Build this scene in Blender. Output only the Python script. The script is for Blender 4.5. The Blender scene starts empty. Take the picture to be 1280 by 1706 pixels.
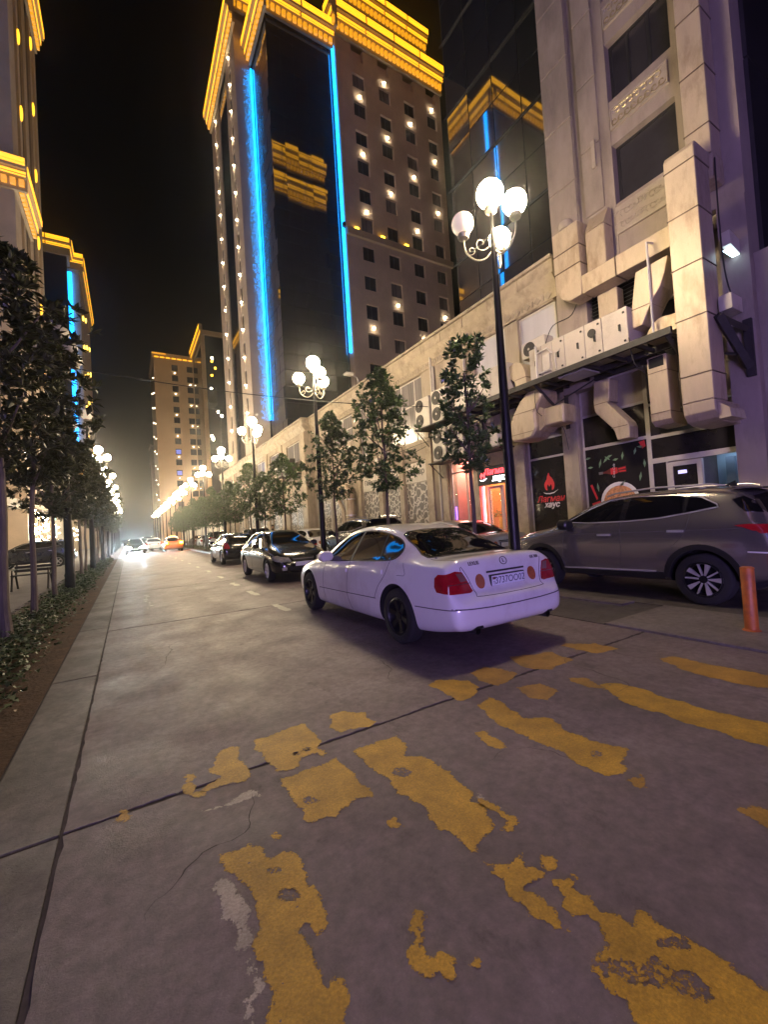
import bpy, bmesh, math, random
from math import pi, sin, cos, radians
from mathutils import Vector, Matrix
from mathutils.bvhtree import BVHTree
from mathutils.geometry import delaunay_2d_cdt

S = bpy.context.scene
C = S.collection

# ---------------------------------------------------------------- camera, sky, exposure
CH = 1.43
cam_d = bpy.data.cameras.new('camera')
cam = bpy.data.objects.new('camera', cam_d)
C.objects.link(cam)
S.camera = cam
cam_d.sensor_fit = 'VERTICAL'
cam_d.sensor_height = 36.0
cam_d.lens = 36.0 * 706.0 / 1706.0
cam_d.clip_start = 0.05
cam_d.clip_end = 3000.0
_p, _y, _r = radians(1.54), radians(31.27), radians(3.576)
_f = Vector((sin(_y) * cos(_p), cos(_y) * cos(_p), sin(_p)))
_rt = Vector((cos(_y), -sin(_y), 0.0))
_dn = _f.cross(_rt)
_rt2 = _rt * cos(_r) + _dn * sin(_r)
_dn2 = _dn * cos(_r) - _rt * sin(_r)
_m = Matrix((( _rt2.x, -_dn2.x, -_f.x, 0.0), (_rt2.y, -_dn2.y, -_f.y, 0.0), (_rt2.z, -_dn2.z, -_f.z, CH), (0, 0, 0, 1)))
cam.matrix_world = _m

W = bpy.data.worlds.new('World')
S.world = W
W.use_nodes = True
_n = W.node_tree.nodes
_bg = _n['Background']
_sky = _n.new('ShaderNodeTexSky')
_sky.sky_type = 'NISHITA'
_sky.sun_disc = False
_sky.sun_elevation = radians(-6.0)
_sky.sun_rotation = radians(200.0)
W.node_tree.links.new(_sky.outputs['Color'], _bg.inputs['Color'])
_bg.inputs['Strength'].default_value = 0.05

S.view_settings.view_transform = 'Standard'
S.view_settings.look = 'None'
S.view_settings.gamma = 1.0
S.view_settings.use_curve_mapping = False
S.view_settings.exposure = 0.0
S.render.engine = 'CYCLES'
S.cycles.use_denoising = True
S.cycles.max_bounces = 6
S.cycles.diffuse_bounces = 3
S.cycles.glossy_bounces = 3
S.cycles.transmission_bounces = 4
S.cycles.volume_bounces = 0
S.cycles.sample_clamp_indirect = 4.0
S.cycles.caustics_reflective = False
S.cycles.caustics_refractive = False
S.cycles.use_light_tree = True

LAMP = 215.0          # radiance of a lit street lamp globe
HAZE = 0.0011

def prj(x, y, z):
    d = Vector((x, y, z - CH))
    k = d.dot(_f)
    return (640 + 706 * d.dot(_rt2) / k, 853 + 706 * d.dot(_dn2) / k)

def ground_at(u, v):
    d = _f + _rt2 * ((u - 640) / 706.0) + _dn2 * ((v - 853) / 706.0)
    t = -CH / d.z
    return (d.x * t, d.y * t)

# ---------------------------------------------------------------- materials
def _nodes(name):
    m = bpy.data.materials.new(name)
    m.use_nodes = True
    nt = m.node_tree
    return m, nt, nt.nodes['Principled BSDF']

def mat(name, col, rough=0.6, metal=0.0, var=0.12, scale=3.0, bump=0.0, bscale=40.0, coat=0.0, grime=None, gscale=0.6, spec=0.5, stretch=None):
    m, nt, b = _nodes(name)
    N, L = nt.nodes, nt.links
    b.inputs['Roughness'].default_value = rough
    b.inputs['Metallic'].default_value = metal
    b.inputs['Coat Weight'].default_value = coat
    b.inputs['Coat Roughness'].default_value = 0.04
    b.inputs['Specular IOR Level'].default_value = spec
    tc = N.new('ShaderNodeTexCoord')
    src = tc.outputs['Object']
    if stretch:
        mp = N.new('ShaderNodeMapping')
        mp.inputs['Scale'].default_value = stretch
        L.new(src, mp.inputs['Vector'])
        src = mp.outputs['Vector']
    if var > 0:
        t = N.new('ShaderNodeTexNoise')
        t.inputs['Scale'].default_value = scale
        t.inputs['Detail'].default_value = 6
        t.inputs['Roughness'].default_value = 0.65
        L.new(src, t.inputs['Vector'])
        r = N.new('ShaderNodeValToRGB')
        r.color_ramp.elements[0].position = 0.3
        r.color_ramp.elements[1].position = 0.7
        r.color_ramp.elements[0].color = [c * (1 - var) for c in col] + [1]
        r.color_ramp.elements[1].color = [min(1, c * (1 + var)) for c in col] + [1]
        L.new(t.outputs['Fac'], r.inputs['Fac'])
        out = r.outputs['Color']
        if grime:
            g = N.new('ShaderNodeTexNoise')
            g.inputs['Scale'].default_value = gscale
            g.inputs['Detail'].default_value = 8
            g.inputs['Roughness'].default_value = 0.7
            L.new(src, g.inputs['Vector'])
            rr = N.new('ShaderNodeValToRGB')
            rr.color_ramp.elements[0].position = 0.48
            rr.color_ramp.elements[1].position = 0.68
            L.new(g.outputs['Fac'], rr.inputs['Fac'])
            mx = N.new('ShaderNodeMixRGB')
            mx.inputs['Color2'].default_value = (*grime, 1)
            L.new(rr.outputs['Color'], mx.inputs['Fac'])
            L.new(out, mx.inputs['Color1'])
            out = mx.outputs['Color']
        L.new(out, b.inputs['Base Color'])
    else:
        b.inputs['Base Color'].default_value = (*col, 1)
    if bump > 0:
        t2 = N.new('ShaderNodeTexNoise')
        t2.inputs['Scale'].default_value = bscale
        t2.inputs['Detail'].default_value = 5
        L.new(src, t2.inputs['Vector'])
        bp = N.new('ShaderNodeBump')
        bp.inputs['Strength'].default_value = bump
        bp.inputs['Distance'].default_value = 0.02
        L.new(t2.outputs['Fac'], bp.inputs['Height'])
        L.new(bp.outputs['Normal'], b.inputs['Normal'])
    return m

def emit(name, col, strength, base=(0.3, 0.3, 0.3)):
    m, nt, b = _nodes(name)
    b.inputs['Base Color'].default_value = (*base, 1)
    b.inputs['Emission Color'].default_value = (*col, 1)
    b.inputs['Emission Strength'].default_value = strength
    b.inputs['Roughness'].default_value = 0.4
    return m

def glass_clear(name, tint=(1, 1, 1)):
    m = bpy.data.materials.new(name)
    m.use_nodes = True
    nt = m.node_tree
    nt.nodes.clear()
    o = nt.nodes.new('ShaderNodeOutputMaterial')
    mx = nt.nodes.new('ShaderNodeMixShader')
    tr = nt.nodes.new('ShaderNodeBsdfTransparent')
    tr.inputs['Color'].default_value = (*tint, 1)
    gl = nt.nodes.new('ShaderNodeBsdfGlossy')
    gl.inputs['Roughness'].default_value = 0.02
    lw = nt.nodes.new('ShaderNodeLayerWeight'); lw.inputs['Blend'].default_value = 0.5
    pw = nt.nodes.new('ShaderNodeMath'); pw.operation = 'POWER'; pw.inputs[1].default_value = 4.0
    nt.links.new(lw.outputs['Facing'], pw.inputs[0])
    ad = nt.nodes.new('ShaderNodeMath'); ad.operation = 'MULTIPLY_ADD'; ad.inputs[1].default_value = 0.6; ad.inputs[2].default_value = 0.04
    nt.links.new(pw.outputs[0], ad.inputs[0]); nt.links.new(ad.outputs[0], mx.inputs[0])
    nt.links.new(tr.outputs[0], mx.inputs[1])
    nt.links.new(gl.outputs[0], mx.inputs[2])
    nt.links.new(mx.outputs[0], o.inputs[0])
    return m

def road_mat(name, col, dark):
    """concrete carriageway: mottled, tyre-darkened, with fine aggregate relief and a slight polish"""
    m, nt, b = _nodes(name)
    N, L = nt.nodes, nt.links
    geo = N.new('ShaderNodeNewGeometry')
    def noise(sc, det, ro, st=None):
        t = N.new('ShaderNodeTexNoise')
        t.inputs['Scale'].default_value = sc
        t.inputs['Detail'].default_value = det
        t.inputs['Roughness'].default_value = ro
        if st:
            mp = N.new('ShaderNodeMapping')
            mp.inputs['Scale'].default_value = st
            L.new(geo.outputs['Position'], mp.inputs['Vector'])
            L.new(mp.outputs['Vector'], t.inputs['Vector'])
        else:
            L.new(geo.outputs['Position'], t.inputs['Vector'])
        return t
    def ramp(t, a, bb, ca, cb):
        r = N.new('ShaderNodeValToRGB')
        r.color_ramp.elements[0].position = a
        r.color_ramp.elements[1].position = bb
        r.color_ramp.elements[0].color = (*ca, 1)
        r.color_ramp.elements[1].color = (*cb, 1)
        L.new(t.outputs['Fac'], r.inputs['Fac'])
        return r
    a = ramp(noise(0.9, 9, 0.68), 0.32, 0.7, dark, col)
    f = ramp(noise(14, 8, 0.75), 0.3, 0.72, (0.62, 0.61, 0.61), (1.3, 1.28, 1.26))
    mul = N.new('ShaderNodeMixRGB'); mul.blend_type = 'MULTIPLY'; mul.inputs[0].default_value = 1
    L.new(a.outputs[0], mul.inputs[1]); L.new(f.outputs[0], mul.inputs[2])
    s = ramp(noise(2.3, 10, 0.8, (1.0, 0.55, 1)), 0.57, 0.66, (1, 1, 1), (0.62, 0.6, 0.6))
    mul2 = N.new('ShaderNodeMixRGB'); mul2.blend_type = 'MULTIPLY'; mul2.inputs[0].default_value = 1
    L.new(mul.outputs[0], mul2.inputs[1]); L.new(s.outputs[0], mul2.inputs[2])
    sp = ramp(noise(170, 3, 0.6), 0.66, 0.72, (1, 1, 1), (1.6, 1.55, 1.5))
    mul3 = N.new('ShaderNodeMixRGB'); mul3.blend_type = 'MULTIPLY'; mul3.inputs[0].default_value = 1
    L.new(mul2.outputs[0], mul3.inputs[1]); L.new(sp.outputs[0], mul3.inputs[2])
    L.new(mul3.outputs[0], b.inputs['Base Color'])
    rr = ramp(noise(1.7, 7, 0.7), 0.3, 0.7, (0.42, 0.42, 0.42), (0.72, 0.72, 0.72))
    L.new(rr.outputs[0], b.inputs['Roughness'])
    bp = N.new('ShaderNodeBump'); bp.inputs['Strength'].default_value = 0.6; bp.inputs['Distance'].default_value = 0.012
    L.new(noise(75, 10, 0.75).outputs['Fac'], bp.inputs['Height'])
    bp2 = N.new('ShaderNodeBump'); bp2.inputs['Strength'].default_value = 0.08; bp2.inputs['Distance'].default_value = 0.05
    L.new(noise(5, 6, 0.6).outputs['Fac'], bp2.inputs['Height'])
    L.new(bp.outputs[0], bp2.inputs['Normal'])
    L.new(bp2.outputs[0], b.inputs['Normal'])
    return m

def paint_mat(name, col, bias, sat=1.0):
    """road paint worn through in flakes: it dissolves in grain towards its broken edge (attribute 'inset') and in bare spots"""
    m, nt, b = _nodes(name)
    N, L = nt.nodes, nt.links
    geo = N.new('ShaderNodeNewGeometry')
    def noise(sc, det, ro):
        t = N.new('ShaderNodeTexNoise'); t.inputs['Scale'].default_value = sc; t.inputs['Detail'].default_value = det; t.inputs['Roughness'].default_value = ro
        L.new(geo.outputs['Position'], t.inputs['Vector']); return t.outputs['Fac']
    def math_(op, a, b_, c=None):
        q = N.new('ShaderNodeMath'); q.operation = op
        for i, v in enumerate((a, b_, c)):
            if v is None: continue
            if isinstance(v, (int, float)): q.inputs[i].default_value = v
            else: L.new(v, q.inputs[i])
        return q.outputs[0]
    at = N.new('ShaderNodeAttribute'); at.attribute_name = 'inset'
    k = math_('MULTIPLY_ADD', at.outputs['Fac'], 0.85, bias)
    k = math_('MULTIPLY_ADD', noise(48, 9, 0.8), 2.3, k)
    k = math_('MULTIPLY_ADD', noise(7, 6, 0.65), 1.0, k)
    r = N.new('ShaderNodeValToRGB'); r.color_ramp.elements[0].position = 0.46; r.color_ramp.elements[1].position = 0.54
    L.new(math_('SUBTRACT', k, 1.27), r.inputs['Fac'])
    t2 = N.new('ShaderNodeValToRGB'); t2.color_ramp.elements[0].position = 0.3; t2.color_ramp.elements[1].position = 0.72
    t2.color_ramp.elements[0].color = (*[c * 0.55 for c in col], 1); t2.color_ramp.elements[1].color = (*[min(1, c * 1.12) for c in col], 1)
    L.new(noise(4, 9, 0.7), t2.inputs['Fac'])
    g = N.new('ShaderNodeValToRGB'); g.color_ramp.elements[0].position = 0.35; g.color_ramp.elements[1].position = 0.65
    g.color_ramp.elements[0].color = (0.7, 0.68, 0.66, 1); g.color_ramp.elements[1].color = (1.1, 1.1, 1.1, 1)
    L.new(noise(90, 6, 0.75), g.inputs['Fac'])
    mx = N.new('ShaderNodeMixRGB'); mx.blend_type = 'MULTIPLY'; mx.inputs[0].default_value = 1
    L.new(t2.outputs[0], mx.inputs[1]); L.new(g.outputs[0], mx.inputs[2])
    L.new(mx.outputs[0], b.inputs['Base Color'])
    b.inputs['Roughness'].default_value = 0.55
    bp = N.new('ShaderNodeBump'); bp.inputs['Strength'].default_value = 0.45; bp.inputs['Distance'].default_value = 0.012
    L.new(noise(75, 10, 0.75), bp.inputs['Height']); L.new(bp.outputs[0], b.inputs['Normal'])
    L.new(r.outputs['Color'], b.inputs['Alpha'])
    return m

M = {}
M['road'] = road_mat('road_concrete', (0.265, 0.205, 0.218), (0.14, 0.108, 0.118))
M['kerb'] = road_mat('kerb_concrete', (0.235, 0.20, 0.19), (0.09, 0.075, 0.075))
M['apron'] = road_mat('apron_concrete', (0.24, 0.21, 0.20), (0.15, 0.13, 0.13))
M['bed'] = mat('joint_filler', (0.062, 0.05, 0.05), 0.9, var=0.5, scale=9)
M['yellow'] = paint_mat('road_paint_yellow', (0.74, 0.43, 0.035), 0.03)
M['yellow_worn'] = paint_mat('road_paint_worn', (0.58, 0.32, 0.045), -0.30)
M['chalk'] = paint_mat('road_paint_pale', (0.60, 0.52, 0.45), -0.30)
M['white_line'] = paint_mat('road_paint_white', (0.62, 0.58, 0.52), 0.05)
M['soil'] = mat('soil', (0.09, 0.05, 0.028), 0.95, var=0.4, scale=6, bump=0.8, bscale=25)
M['ground'] = mat('ground_dust', (0.10, 0.085, 0.075), 0.95, var=0.3)
M['paving'] = mat('paving_stone', (0.26, 0.24, 0.225), 0.7, var=0.2, scale=2, bump=0.2)
M['stone'] = mat('podium_stone', (0.37, 0.31, 0.235), 0.75, var=0.16, scale=1.6, bump=0.25, bscale=18, grime=(0.19, 0.15, 0.11), gscale=1.5, stretch=(1, 1, 0.3))
M['stone_trim'] = mat('podium_stone_trim', (0.42, 0.345, 0.25), 0.7, var=0.14, scale=2.5, bump=0.2, bscale=20, grime=(0.24, 0.19, 0.135), gscale=1.8)
M['grey_stone'] = mat('tower_stone', (0.30, 0.245, 0.21), 0.75, var=0.16, scale=1.3, bump=0.3, bscale=14, grime=(0.19, 0.155, 0.135), gscale=0.9, stretch=(1, 1, 0.35))
M['relief'] = mat('relief_plaster', (0.36, 0.305, 0.25), 0.42, var=0.12, scale=6)
M['gilt'] = mat('relief_gloss', (0.75, 0.62, 0.38), 0.22, metal=0.7, var=0.1)
M['hotel'] = mat('hotel_plaster', (0.62, 0.50, 0.40), 0.8, var=0.1, scale=0.5, bump=0.15, bscale=6, grime=(0.52, 0.42, 0.33), gscale=0.2)
M['hotel_trim'] = mat('hotel_trim', (0.5, 0.4, 0.28), 0.7, var=0.1, scale=0.8)
M['hotel_far'] = mat('far_hotel_plaster', (0.62, 0.46, 0.30), 0.8, var=0.08, scale=0.3)
M['dark_wall'] = mat('dark_wall', (0.05, 0.045, 0.045), 0.6, var=0.2, scale=0.6)
M['win_glass'] = mat('window_glass', (0.035, 0.033, 0.038), 0.08, var=0.35, scale=0.7, spec=0.6)
M['tower_glass'] = mat('curtain_wall_glass', (0.014, 0.017, 0.03), 0.03, var=0.3, scale=0.4)
M['tower_glass'].node_tree.nodes['Principled BSDF'].inputs['IOR'].default_value = 2.7
M['mullion'] = mat('mullion_metal', (0.05, 0.05, 0.055), 0.4, metal=0.6, var=0.1)
M['pale_pane'] = mat('curtained_pane', (0.20, 0.185, 0.18), 0.2, var=0.45, scale=1.6, stretch=(1, 7, 0.15), coat=0.25)
M['bright_pane'] = mat('blind_pane', (0.52, 0.51, 0.54), 0.25, var=0.08, scale=1.0, stretch=(1, 2, 0.2), coat=0.25)
M['black_glass'] = mat('black_film_glass', (0.022, 0.019, 0.019), 0.22, var=0.25, scale=1.5, coat=0.3)
M['white_frame'] = mat('white_frame', (0.50, 0.46, 0.41), 0.5, var=0.1, scale=5)
M['duct'] = mat('galvanised_duct', (0.49, 0.40, 0.295), 0.5, metal=0.25, var=0.12, scale=2.5, bump=0.12, bscale=6, grime=(0.31, 0.23, 0.155), gscale=2.2, stretch=(1, 1, 0.35))
M['duct_joint'] = mat('duct_flange', (0.16, 0.12, 0.09), 0.55, metal=0.3, var=0.2)
M['ahu'] = mat('unit_casing', (0.47, 0.42, 0.365), 0.45, var=0.07, scale=3, grime=(0.32, 0.275, 0.225), gscale=1.5)
M['steel'] = mat('dark_steel', (0.028, 0.025, 0.026), 0.6, var=0.3, scale=6)
M['ac_white'] = mat('condenser_white', (0.50, 0.46, 0.41), 0.5, var=0.1, scale=4)
M['ac_dark'] = mat('condenser_grille', (0.05, 0.045, 0.04), 0.5, var=0.2)
M['lattice_white'] = mat('panel_white', (0.56, 0.51, 0.43), 0.5, var=0.08, scale=3)
M['lattice_dark'] = mat('panel_cutout', (0.16, 0.14, 0.115), 0.5, var=0.25, scale=8)
M['lettering'] = mat('lettering_grey', (0.15, 0.14, 0.13), 0.5, var=0.1)
M['sign_black'] = mat('signboard_black', (0.02, 0.016, 0.02), 0.35, var=0.15)
M['print_red'] = mat('print_red', (0.75, 0.05, 0.055), 0.4, var=0.15, scale=8)
M['print_white'] = mat('print_white', (0.82, 0.8, 0.77), 0.4, var=0.08)
M['print_green'] = mat('print_green', (0.2, 0.34, 0.19), 0.4, var=0.3)
M['print_food'] = mat('print_food', (0.6, 0.27, 0.12), 0.4, var=0.55, scale=22)
M['print_noodle'] = mat('print_noodle', (0.66, 0.47, 0.27), 0.4, var=0.3, scale=15)
M['pole'] = mat('lamp_iron', (0.018, 0.016, 0.018), 0.42, metal=0.4, var=0.25, scale=6)
M['bracket_iron'] = mat('lamp_arm_iron', (0.30, 0.27, 0.22), 0.4, metal=0.5, var=0.15)
def globe_mat(name, col, st):
    m, nt, b = _nodes(name)
    N, L = nt.nodes, nt.links
    b.inputs['Base Color'].default_value = (0.7, 0.66, 0.58, 1)
    b.inputs['Roughness'].default_value = 0.25
    tc = N.new('ShaderNodeTexCoord'); t = N.new('ShaderNodeTexNoise')
    t.inputs['Scale'].default_value = 5; L.new(tc.outputs['Object'], t.inputs['Vector'])
    r = N.new('ShaderNodeValToRGB')
    r.color_ramp.elements[0].color = (*[c * 0.8 for c in col], 1); r.color_ramp.elements[1].color = (*col, 1)
    L.new(t.outputs['Fac'], r.inputs['Fac']); L.new(r.outputs[0], b.inputs['Emission Color'])
    b.inputs['Emission Strength'].default_value = st
    return m
LAMPCOL = (1.0, 0.79, 0.50)
M['globe_on'] = globe_mat('globe_lit', LAMPCOL, LAMP)
M['globe_dim'] = globe_mat('globe_dim', (1.0, 0.75, 0.52), 0.55)
M['globe_off'] = globe_mat('globe_unlit', (1, 0.9, 0.8), 0.0)
M['yellow_led'] = emit('cornice_led', (1.0, 0.44, 0.01), 2.1)
M['yellow_glow_soft'] = emit('cornice_glow_soft', (1.0, 0.40, 0.008), 1.0)
M['yellow_lamp'] = emit('facade_uplight', (1.0, 0.55, 0.03), 9.0)
M['blue_led'] = emit('blue_led', (0.003, 0.30, 1.0), 7.0)
M['violet_fill'] = emit('violet_fill_panel', (0.50, 0.36, 1.0), 62.0)  # added violet fill for the cars, its source unseen
M['violet_soft'] = emit('violet_led_soft', (0.1, 0.15, 1.0), 5.0)
M['star'] = emit('wall_lamp_warm', (1.0, 0.80, 0.52), 140.0)
M['star_far'] = emit('wall_lamp_far', (1.0, 0.82, 0.55), 60.0)
M['car_white'] = mat('car_paint_white', (0.78, 0.77, 0.76), 0.3, var=0.03, scale=1.5, coat=0.9, grime=(0.62, 0.58, 0.55), gscale=1.1)
M['car_grey'] = mat('car_paint_grey', (0.34, 0.315, 0.30), 0.22, metal=0.8, var=0.04, coat=1.0)
M['car_black'] = mat('car_paint_black', (0.012, 0.012, 0.014), 0.22, var=0.1, coat=1.0)
M['car_silver'] = mat('car_paint_silver', (0.42, 0.40, 0.38), 0.3, metal=0.6, var=0.04, coat=1.0)
M['car_navy'] = mat('car_paint_navy', (0.03, 0.035, 0.055), 0.25, metal=0.3, var=0.08, coat=1.0)
M['car_taxi'] = mat('car_paint_orange', (0.75, 0.22, 0.02), 0.3, var=0.05, coat=1.0)
M['car_glass'] = mat('car_glass', (0.006, 0.006, 0.007), 0.03, var=0.3, scale=3, spec=0.45)
M['tyre'] = mat('tyre_rubber', (0.016, 0.015, 0.016), 0.85, var=0.2, bump=0.3)
M['rim_black'] = mat('rim_black', (0.02, 0.02, 0.023), 0.35, metal=0.5, var=0.1)
M['rim_silver'] = mat('rim_silver', (0.66, 0.64, 0.63), 0.3, metal=0.4, var=0.05)
M['cavity'] = mat('underbody_black', (0.008, 0.008, 0.009), 0.9, var=0.1)
M['trim_black'] = mat('trim_black', (0.014, 0.014, 0.015), 0.4, var=0.15)
M['shut'] = mat('shut_line', (0.06, 0.055, 0.06), 0.8, var=0.0)
M['chrome'] = mat('chrome_trim', (0.72, 0.70, 0.69), 0.2, metal=0.6, var=0.05)
M['red_lens'] = mat('lens_red', (0.34, 0.012, 0.018), 0.1, var=0.2, scale=14, coat=1.0)
M['smoke_lens'] = mat('lens_smoked', (0.2, 0.09, 0.075), 0.12, var=0.2, coat=1.0)
M['amber_lens'] = mat('lens_amber', (0.36, 0.10, 0.035), 0.15, var=0.2, scale=14, coat=1.0)
M['clear_lens'] = mat('lens_clear', (0.55, 0.55, 0.52), 0.1, metal=0.5, var=0.35, scale=18, coat=1.0)
M['plate'] = mat('plate_white', (0.74, 0.76, 0.82), 0.4, var=0.03)
M['plate_ink'] = mat('plate_ink', (0.05, 0.06, 0.12), 0.5, var=0.0)
M['bollard'] = mat('bollard_orange', (0.52, 0.14, 0.02), 0.5, var=0.2, scale=7, grime=(0.28, 0.08, 0.04), gscale=4)
def leaf_mat(name, a, b2, rough=0.3):
    m, nt, b = _nodes(name)
    N, L = nt.nodes, nt.links
    g = N.new('ShaderNodeNewGeometry')
    r = N.new('ShaderNodeValToRGB')
    r.color_ramp.elements[0].color = (*a, 1); r.color_ramp.elements[1].color = (*b2, 1)
    L.new(g.outputs['Random Per Island'], r.inputs['Fac'])
    L.new(r.outputs[0], b.inputs['Base Color'])
    b.inputs['Roughness'].default_value = rough
    b.inputs['Transmission Weight'].default_value = 0.0
    return m
M['leaf'] = leaf_mat('magnolia_leaf', (0.028, 0.06, 0.018), (0.115, 0.185, 0.06), 0.28)
M['leaf_dark'] = leaf_mat('dark_leaf', (0.03, 0.042, 0.018), (0.10, 0.105, 0.045), 0.38)
M['weed'] = leaf_mat('groundcover_leaf', (0.035, 0.07, 0.02), (0.09, 0.13, 0.045), 0.5)
M['bark'] = mat('bark', (0.13, 0.10, 0.085), 0.9, var=0.3, scale=12, bump=0.5, stretch=(1, 1, 0.2))
M['bark_pale'] = mat('bark_pale', (0.2, 0.165, 0.15), 0.9, var=0.3, scale=12, bump=0.5, stretch=(1, 1, 0.2))
M['cable'] = mat('cable_black', (0.03, 0.028, 0.028), 0.6, var=0.1)
M['skin'] = mat('skin', (0.42, 0.25, 0.18), 0.6, var=0.06)
M['cloth_dark'] = mat('clothing_dark', (0.025, 0.025, 0.03), 0.9, var=0.3)
M['cloth_pink'] = mat('clothing_pink', (0.42, 0.2, 0.2), 0.9, var=0.2)
M['hair'] = mat('hair_dark', (0.015, 0.01, 0.008), 0.5, var=0.2)

# ---------------------------------------------------------------- mesh builder
def wpos(o):
    p = Vector((0, 0, 0))
    while o is not None:
        p += o.location
        o = o.parent
    return p

class MB:
    def __init__(s):
        s.v = []; s.f = []; s.mi = []; s.cur = 0
    def mat(s, i): s.cur = i; return s
    def add(s, vs, fs):
        k = len(s.v)
        s.v.extend([tuple(a) for a in vs])
        for f in fs:
            s.f.append([k + i for i in f]); s.mi.append(s.cur)
    def quad(s, a, b, c, d): s.add([a, b, c, d], [(0, 1, 2, 3)])
    def box(s, x0, x1, y0, y1, z0, z1):
        s.add([(x0, y0, z0), (x1, y0, z0), (x1, y1, z0), (x0, y1, z0), (x0, y0, z1), (x1, y0, z1), (x1, y1, z1), (x0, y1, z1)],
              [(0, 3, 2, 1), (4, 5, 6, 7), (0, 1, 5, 4), (1, 2, 6, 5), (2, 3, 7, 6), (3, 0, 4, 7)])
        return s
    def prism(s, poly, axis, a, b):
        """polygon extruded along axis: 'x' takes (y,z), 'y' takes (x,z), 'z' takes (x,y)"""
        def P(p, t):
            return (t, p[0], p[1]) if axis == 'x' else ((p[0], t, p[1]) if axis == 'y' else (p[0], p[1], t))
        n = len(poly)
        vs = [P(p, a) for p in poly] + [P(p, b) for p in poly]
        fs = [tuple(range(n)), tuple(range(2 * n - 1, n - 1, -1))]
        fs += [(i, i + n, (i + 1) % n + n, (i + 1) % n) for i in range(n)]
        s.add(vs, fs)
        return s
    def tube(s, pts, r, n=8, caps=True):
        pts = [Vector(p) for p in pts]
        rs = r if isinstance(r, (list, tuple)) else [r] * len(pts)
        rings = []
        up = None
        for i, p in enumerate(pts):
            d = (pts[min(i + 1, len(pts) - 1)] - pts[max(i - 1, 0)]).normalized()
            if up is None:
                up = Vector((0, 0, 1)) if abs(d.z) < 0.9 else Vector((1, 0, 0))
            x = d.cross(up)
            if x.length < 1e-6: x = d.cross(Vector((0, 1, 0.3)))
            x.normalize()
            yv = x.cross(d).normalized()
            up = yv
            rings.append([p + (x * cos(2 * pi * k / n) + yv * sin(2 * pi * k / n)) * rs[i] for k in range(n)])
        vs = [q for rg in rings for q in rg]
        fs = []
        for i in range(len(pts) - 1):
            for k in range(n):
                k2 = (k + 1) % n
                fs.append((i * n + k, i * n + k2, (i + 1) * n + k2, (i + 1) * n + k))
        if caps:
            fs.append(tuple(range(n - 1, -1, -1)))
            fs.append(tuple((len(pts) - 1) * n + k for k in range(n)))
        s.add(vs, fs)
        return s
    def lathe(s, prof, c=(0, 0, 0), n=16, axis='z'):
        vs = []; fs = []
        for (r, h) in prof:
            for k in range(n):
                a = 2 * pi * k / n
                p = (r * cos(a), r * sin(a), h)
                if axis == 'x': p = (h, r * cos(a), r * sin(a))
                if axis == 'y': p = (r * cos(a), h, r * sin(a))
                vs.append((p[0] + c[0], p[1] + c[1], p[2] + c[2]))
        for i in range(len(prof) - 1):
            for k in range(n):
                k2 = (k + 1) % n
                fs.append((i * n + k, i * n + k2, (i + 1) * n + k2, (i + 1) * n + k))
        fs.append(tuple(range(n - 1, -1, -1)))
        fs.append(tuple((len(prof) - 1) * n + k for k in range(n)))
        s.add(vs, fs)
        return s
    def ball(s, c, r, n=12, m=8, sq=(1, 1, 1)):
        prof = [(max(1e-4, r * sin(pi * i / m)), -r * cos(pi * i / m)) for i in range(m + 1)]
        k0 = len(s.v)
        s.lathe(prof, (0, 0, 0), n)
        for i in range(k0, len(s.v)):
            q = s.v[i]
            s.v[i] = (q[0] * sq[0] + c[0], q[1] * sq[1] + c[1], q[2] * sq[2] + c[2])
        return s
    def build(s, name, mats, parent=None, smooth=False, bevel=0.0, angle=40, origin=None):
        me = bpy.data.meshes.new(name)
        off = wpos(parent) if parent is not None else Vector((0, 0, 0))
        o = bpy.data.objects.new(name, me)
        loc = Vector((0, 0, 0))
        if parent is None:
            if origin is None:
                xs = [q[0] for q in s.v]; ys = [q[1] for q in s.v]; zs = [q[2] for q in s.v]
                loc = Vector(((min(xs) + max(xs)) / 2, (min(ys) + max(ys)) / 2, min(zs)))
            else:
                loc = Vector(origin)
            off = loc
        me.from_pydata([(q[0] - off.x, q[1] - off.y, q[2] - off.z) for q in s.v], [], s.f)
        if not isinstance(mats, (list, tuple)): mats = [mats]
        for m_ in mats: me.materials.append(m_)
        if len(mats) > 1: me.polygons.foreach_set('material_index', s.mi)
        bm = bmesh.new(); bm.from_mesh(me)
        if bevel > 0:
            bmesh.ops.remove_doubles(bm, verts=bm.verts, dist=1e-5)
            es = [e for e in bm.edges if len(e.link_faces) == 2 and e.calc_face_angle(0) > 0.5]
            bmesh.ops.bevel(bm, geom=es, offset=bevel, segments=1, affect='EDGES', clamp_overlap=True)
        bmesh.ops.recalc_face_normals(bm, faces=bm.faces)
        bm.to_mesh(me); bm.free()
        if smooth:
            me.polygons.foreach_set('use_smooth', [True] * len(me.polygons))
            me.set_sharp_from_angle(angle=radians(angle))
        me.update()
        C.objects.link(o)
        o.location = loc
        if parent is not None: o.parent = parent
        return o

def tag(o, label=None, cat=None, group=None, kind=None):
    if label: o['label'] = label
    if cat: o['category'] = cat
    if group: o['group'] = group
    if kind: o['kind'] = kind
    return o

def thing(name, loc, label, cat, group=None):
    o = bpy.data.objects.new(name, None)
    o.empty_display_size = 0.2
    C.objects.link(o)
    o.location = loc
    return tag(o, label, cat, group)

def struct(o): o['kind'] = 'structure'; return o

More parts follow.
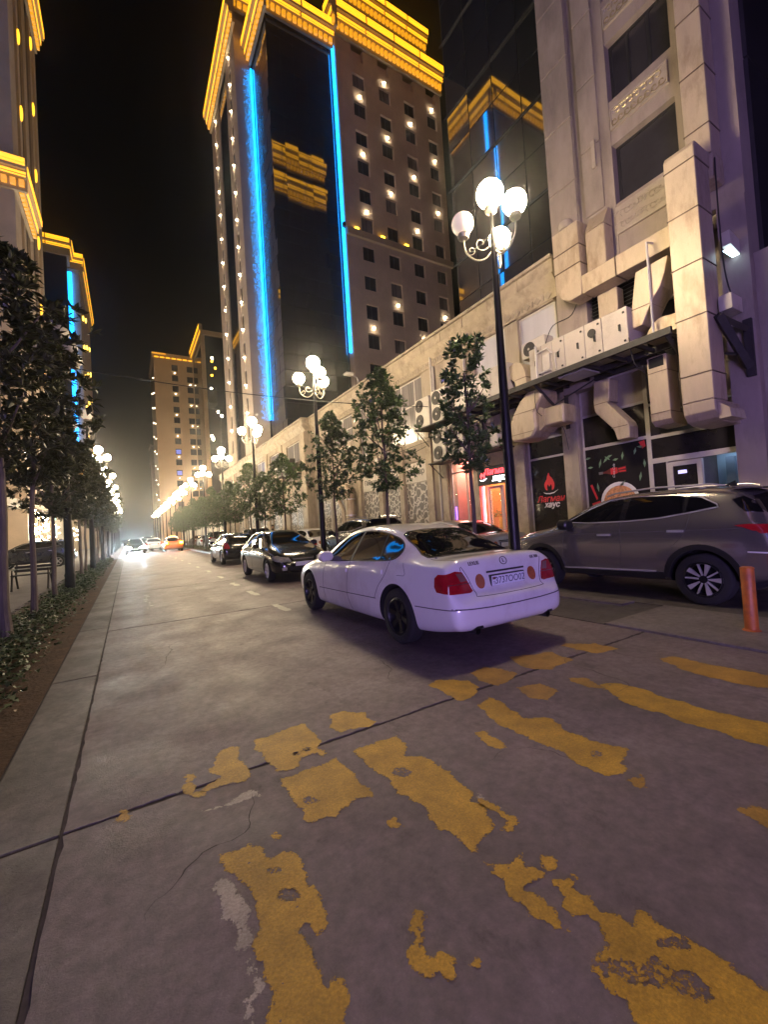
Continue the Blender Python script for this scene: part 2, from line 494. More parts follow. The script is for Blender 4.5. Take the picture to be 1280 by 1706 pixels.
def put(me, name, parent, loc, rot=None):
    """another object on shared mesh data, at world place loc under parent"""
    o = bpy.data.objects.new(name, me)
    C.objects.link(o)
    o.parent = parent
    o.location = Vector(loc) - (wpos(parent) if parent is not None else Vector((0, 0, 0)))
    if rot: o.rotation_euler = rot
    return o

def copy_tree(o, parent=None):
    c = o.copy(); C.objects.link(c)
    if parent is not None: c.parent = parent
    for ch in list(o.children): copy_tree(ch, c)
    return c

def shape(name, mb, m):
    me = bpy.data.meshes.new(name)
    me.from_pydata(mb.v, [], mb.f)
    if not isinstance(m, (list, tuple)): m = [m]
    for x in m: me.materials.append(x)
    if len(m) > 1: me.polygons.foreach_set('material_index', mb.mi)
    bm = bmesh.new(); bm.from_mesh(me); bmesh.ops.recalc_face_normals(bm, faces=bm.faces); bm.to_mesh(me); bm.free()
    me.update()
    return me

def smooth_poly(pts, n=6, closed=True):
    out = []
    N = len(pts)
    for i in range(N if closed else N - 1):
        p0, p1, p2, p3 = [Vector(pts[(i + k) % N]) if closed else Vector(pts[max(0, min(N - 1, i + k))]) for k in (-1, 0, 1, 2)]
        for k in range(n):
            t = k / n
            out.append(tuple(0.5 * ((2 * p1) + (p2 - p0) * t + (2 * p0 - 5 * p1 + 4 * p2 - p3) * t * t + (3 * p1 - p0 - 3 * p2 + p3) * t ** 3)))
    if not closed: out.append(tuple(pts[-1]))
    return out

def text_mesh(name, body, size, m, parent, mtx, extrude=0.004, shear=0.0, align='CENTER', bold=0.0):
    """lettering as flat raised mesh; mtx maps text plane to the world"""
    cu = bpy.data.curves.new(name, 'FONT')
    cu.body = body; cu.size = size; cu.extrude = extrude; cu.shear = shear
    cu.align_x = align; cu.align_y = 'CENTER'; cu.resolution_u = 3; cu.offset = bold
    t = bpy.data.objects.new(name + '_tmp', cu)
    C.objects.link(t)
    dg = bpy.context.evaluated_depsgraph_get(); dg.update()
    me = bpy.data.meshes.new_from_object(t.evaluated_get(dg))
    C.objects.unlink(t); bpy.data.objects.remove(t); bpy.data.curves.remove(cu)
    me.name = name
    off = wpos(parent) if parent is not None else Vector((0, 0, 0))
    me.transform(Matrix.Translation(-off) @ mtx)
    me.materials.clear(); me.materials.append(m)
    o = bpy.data.objects.new(name, me)
    C.objects.link(o)
    if parent is not None: o.parent = parent
    return o

def plane_mtx(origin, xdir, ydir):
    x = Vector(xdir).normalized(); y = Vector(ydir).normalized(); z = x.cross(y)
    o = Vector(origin)
    return Matrix(((x.x, y.x, z.x, o.x), (x.y, y.y, z.y, o.y), (x.z, y.z, z.z, o.z), (0, 0, 0, 1)))

def facade_mtx(y, z, x):          # lettering on a wall that faces the road (towards -X)
    return plane_mtx((x, y, z), (0, -1, 0), (0, 0, 1))
# ================================================================ GROUND, ROAD
rnd = random.Random(7)
b = MB(); b.box(-900, 900, -400, 1500, -0.6, -0.09)
struct(b.build('ground', M['ground']))

road_root = MB().box(-0.345, 5.055, -14, 260, -0.085, -0.006).build('road', M['bed'], origin=(2.4, 0, 0))
struct(road_root)
ys = [-14, -8.1, -2.7, 2.69]
while ys[-1] < 46: ys.append(ys[-1] + 5.4)
for i in range(len(ys) - 1):
    y0, y1 = ys[i] + 0.011, ys[i + 1] - 0.011
    s = MB()
    # slab edges broken a little along the joint
    n = 140
    top0 = [(-0.331 + (5.361) * k / n, y0 + abs(rnd.gauss(0, 0.007)) + 0.006 * sin(k * 0.4 + i)) for k in range(n + 1)]
    top1 = [(-0.331 + (5.361) * k / n, y1 - abs(rnd.gauss(0, 0.006))) for k in range(n + 1)]
    lft = [(-0.331 + abs(rnd.gauss(0, 0.006)), y0 + (y1 - y0) * k / 60) for k in range(1, 60)]
    s.prism(top0 + top1[::-1] + lft[::-1], 'z', -0.08, 0.0)
    s.build('concrete_slab', M['road'], road_root)
MB().box(-0.325, 5.03, ys[-1] + 0.011, 260, -0.08, 0.0).build('far_carriageway', M['road'], road_root)

kerb = MB().box(-0.745, -0.345, -14, 260, -0.085, -0.016).build('kerb_strip', M['bed'], origin=(-0.55, 0, 0))
struct(kerb)
y = -6.0
while y < 48:
    ln = 2.9
    MB().box(-0.735, -0.343, y + 0.008, y + ln - 0.008, -0.08, -0.009).build('kerb_slab', M['kerb'], kerb, bevel=0.008)
    y += ln
MB().box(-0.735, -0.343, y, 260, -0.08, -0.009).build('far_kerb', M['kerb'], kerb)

struct(MB().box(-2.05, -0.748, -14, 250, -0.088, -0.012).build('planting_bed', M['soil']))
struct(MB().box(-14, -2.16, -30, 250, -0.088, 0.03).build('left_pavement', M['paving']))
edge = MB().box(-2.15, -2.055, -6, 60, -0.088, 0.0).build('bed_edging', M['bed'], origin=(-2.1, 0, 0))
struct(edge)
me = None
y = 2.0
while y < 40:
    MB().box(-2.145, -2.06, y + 0.006, y + 0.49, -0.06, 0.075 + rnd.uniform(-0.012, 0.012)).build('edging_stone', M['kerb'], edge)
    y += 0.5

apron = MB().box(5.06, 6.55, -14, 19, -0.088, -0.02).build('parking_apron', M['bed'], origin=(5.8, 0, 0))
struct(apron)
y = -13.6
while y < 3.0:
    MB().box(5.075, 6.53, y + 0.01, y + 4.18, -0.07, 0.012).build('apron_slab', M['apron'], apron)
    y += 4.2
# patched stretch beside the sedan, then plain apron
M['patch'] = road_mat('asphalt_patch', (0.105, 0.09, 0.09), (0.06, 0.052, 0.054))
MB().box(5.075, 6.53, y + 0.01, 18.9, -0.07, -0.004).build('asphalt_patch', M['patch'], apron)
MB().box(6.20, 6.53, y + 0.4, 18.9, -0.003, 0.02).build('pale_edge_strip', M['kerb'], apron)
struct(MB().box(6.56, 9.3, -14, 130, -0.088, -0.002).build('parking_lane', M['patch']))
struct(MB().box(9.32, 10.99, -14, 57, -0.088, 0.12).build('shop_pavement', M['paving']))
# planted strip between carriageway and parked row, kerbed all round
strip = MB().box(5.18, 6.42, 19.1, 120, -0.085, 0.09).build('planted_strip', M['soil'], origin=(5.8, 19, 0))
struct(strip)
k = MB(); k.box(5.062, 5.175, 19.0, 120, -0.08, 0.13); k.box(6.425, 6.545, 19.0, 120, -0.08, 0.13); k.box(5.178, 6.422, 18.98, 19.095, -0.08, 0.13)
k.build('strip_kerb', M['kerb'], strip)

# ---------------------------------------------------------------- worn yellow crossing, flake by flake
LT = lambda u, v: (u / 2.0, 1000 + v / 2.0)
RT = lambda u, v: (640 + u / 2.0, 1000 + v / 2.0)
PATCHES = [
 (LT, 'yellow', [(605,585),(650,568),(655,590),(640,605),(650,635),(690,650),(660,660),(620,650),(608,620)], []),
 (LT, 'yellow', [(690,565),(715,550),(725,515),(760,490),(800,488),(845,585),(790,610),(735,620),(685,640),(660,640),(700,610),(735,590),(700,578)], []),
 (LT, 'yellow', [(842,465),(930,440),(1018,410),(1075,470),(1065,495),(1095,510),(1080,525),(1040,512),(1005,525),(1000,555),(915,572),(880,525)], [(1022,496,10),(988,512,8)]),
 (LT, 'yellow', [(1095,385),(1140,370),(1220,372),(1255,405),(1230,425),(1180,430),(1130,443),(1095,420)], []),
 (LT, 'yellow', [(930,592),(1040,555),(1122,522),(1185,590),(1248,657),(1190,665),(1160,690),(1120,725),(1060,735),(1035,748),(985,690)], [(1035,668,16)]),
 (LT, 'yellow_worn', [(370,745),(385,690),(430,688),(450,715),(440,742)], []),
 (LT, 'chalk', [(640,708),(760,670),(850,628),(870,630),(880,655),(850,660),(780,690),(700,708)], []),
 (LT, 'yellow', [(725,850),(790,835),(875,810),(905,860),(935,840),(990,845),(1015,880),(1025,945),(1060,960),(1090,1040),(1080,1110),(1055,1125),(1020,1075),(998,1095),(1030,1150),(1060,1210),(1075,1280),(1095,1285),(1125,1250),(1165,1290),(1175,1340),(1150,1412),(1130,1500),(905,1500),(880,1412),(900,1300),(870,1220),(845,1190),(862,1100),(850,1020),(800,940),(745,905)], [(960,985,22),(915,900,14)]),
 (LT, 'chalk', [(745,905),(800,940),(850,1020),(862,1100),(845,1190),(870,1220),(900,1300),(880,1412),(905,1500),(770,1500),(800,1412),(790,1330),(825,1290),(800,1200),(770,1100),(720,1050),(695,970),(715,920)], []),
 (LT, 'yellow', [(890,775),(920,768),(940,790),(915,808)], []),
 (LT, 'yellow_worn', [(330,1270),(340,1190),(370,1175),(385,1210),(350,1260)], []),
 (LT, 'chalk', [(850,690),(900,700),(905,720),(870,715)], []),
 (RT, 'yellow', [(-105,505),(0,465),(45,450),(75,480),(70,520),(130,520),(190,550),(300,640),(290,665),(345,690),(345,720),(360,730),(370,760),(345,785),(320,810),(318,840),(290,850),(265,815),(215,770),(190,770),(145,730),(120,680),(75,655),(40,650),(20,615),(-20,580),(-60,555)], [(60,575,20)]),
 (RT, 'chalk', [(150,525),(190,540),(305,632),(375,680),(445,722),(468,742),(455,755),(420,735),(300,650),(190,556)], []),
 (RT, 'yellow', [(300,650),(370,680),(440,720),(462,742),(435,775),(385,768),(410,735),(375,705),(320,690)], []),
 (RT, 'yellow', [(330,870),(420,878),(440,840),(460,822),(480,890),(540,905),(545,930),(500,940),(470,965),(530,990),(580,1040),(630,1105),(630,1120),(590,1100),(570,1115),(545,1080),(490,1060),(455,1010),(400,970)], []),
 (RT, 'yellow', [(520,850),(575,855),(585,880),(545,905),(525,890)], []),
 (RT, 'yellow', [(545,940),(620,905),(655,930),(640,970),(690,985),(720,1040),(780,1045),(830,1080),(840,1035),(880,1040),(935,1090),(1060,1150),(1280,1300),(1400,1390),(1400,1500),(860,1500),(800,1330),(740,1310),(700,1250),(685,1185),(740,1150),(720,1080),(680,1050),(630,1060),(590,1020),(610,990)], [(790,1225,38),(850,1255,42),(890,1265,32),(1000,1270,38),(1040,1310,32),(955,1145,26),(985,1150,18),(905,1210,20)]),
 (RT, 'yellow', [(95,1035),(130,1030),(150,1055),(135,1075),(140,1110),(130,1150),(155,1190),(190,1170),(240,1195),(243,1275),(215,1275),(180,1250),(145,1272),(120,1255),(75,1195),(85,1155),(105,1130),(85,1080)], []),
 (RT, 'yellow', [(280,1215),(310,1185),(330,1205),(325,1240),(295,1235)], []),
 (RT, 'yellow', [(10,735),(30,722),(70,755),(20,768)], []),
 (RT, 'yellow', [(310,350),(350,320),(440,370),(460,390),(530,390),(600,430),(680,460),(720,475),(820,495),(800,540),(815,560),(790,580),(735,587),(640,545),(600,510),(520,480),(440,445),(370,405)], [(710,515,12),(805,545,8)]),
 (RT, 'yellow', [(305,440),(345,435),(410,490),(395,500),(345,485)], []),
 (RT, 'yellow', [(145,280),(190,265),(280,265),(320,290),(305,320),(250,338),(200,310)], []),
 (RT, 'yellow_worn', [(280,240),(340,220),(450,240),(440,265),(380,290),(310,270)], []),
 (RT, 'yellow_worn', [(410,190),(560,170),(640,200),(560,235),(470,230)], []),
 (RT, 'yellow_worn', [(580,150),(700,140),(800,165),(700,180)], []),
 (RT, 'yellow', [(720,280),(790,275),(900,310),(1060,360),(1280,410),(1500,462),(1500,560),(1280,490),(1180,465),(1080,430),(1000,410),(920,375),(850,360),(780,325)], []),
 (RT, 'yellow_worn', [(600,255),(690,255),(720,280),(780,325),(720,300),(640,280)], []),
 (RT, 'yellow_worn', [(900,195),(960,185),(1100,215),(1280,250),(1460,288),(1460,332),(1280,295),(1150,275),(1000,235)], []),
 (RT, 'yellow_worn', [(1160,690),(1230,680),(1280,690),(1400,760),(1380,820),(1280,780),(1230,740)], []),
 (RT, 'yellow_worn', [(430,290),(520,275),(590,300),(560,345),(480,330)], []),
 (RT, 'yellow_worn', [(1080,720),(1110,715),(1130,740),(1090,755)], []),
 (RT, 'yellow_worn', [(790,590),(880,580),(900,630),(840,640)], []),
 (RT, 'chalk', [(590,620),(610,605),(632,628),(600,640)], []),
]
def fray(pts, amp, it=4):
    for _ in range(it):
        o = []
        for i in range(len(pts)):
            p, q = Vector(pts[i]), Vector(pts[(i + 1) % len(pts)])
            L = (q - p).length
            o.append(tuple(p))
            if L > 0.012:
                nrm = Vector((-(q - p).y, (q - p).x)).normalized()
                o.append(tuple((p + q) / 2 + nrm * rnd.gauss(0, 1) * min(amp, L * 0.10)))
        pts = o
    return pts
def paint_sheet(name, mname, loops, z, parent, reach=0.035, step=0.025):
    """flat paint with an 'inset' attribute: 0 on its outline, 1 well inside"""
    vs = []; edges = []
    for lp in loops:
        k0 = len(vs); n = len(lp)
        vs += [Vector(p) for p in lp]
        edges += [(k0 + i, k0 + (i + 1) % n) for i in range(n)]
    nb = len(vs)
    segs = [(vs[a_], vs[b_]) for a_, b_ in edges]
    out = loops[0]
    x0, x1 = min(p[0] for p in out), max(p[0] for p in out); y0, y1 = min(p[1] for p in out), max(p[1] for p in out)
    inn = []
    y = y0
    while y < y1:
        x = x0 + rnd.uniform(0, step)
        while x < x1:
            q = Vector((x + rnd.uniform(-.3, .3) * step, y + rnd.uniform(-.3, .3) * step))
            c = 0
            for (p, r_) in segs:
                if (p.y > q.y) != (r_.y > q.y) and q.x < (r_.x - p.x) * (q.y - p.y) / (r_.y - p.y) + p.x: c += 1
            if c % 2:
                d = min(((q - p) - (r_ - p) * max(0, min(1, (q - p).dot(r_ - p) / max(1e-12, (r_ - p).length_squared)))).length for p, r_ in segs)
                if d > step * 0.3: inn.append((q, d))
            x += step
        y += step
    cv, ce, cf, ov, _b, _c = delaunay_2d_cdt(vs + [q for q, d in inn], edges, [], 1 if len(loops) == 1 else 4, 1e-6)
    dist = []
    for o_ in ov:
        i = o_[0] if o_ else 0
        dist.append(0.0 if i < nb else min(1.0, inn[i - nb][1] / reach))
    mb = MB()
    mb.add([(v.x, v.y, z if v.x < 5.05 else z + 0.013) for v in cv], [tuple(f) for f in cf])
    o = mb.build(name, M[mname], parent)
    at = o.data.attributes.new('inset', 'FLOAT', 'POINT')
    at.data.foreach_set('value', dist)
    if o.data.polygons and sum(p.normal.z for p in o.data.polygons) < 0: o.data.flip_normals()
    return o
for (tr, mname, poly, holes) in PATCHES:
    loops = [fray([ground_at(*tr(*p)) for p in poly], 0.012)]
    for (hu, hv, hr) in holes:
        loops.append(fray([ground_at(*tr(hu + hr * (1.5 * cos(a * pi / 4)), hv + hr * 0.75 * sin(a * pi / 4) * rnd.uniform(0.6, 1.2))) for a in range(8)], 0.010, 2))
    paint_sheet('crossing_paint', mname, loops, 0.0014 if mname == 'chalk' else 0.002, road_root)
for (x, y) in ((2.37, 7.35), (2.43, 9.7), (2.49, 11.9), (2.55, 14.4), (2.6, 17.2), (2.62, 20.2), (2.65, 23.5), (2.65, 27), (2.65, 31), (2.65, 35)):
    paint_sheet('lane_dash', 'white_line', [fray([(x - 0.06, y), (x + 0.07, y), (x + 0.07, y + 0.85), (x - 0.06, y + 0.85)], 0.015, 4)], 0.002, road_root, 0.03, 0.05)
for i in range(9):
    x = 0.33 + rnd.uniform(-0.05, 0.06); y = 10.0 + i * 0.28; w = rnd.uniform(0.02, 0.05)
    paint_sheet('paint_splash', 'white_line', [fray([(x - w, y), (x + w, y - 0.02), (x + w, y + 0.09), (x - w, y + 0.08)], 0.012, 2)], 0.002, road_root, 0.02, 0.03)
mb = MB()
for i in range(420):
    y = rnd.uniform(1.2, 7.5); x = rnd.uniform(-0.25, 4.9); q = rnd.uniform(0.002, 0.007) * rnd.choice([0.7, 1, 1, 1.8])
    a0 = rnd.uniform(0, 6); m_ = rnd.choice([4, 5, 6])
    mb.add([(x + q * rnd.uniform(0.5, 1.2) * cos(a0 + 2 * pi * k / m_), y + q * rnd.uniform(0.4, 1.0) * sin(a0 + 2 * pi * k / m_), 0.0025) for k in range(m_)], [tuple(range(m_))])
tag(mb.build('paint_chips', M['kerb'], road_root), kind='stuff')
# hairline cracks and tar repairs in the concrete
for (x, y, a, L) in ((0.2, 5.2, 1.2, 1.7), (1.9, 3.9, 0.3, 1.2), (3.1, 1.9, 0.7, 1.3), (0.0, 1.9, 1.4, 0.9), (1.6, 8.6, 1.3, 2.4), (4.2, 2.2, 2.2, 0.8), (2.2, 1.55, 2.7, 0.7)):
    pts = []; cx, cy = x, y
    for k in range(28):
        pts.append((cx, cy)); a += rnd.gauss(0, 0.35); a *= 0.98
        cx += cos(a) * L / 28; cy += sin(a) * L / 28
    lf, rt_ = [], []
    for k, p in enumerate(pts):
        w_ = 0.0028 * (1 - abs(2 * k / 27 - 1)) * rnd.uniform(0.5, 1.5) + 0.0006
        lf.append((p[0] - w_, p[1] + w_ * 0.5, 0.0022)); rt_.append((p[0] + w_, p[1] - w_ * 0.5, 0.0022))
    mb = MB()
    for k in range(27): mb.quad(lf[k], lf[k + 1], rt_[k + 1], rt_[k])
    mb.build('crack', M['bed'], road_root)

# ---------------------------------------------------------------- ground cover in the bed
mb = MB()
for i in range(15000):
    y = 2.2 + 36 * rnd.random() ** 2.0
    x = rnd.triangular(-2.04, -0.88, -1.5)
    h = rnd.uniform(0.02, 0.2) * (1.0 - abs((x + 1.55) / 0.75) ** 2 * 0.6)
    a = rnd.uniform(0, 6.28); L = rnd.uniform(0.035, 0.085) * (1 if y < 14 else 1.6); wd = L * 0.45
    dx, dy = cos(a) * L, sin(a) * L; px, py = -sin(a) * wd, cos(a) * wd; t = rnd.uniform(-0.02, 0.05)
    mb.add([(x, y, h), (x + dx * .5 + px, y + dy * .5 + py, h + t), (x + dx, y + dy, h + t * .4), (x + dx * .5 - px, y + dy * .5 - py, h + t)], [(0, 1, 2, 3)])
tag(mb.build('ground_cover', M['weed'], None), 'low weedy ground cover growing along the left planting bed', 'ground cover', kind='stuff')
mb = MB()
for i in range(90):
    y = rnd.uniform(3, 22); x = rnd.uniform(-1.9, -0.8); a = rnd.uniform(0, 6.28); L = rnd.uniform(0.03, 0.08)
    mb.add([(x, y, 0.0), (x + cos(a + .5) * L * .6, y + sin(a + .5) * L * .6, 0.02), (x + cos(a) * L, y + sin(a) * L, 0.004), (x + cos(a - .5) * L * .6, y + sin(a - .5) * L * .6, 0.015)], [(0, 1, 2, 3)])
M['dry_leaf'] = leaf_mat('dry_leaf', (0.2, 0.12, 0.06), (0.32, 0.24, 0.14), 0.6)
tag(mb.build('fallen_leaves', M['dry_leaf'], None), 'dry fallen leaves scattered over the brown soil of the bed', 'leaves', kind='stuff')
mb = MB()
for i in range(3600):
    y = 19.2 + 70 * rnd.random() ** 1.5; x = rnd.uniform(5.2, 6.4); h = 0.09 + rnd.uniform(0.0, 0.28)
    a = rnd.uniform(0, 6.28); L = rnd.uniform(0.06, 0.13) * (1 + (y - 19) / 40); wd = L * 0.4
    dx, dy = cos(a) * L, sin(a) * L; px, py = -sin(a) * wd, cos(a) * wd; t = rnd.uniform(-0.04, 0.06)
    mb.add([(x, y, h), (x + dx * .5 + px, y + dy * .5 + py, h + t), (x + dx, y + dy, h + t * .4), (x + dx * .5 - px, y + dy * .5 - py, h + t)], [(0, 1, 2, 3)])
tag(mb.build('low_hedge', M['weed'], None), 'dark low planting along the kerbed strip under the right trees', 'planting', kind='stuff')
# ================================================================ PODIUM WITH SHOPS (faces the road, towards -X)
FX = 11.0
pod = thing('podium_building', (11.3, 30, 0), 'two storey beige stone podium with shopfronts running along the right pavement', 'building')
w = MB()
# the mass behind the face
w.box(11.35, 34, 7.48, 9.63, 0, 8.72); w.box(11.35, 34, 12.99, 27.0, 0, 8.72); w.box(13.25, 34, 9.632, 12.988, 0, 8.72); w.box(11.37, 13.248, 9.632, 12.988, 3.7, 8.72)
w.box(10.95, 34, 27.0, 57, 0, 8.72)
# piers and spandrels of the first stretch, y 7.25 .. 27 : (y0,y1) solid piers full height
def wall(y0, y1, z0, z1, x=FX, d=0.36): w.box(x, x + d, y0, y1, z0, z1)
wall(9.12, 9.66, 0, 8.0); wall(11.2, 11.56, 0, 8.0)
wall(12.92, 14.38, 0, 8.0); wall(16.05, 16.5, 0, 5.0); wall(17.92, 18.42, 0, 5.0)
wall(20.18, 20.95, 0, 8.0); wall(23.75, 27.0, 0, 8.0); wall(17.25, 19.4, 5.0, 8.0)
wall(9.66, 11.2, 3.2, 5.2); wall(7.76, 9.12, 4.0, 5.3); wall(11.56, 12.92, 3.66, 8.0)
wall(14.38, 16.05, 4.06, 4.92); wall(16.5, 17.92, 4.06, 4.92); wall(18.42, 20.18, 4.06, 4.92)
wall(20.95, 23.75, 0, 6.2)
wall(14.38, 17.25, 7.72, 8.0); wall(20.95, 23.75, 7.72, 8.0); wall(7.76, 11.2, 7.7, 8.0); wall(19.4, 20.18, 7.72, 8.0)
wall(9.12, 11.2, 5.2, 5.32)
w.build('wall', M['stone'], pod)
pil = [(7.22, 7.74), (9.14, 9.64)]
for (a, c) in pil + [(11.22, 11.54), (12.98, 13.35), (13.9, 14.34), (16.1, 16.45), (17.98, 18.38), (20.25, 20.62)]:
    MB().box(FX - 0.09, FX - 0.002, a, c, 0.12, 4.9 if a > 9.2 else (3.75 if a > 9 else 5.0)).build('pilaster', M['stone_trim'], pod, bevel=0.02)
# roof band: relief frieze, moulding, coping stones
fr = MB().box(FX - 0.04, FX - 0.002, 7.55, 26.98, 7.74, 8.02).build('frieze', M['stone_trim'], pod)
rb = MB()
y = 7.75
while y < 26.8:
    rb.prism([(y, 7.88), (y + 0.13, 7.99), (y + 0.26, 7.88), (y + 0.13, 7.77)], 'x', FX - 0.065, FX - 0.042)
    rb.prism([(y + 0.28, 7.80), (y + 0.34, 7.80), (y + 0.34, 7.96), (y + 0.28, 7.96)], 'x', FX - 0.058, FX - 0.042)
    y += 0.39
rb.build('relief', M['stone'], fr)
MB().prism([(FX - 0.30, 8.36), (FX - 0.02, 8.03), (FX + 0.35, 8.03), (FX + 0.35, 8.36)], 'y', 7.55, 26.97).build('moulding', M['stone_trim'], pod)
y = 7.55
while y < 26.6:
    MB().box(FX - 0.22, FX + 0.34, y + 0.008, min(y + 1.28, 26.97), 8.365, 8.80).build('parapet_panel', M['stone_trim'], pod, bevel=0.012)
    y += 1.29
MB().box(FX - 0.30, FX + 0.4, 7.55, 26.97, 8.803, 8.9).build('coping', M['stone'], pod)
# upper windows: frames with curtained panes
def window(x, y0, y1, z0, z1, mull=(), trans=(), m='pale_pane', parent=None, fm='white_frame', t=0.06, depth=0.10):
    f = MB()
    f.box(x + depth, x + depth + 0.06, y0, y0 + t, z0, z1); f.box(x + depth, x + depth + 0.06, y1 - t, y1, z0, z1)
    f.box(x + depth, x + depth + 0.06, y0 + t, y1 - t, z0, z0 + t); f.box(x + depth, x + depth + 0.06, y0 + t, y1 - t, z1 - t, z1)
    yy = [y0 + t] + [c for q in sorted(mull) for c in (q - t / 2, q + t / 2)] + [y1 - t]
    for q in mull: f.box(x + depth, x + depth + 0.06, q - t / 2, q + t / 2, z0 + t, z1 - t)
    for q in trans:
        for i in range(0, len(yy), 2): f.box(x + depth + 0.002, x + depth + 0.055, yy[i], yy[i + 1], q - t / 2, q + t / 2)
    fo = f.build('window', M[fm], parent)
    zz = [z0 + t] + [c for q in sorted(trans) for c in (q - t / 2, q + t / 2)] + [z1 - t]
    for i in range(0, len(yy), 2):
        for j in range(0, len(zz), 2):
            MB().box(x + depth + 0.02, x + depth + 0.035, yy[i], yy[i + 1], zz[j], zz[j + 1]).build('pane', M[m], fo)
    return fo
window(FX, 7.76, 11.2, 5.32, 7.70, (9.1,), (6.6,), 'bright_pane', parent=pod)
window(FX, 14.4, 17.25, 4.93, 7.71, (15.05, 16.08), (6.58,), parent=pod)
window(FX, 19.4, 20.18, 4.93, 7.71, (), (6.98,), parent=pod)
window(FX, 20.95, 23.75, 6.2, 7.71, (22.35,), (6.98,), parent=pod)
# second stretch stands half a metre forward
w2 = MB()
X2 = 10.5
wy = [27.0]
bays = [(28.2, 31.0), (32.6, 35.4), (37.0, 39.8), (41.4, 44.2), (45.8, 48.6), (50.2, 53.0)]
for (a, c) in bays:
    w2.box(X2, X2 + 0.42, wy[-1], a, 0, 8.0); wy.append(c)
    w2.box(X2, X2 + 0.42, a, c, 3.5, 6.2); w2.box(X2, X2 + 0.42, a, c, 7.62, 8.0)
    w2.box(X2 + 0.2, X2 + 0.42, a, c, 0, 3.5)
w2.box(X2, X2 + 0.42, wy[-1], 57, 0, 8.0)
w2.build('wall', M['stone'], pod)
MB().prism([(X2 - 0.28, 8.36), (X2 - 0.02, 8.003), (X2 + 0.42, 8.003), (X2 + 0.42, 8.36)], 'y', 26.85, 57).build('moulding', M['stone_trim'], pod)
y = 26.85
while y < 56.8:
    MB().box(X2 - 0.2, X2 + 0.42, y + 0.01, min(y + 1.7, 57), 8.365, 8.80).build('parapet_panel', M['stone_trim'], pod, bevel=0.012)
    y += 1.71
MB().box(X2 - 0.28, X2 + 0.45, 26.85, 57, 8.803, 8.9).build('coping', M['stone'], pod)
for a in (26.98, 31.9, 36.0, 40.4, 44.8, 49.2, 53.6):
    MB().box(X2 - 0.1, X2 - 0.002, a, a + 0.7, 0.12, 7.98).build('pilaster', M['stone_trim'], pod, bevel=0.02)
for (a, c) in bays:
    window(X2, a, c, 6.2, 7.62, ((a + c) / 2,), (), parent=pod)
for (y0, z0, z1) in ((13.45, 0.12, 7.7), (13.6, 4.9, 8.3), (11.62, 3.7, 7.6), (24.2, 0.12, 7.9), (26.1, 0.12, 8.3)):
    MB().tube([(FX - 0.08, y0, z0), (FX - 0.08, y0, z1)], 0.045, 8).build('rain_pipe', M['white_frame'], pod, smooth=True)

# ---------------------------------------------------------------- lattice panels with the newspaper shop's name
def lattice(x, y0, y1, z0, z1, seed, parent=pod, small=1.0):
    base = MB().box(x + 0.05, x + 0.10, y0, y1, z0, z1).build('lattice_panel', M['lattice_white'], parent)
    r = random.Random(seed)
    pts = []
    tries = 0
    while tries < 6000 and len(pts) < 110:
        tries += 1
        py, pz = r.uniform(y0 + 0.03, y1 - 0.03), r.uniform(z0 + 0.03, z1 - 0.03)
        rad = r.choice([0.24, 0.2, 0.17, 0.13] if tries < 600 else [0.11, 0.08, 0.055]) * small
        if all(math.hypot(py - q[0], pz - q[1]) > (rad + q[2]) * 0.86 for q in pts): pts.append((py, pz, rad))
    h = MB()
    for (py, pz, rad) in pts:
        n = r.choice([5, 6, 7, 8]); el = r.uniform(0.62, 0.98); th = r.uniform(0, 3.14)
        poly = []
        for k in range(n):
            a = 2 * pi * k / n + r.uniform(-0.25, 0.25)
            u, v = rad * cos(a) * r.uniform(0.85, 1.1), rad * el * sin(a) * r.uniform(0.85, 1.1)
            poly.append((min(y1 - 0.01, max(y0 + 0.01, py + u * cos(th) - v * sin(th))), min(z1 - 0.01, max(z0 + 0.01, pz + u * sin(th) + v * cos(th)))))
        h.prism(poly, 'x', x + 0.042, x + 0.0495)
    h.build('lattice_opening', M['lattice_dark'], base)
    return base
for i, (a, c) in enumerate(((14.42, 16.03), (16.52, 17.9), (18.44, 20.16))):
    lattice(FX, a, c, 0.12, 3.13, 11 + i)
    s = MB().box(FX + 0.02, FX + 0.10, a, c, 3.15, 4.03).build('name_panel', M['lattice_white'], pod)
    text_mesh('lettering', 'Пайкар', 0.36 if i != 1 else 0.3, M['lettering'], s, facade_mtx((a + c) / 2, 3.60, FX + 0.012), 0.006, bold=0.006)
for i, (a, c) in enumerate(bays):
    lattice(X2 + 0.05, a + 0.05, (a + c) / 2 - 0.15, 0.12, 3.2, 31 + i)
    lattice(X2 + 0.05, (a + c) / 2 + 0.15, c - 0.05, 0.12, 3.2, 51 + i)
    MB().box(X2 + 0.1, X2 + 0.199, (a + c) / 2 - 0.149, (a + c) / 2 + 0.149, 0.12, 3.3).build('bay_post', M['stone_trim'], pod)
lattice(FX - 0.11, 22.5, 23.6, 0.12, 3.1, 77)
lattice(FX - 0.11, 24.4, 25.9, 0.12, 3.1, 78)

# ---------------------------------------------------------------- restaurant: black film glass, door bay, lit interior
def frame_bars(bars, x, name, parent, m='white_frame', d=0.06):
    f = MB()
    for (y0, y1, z0, z1) in bars: f.box(x, x + d, y0, y1, z0, z1)
    return f.build(name, M[m], parent)
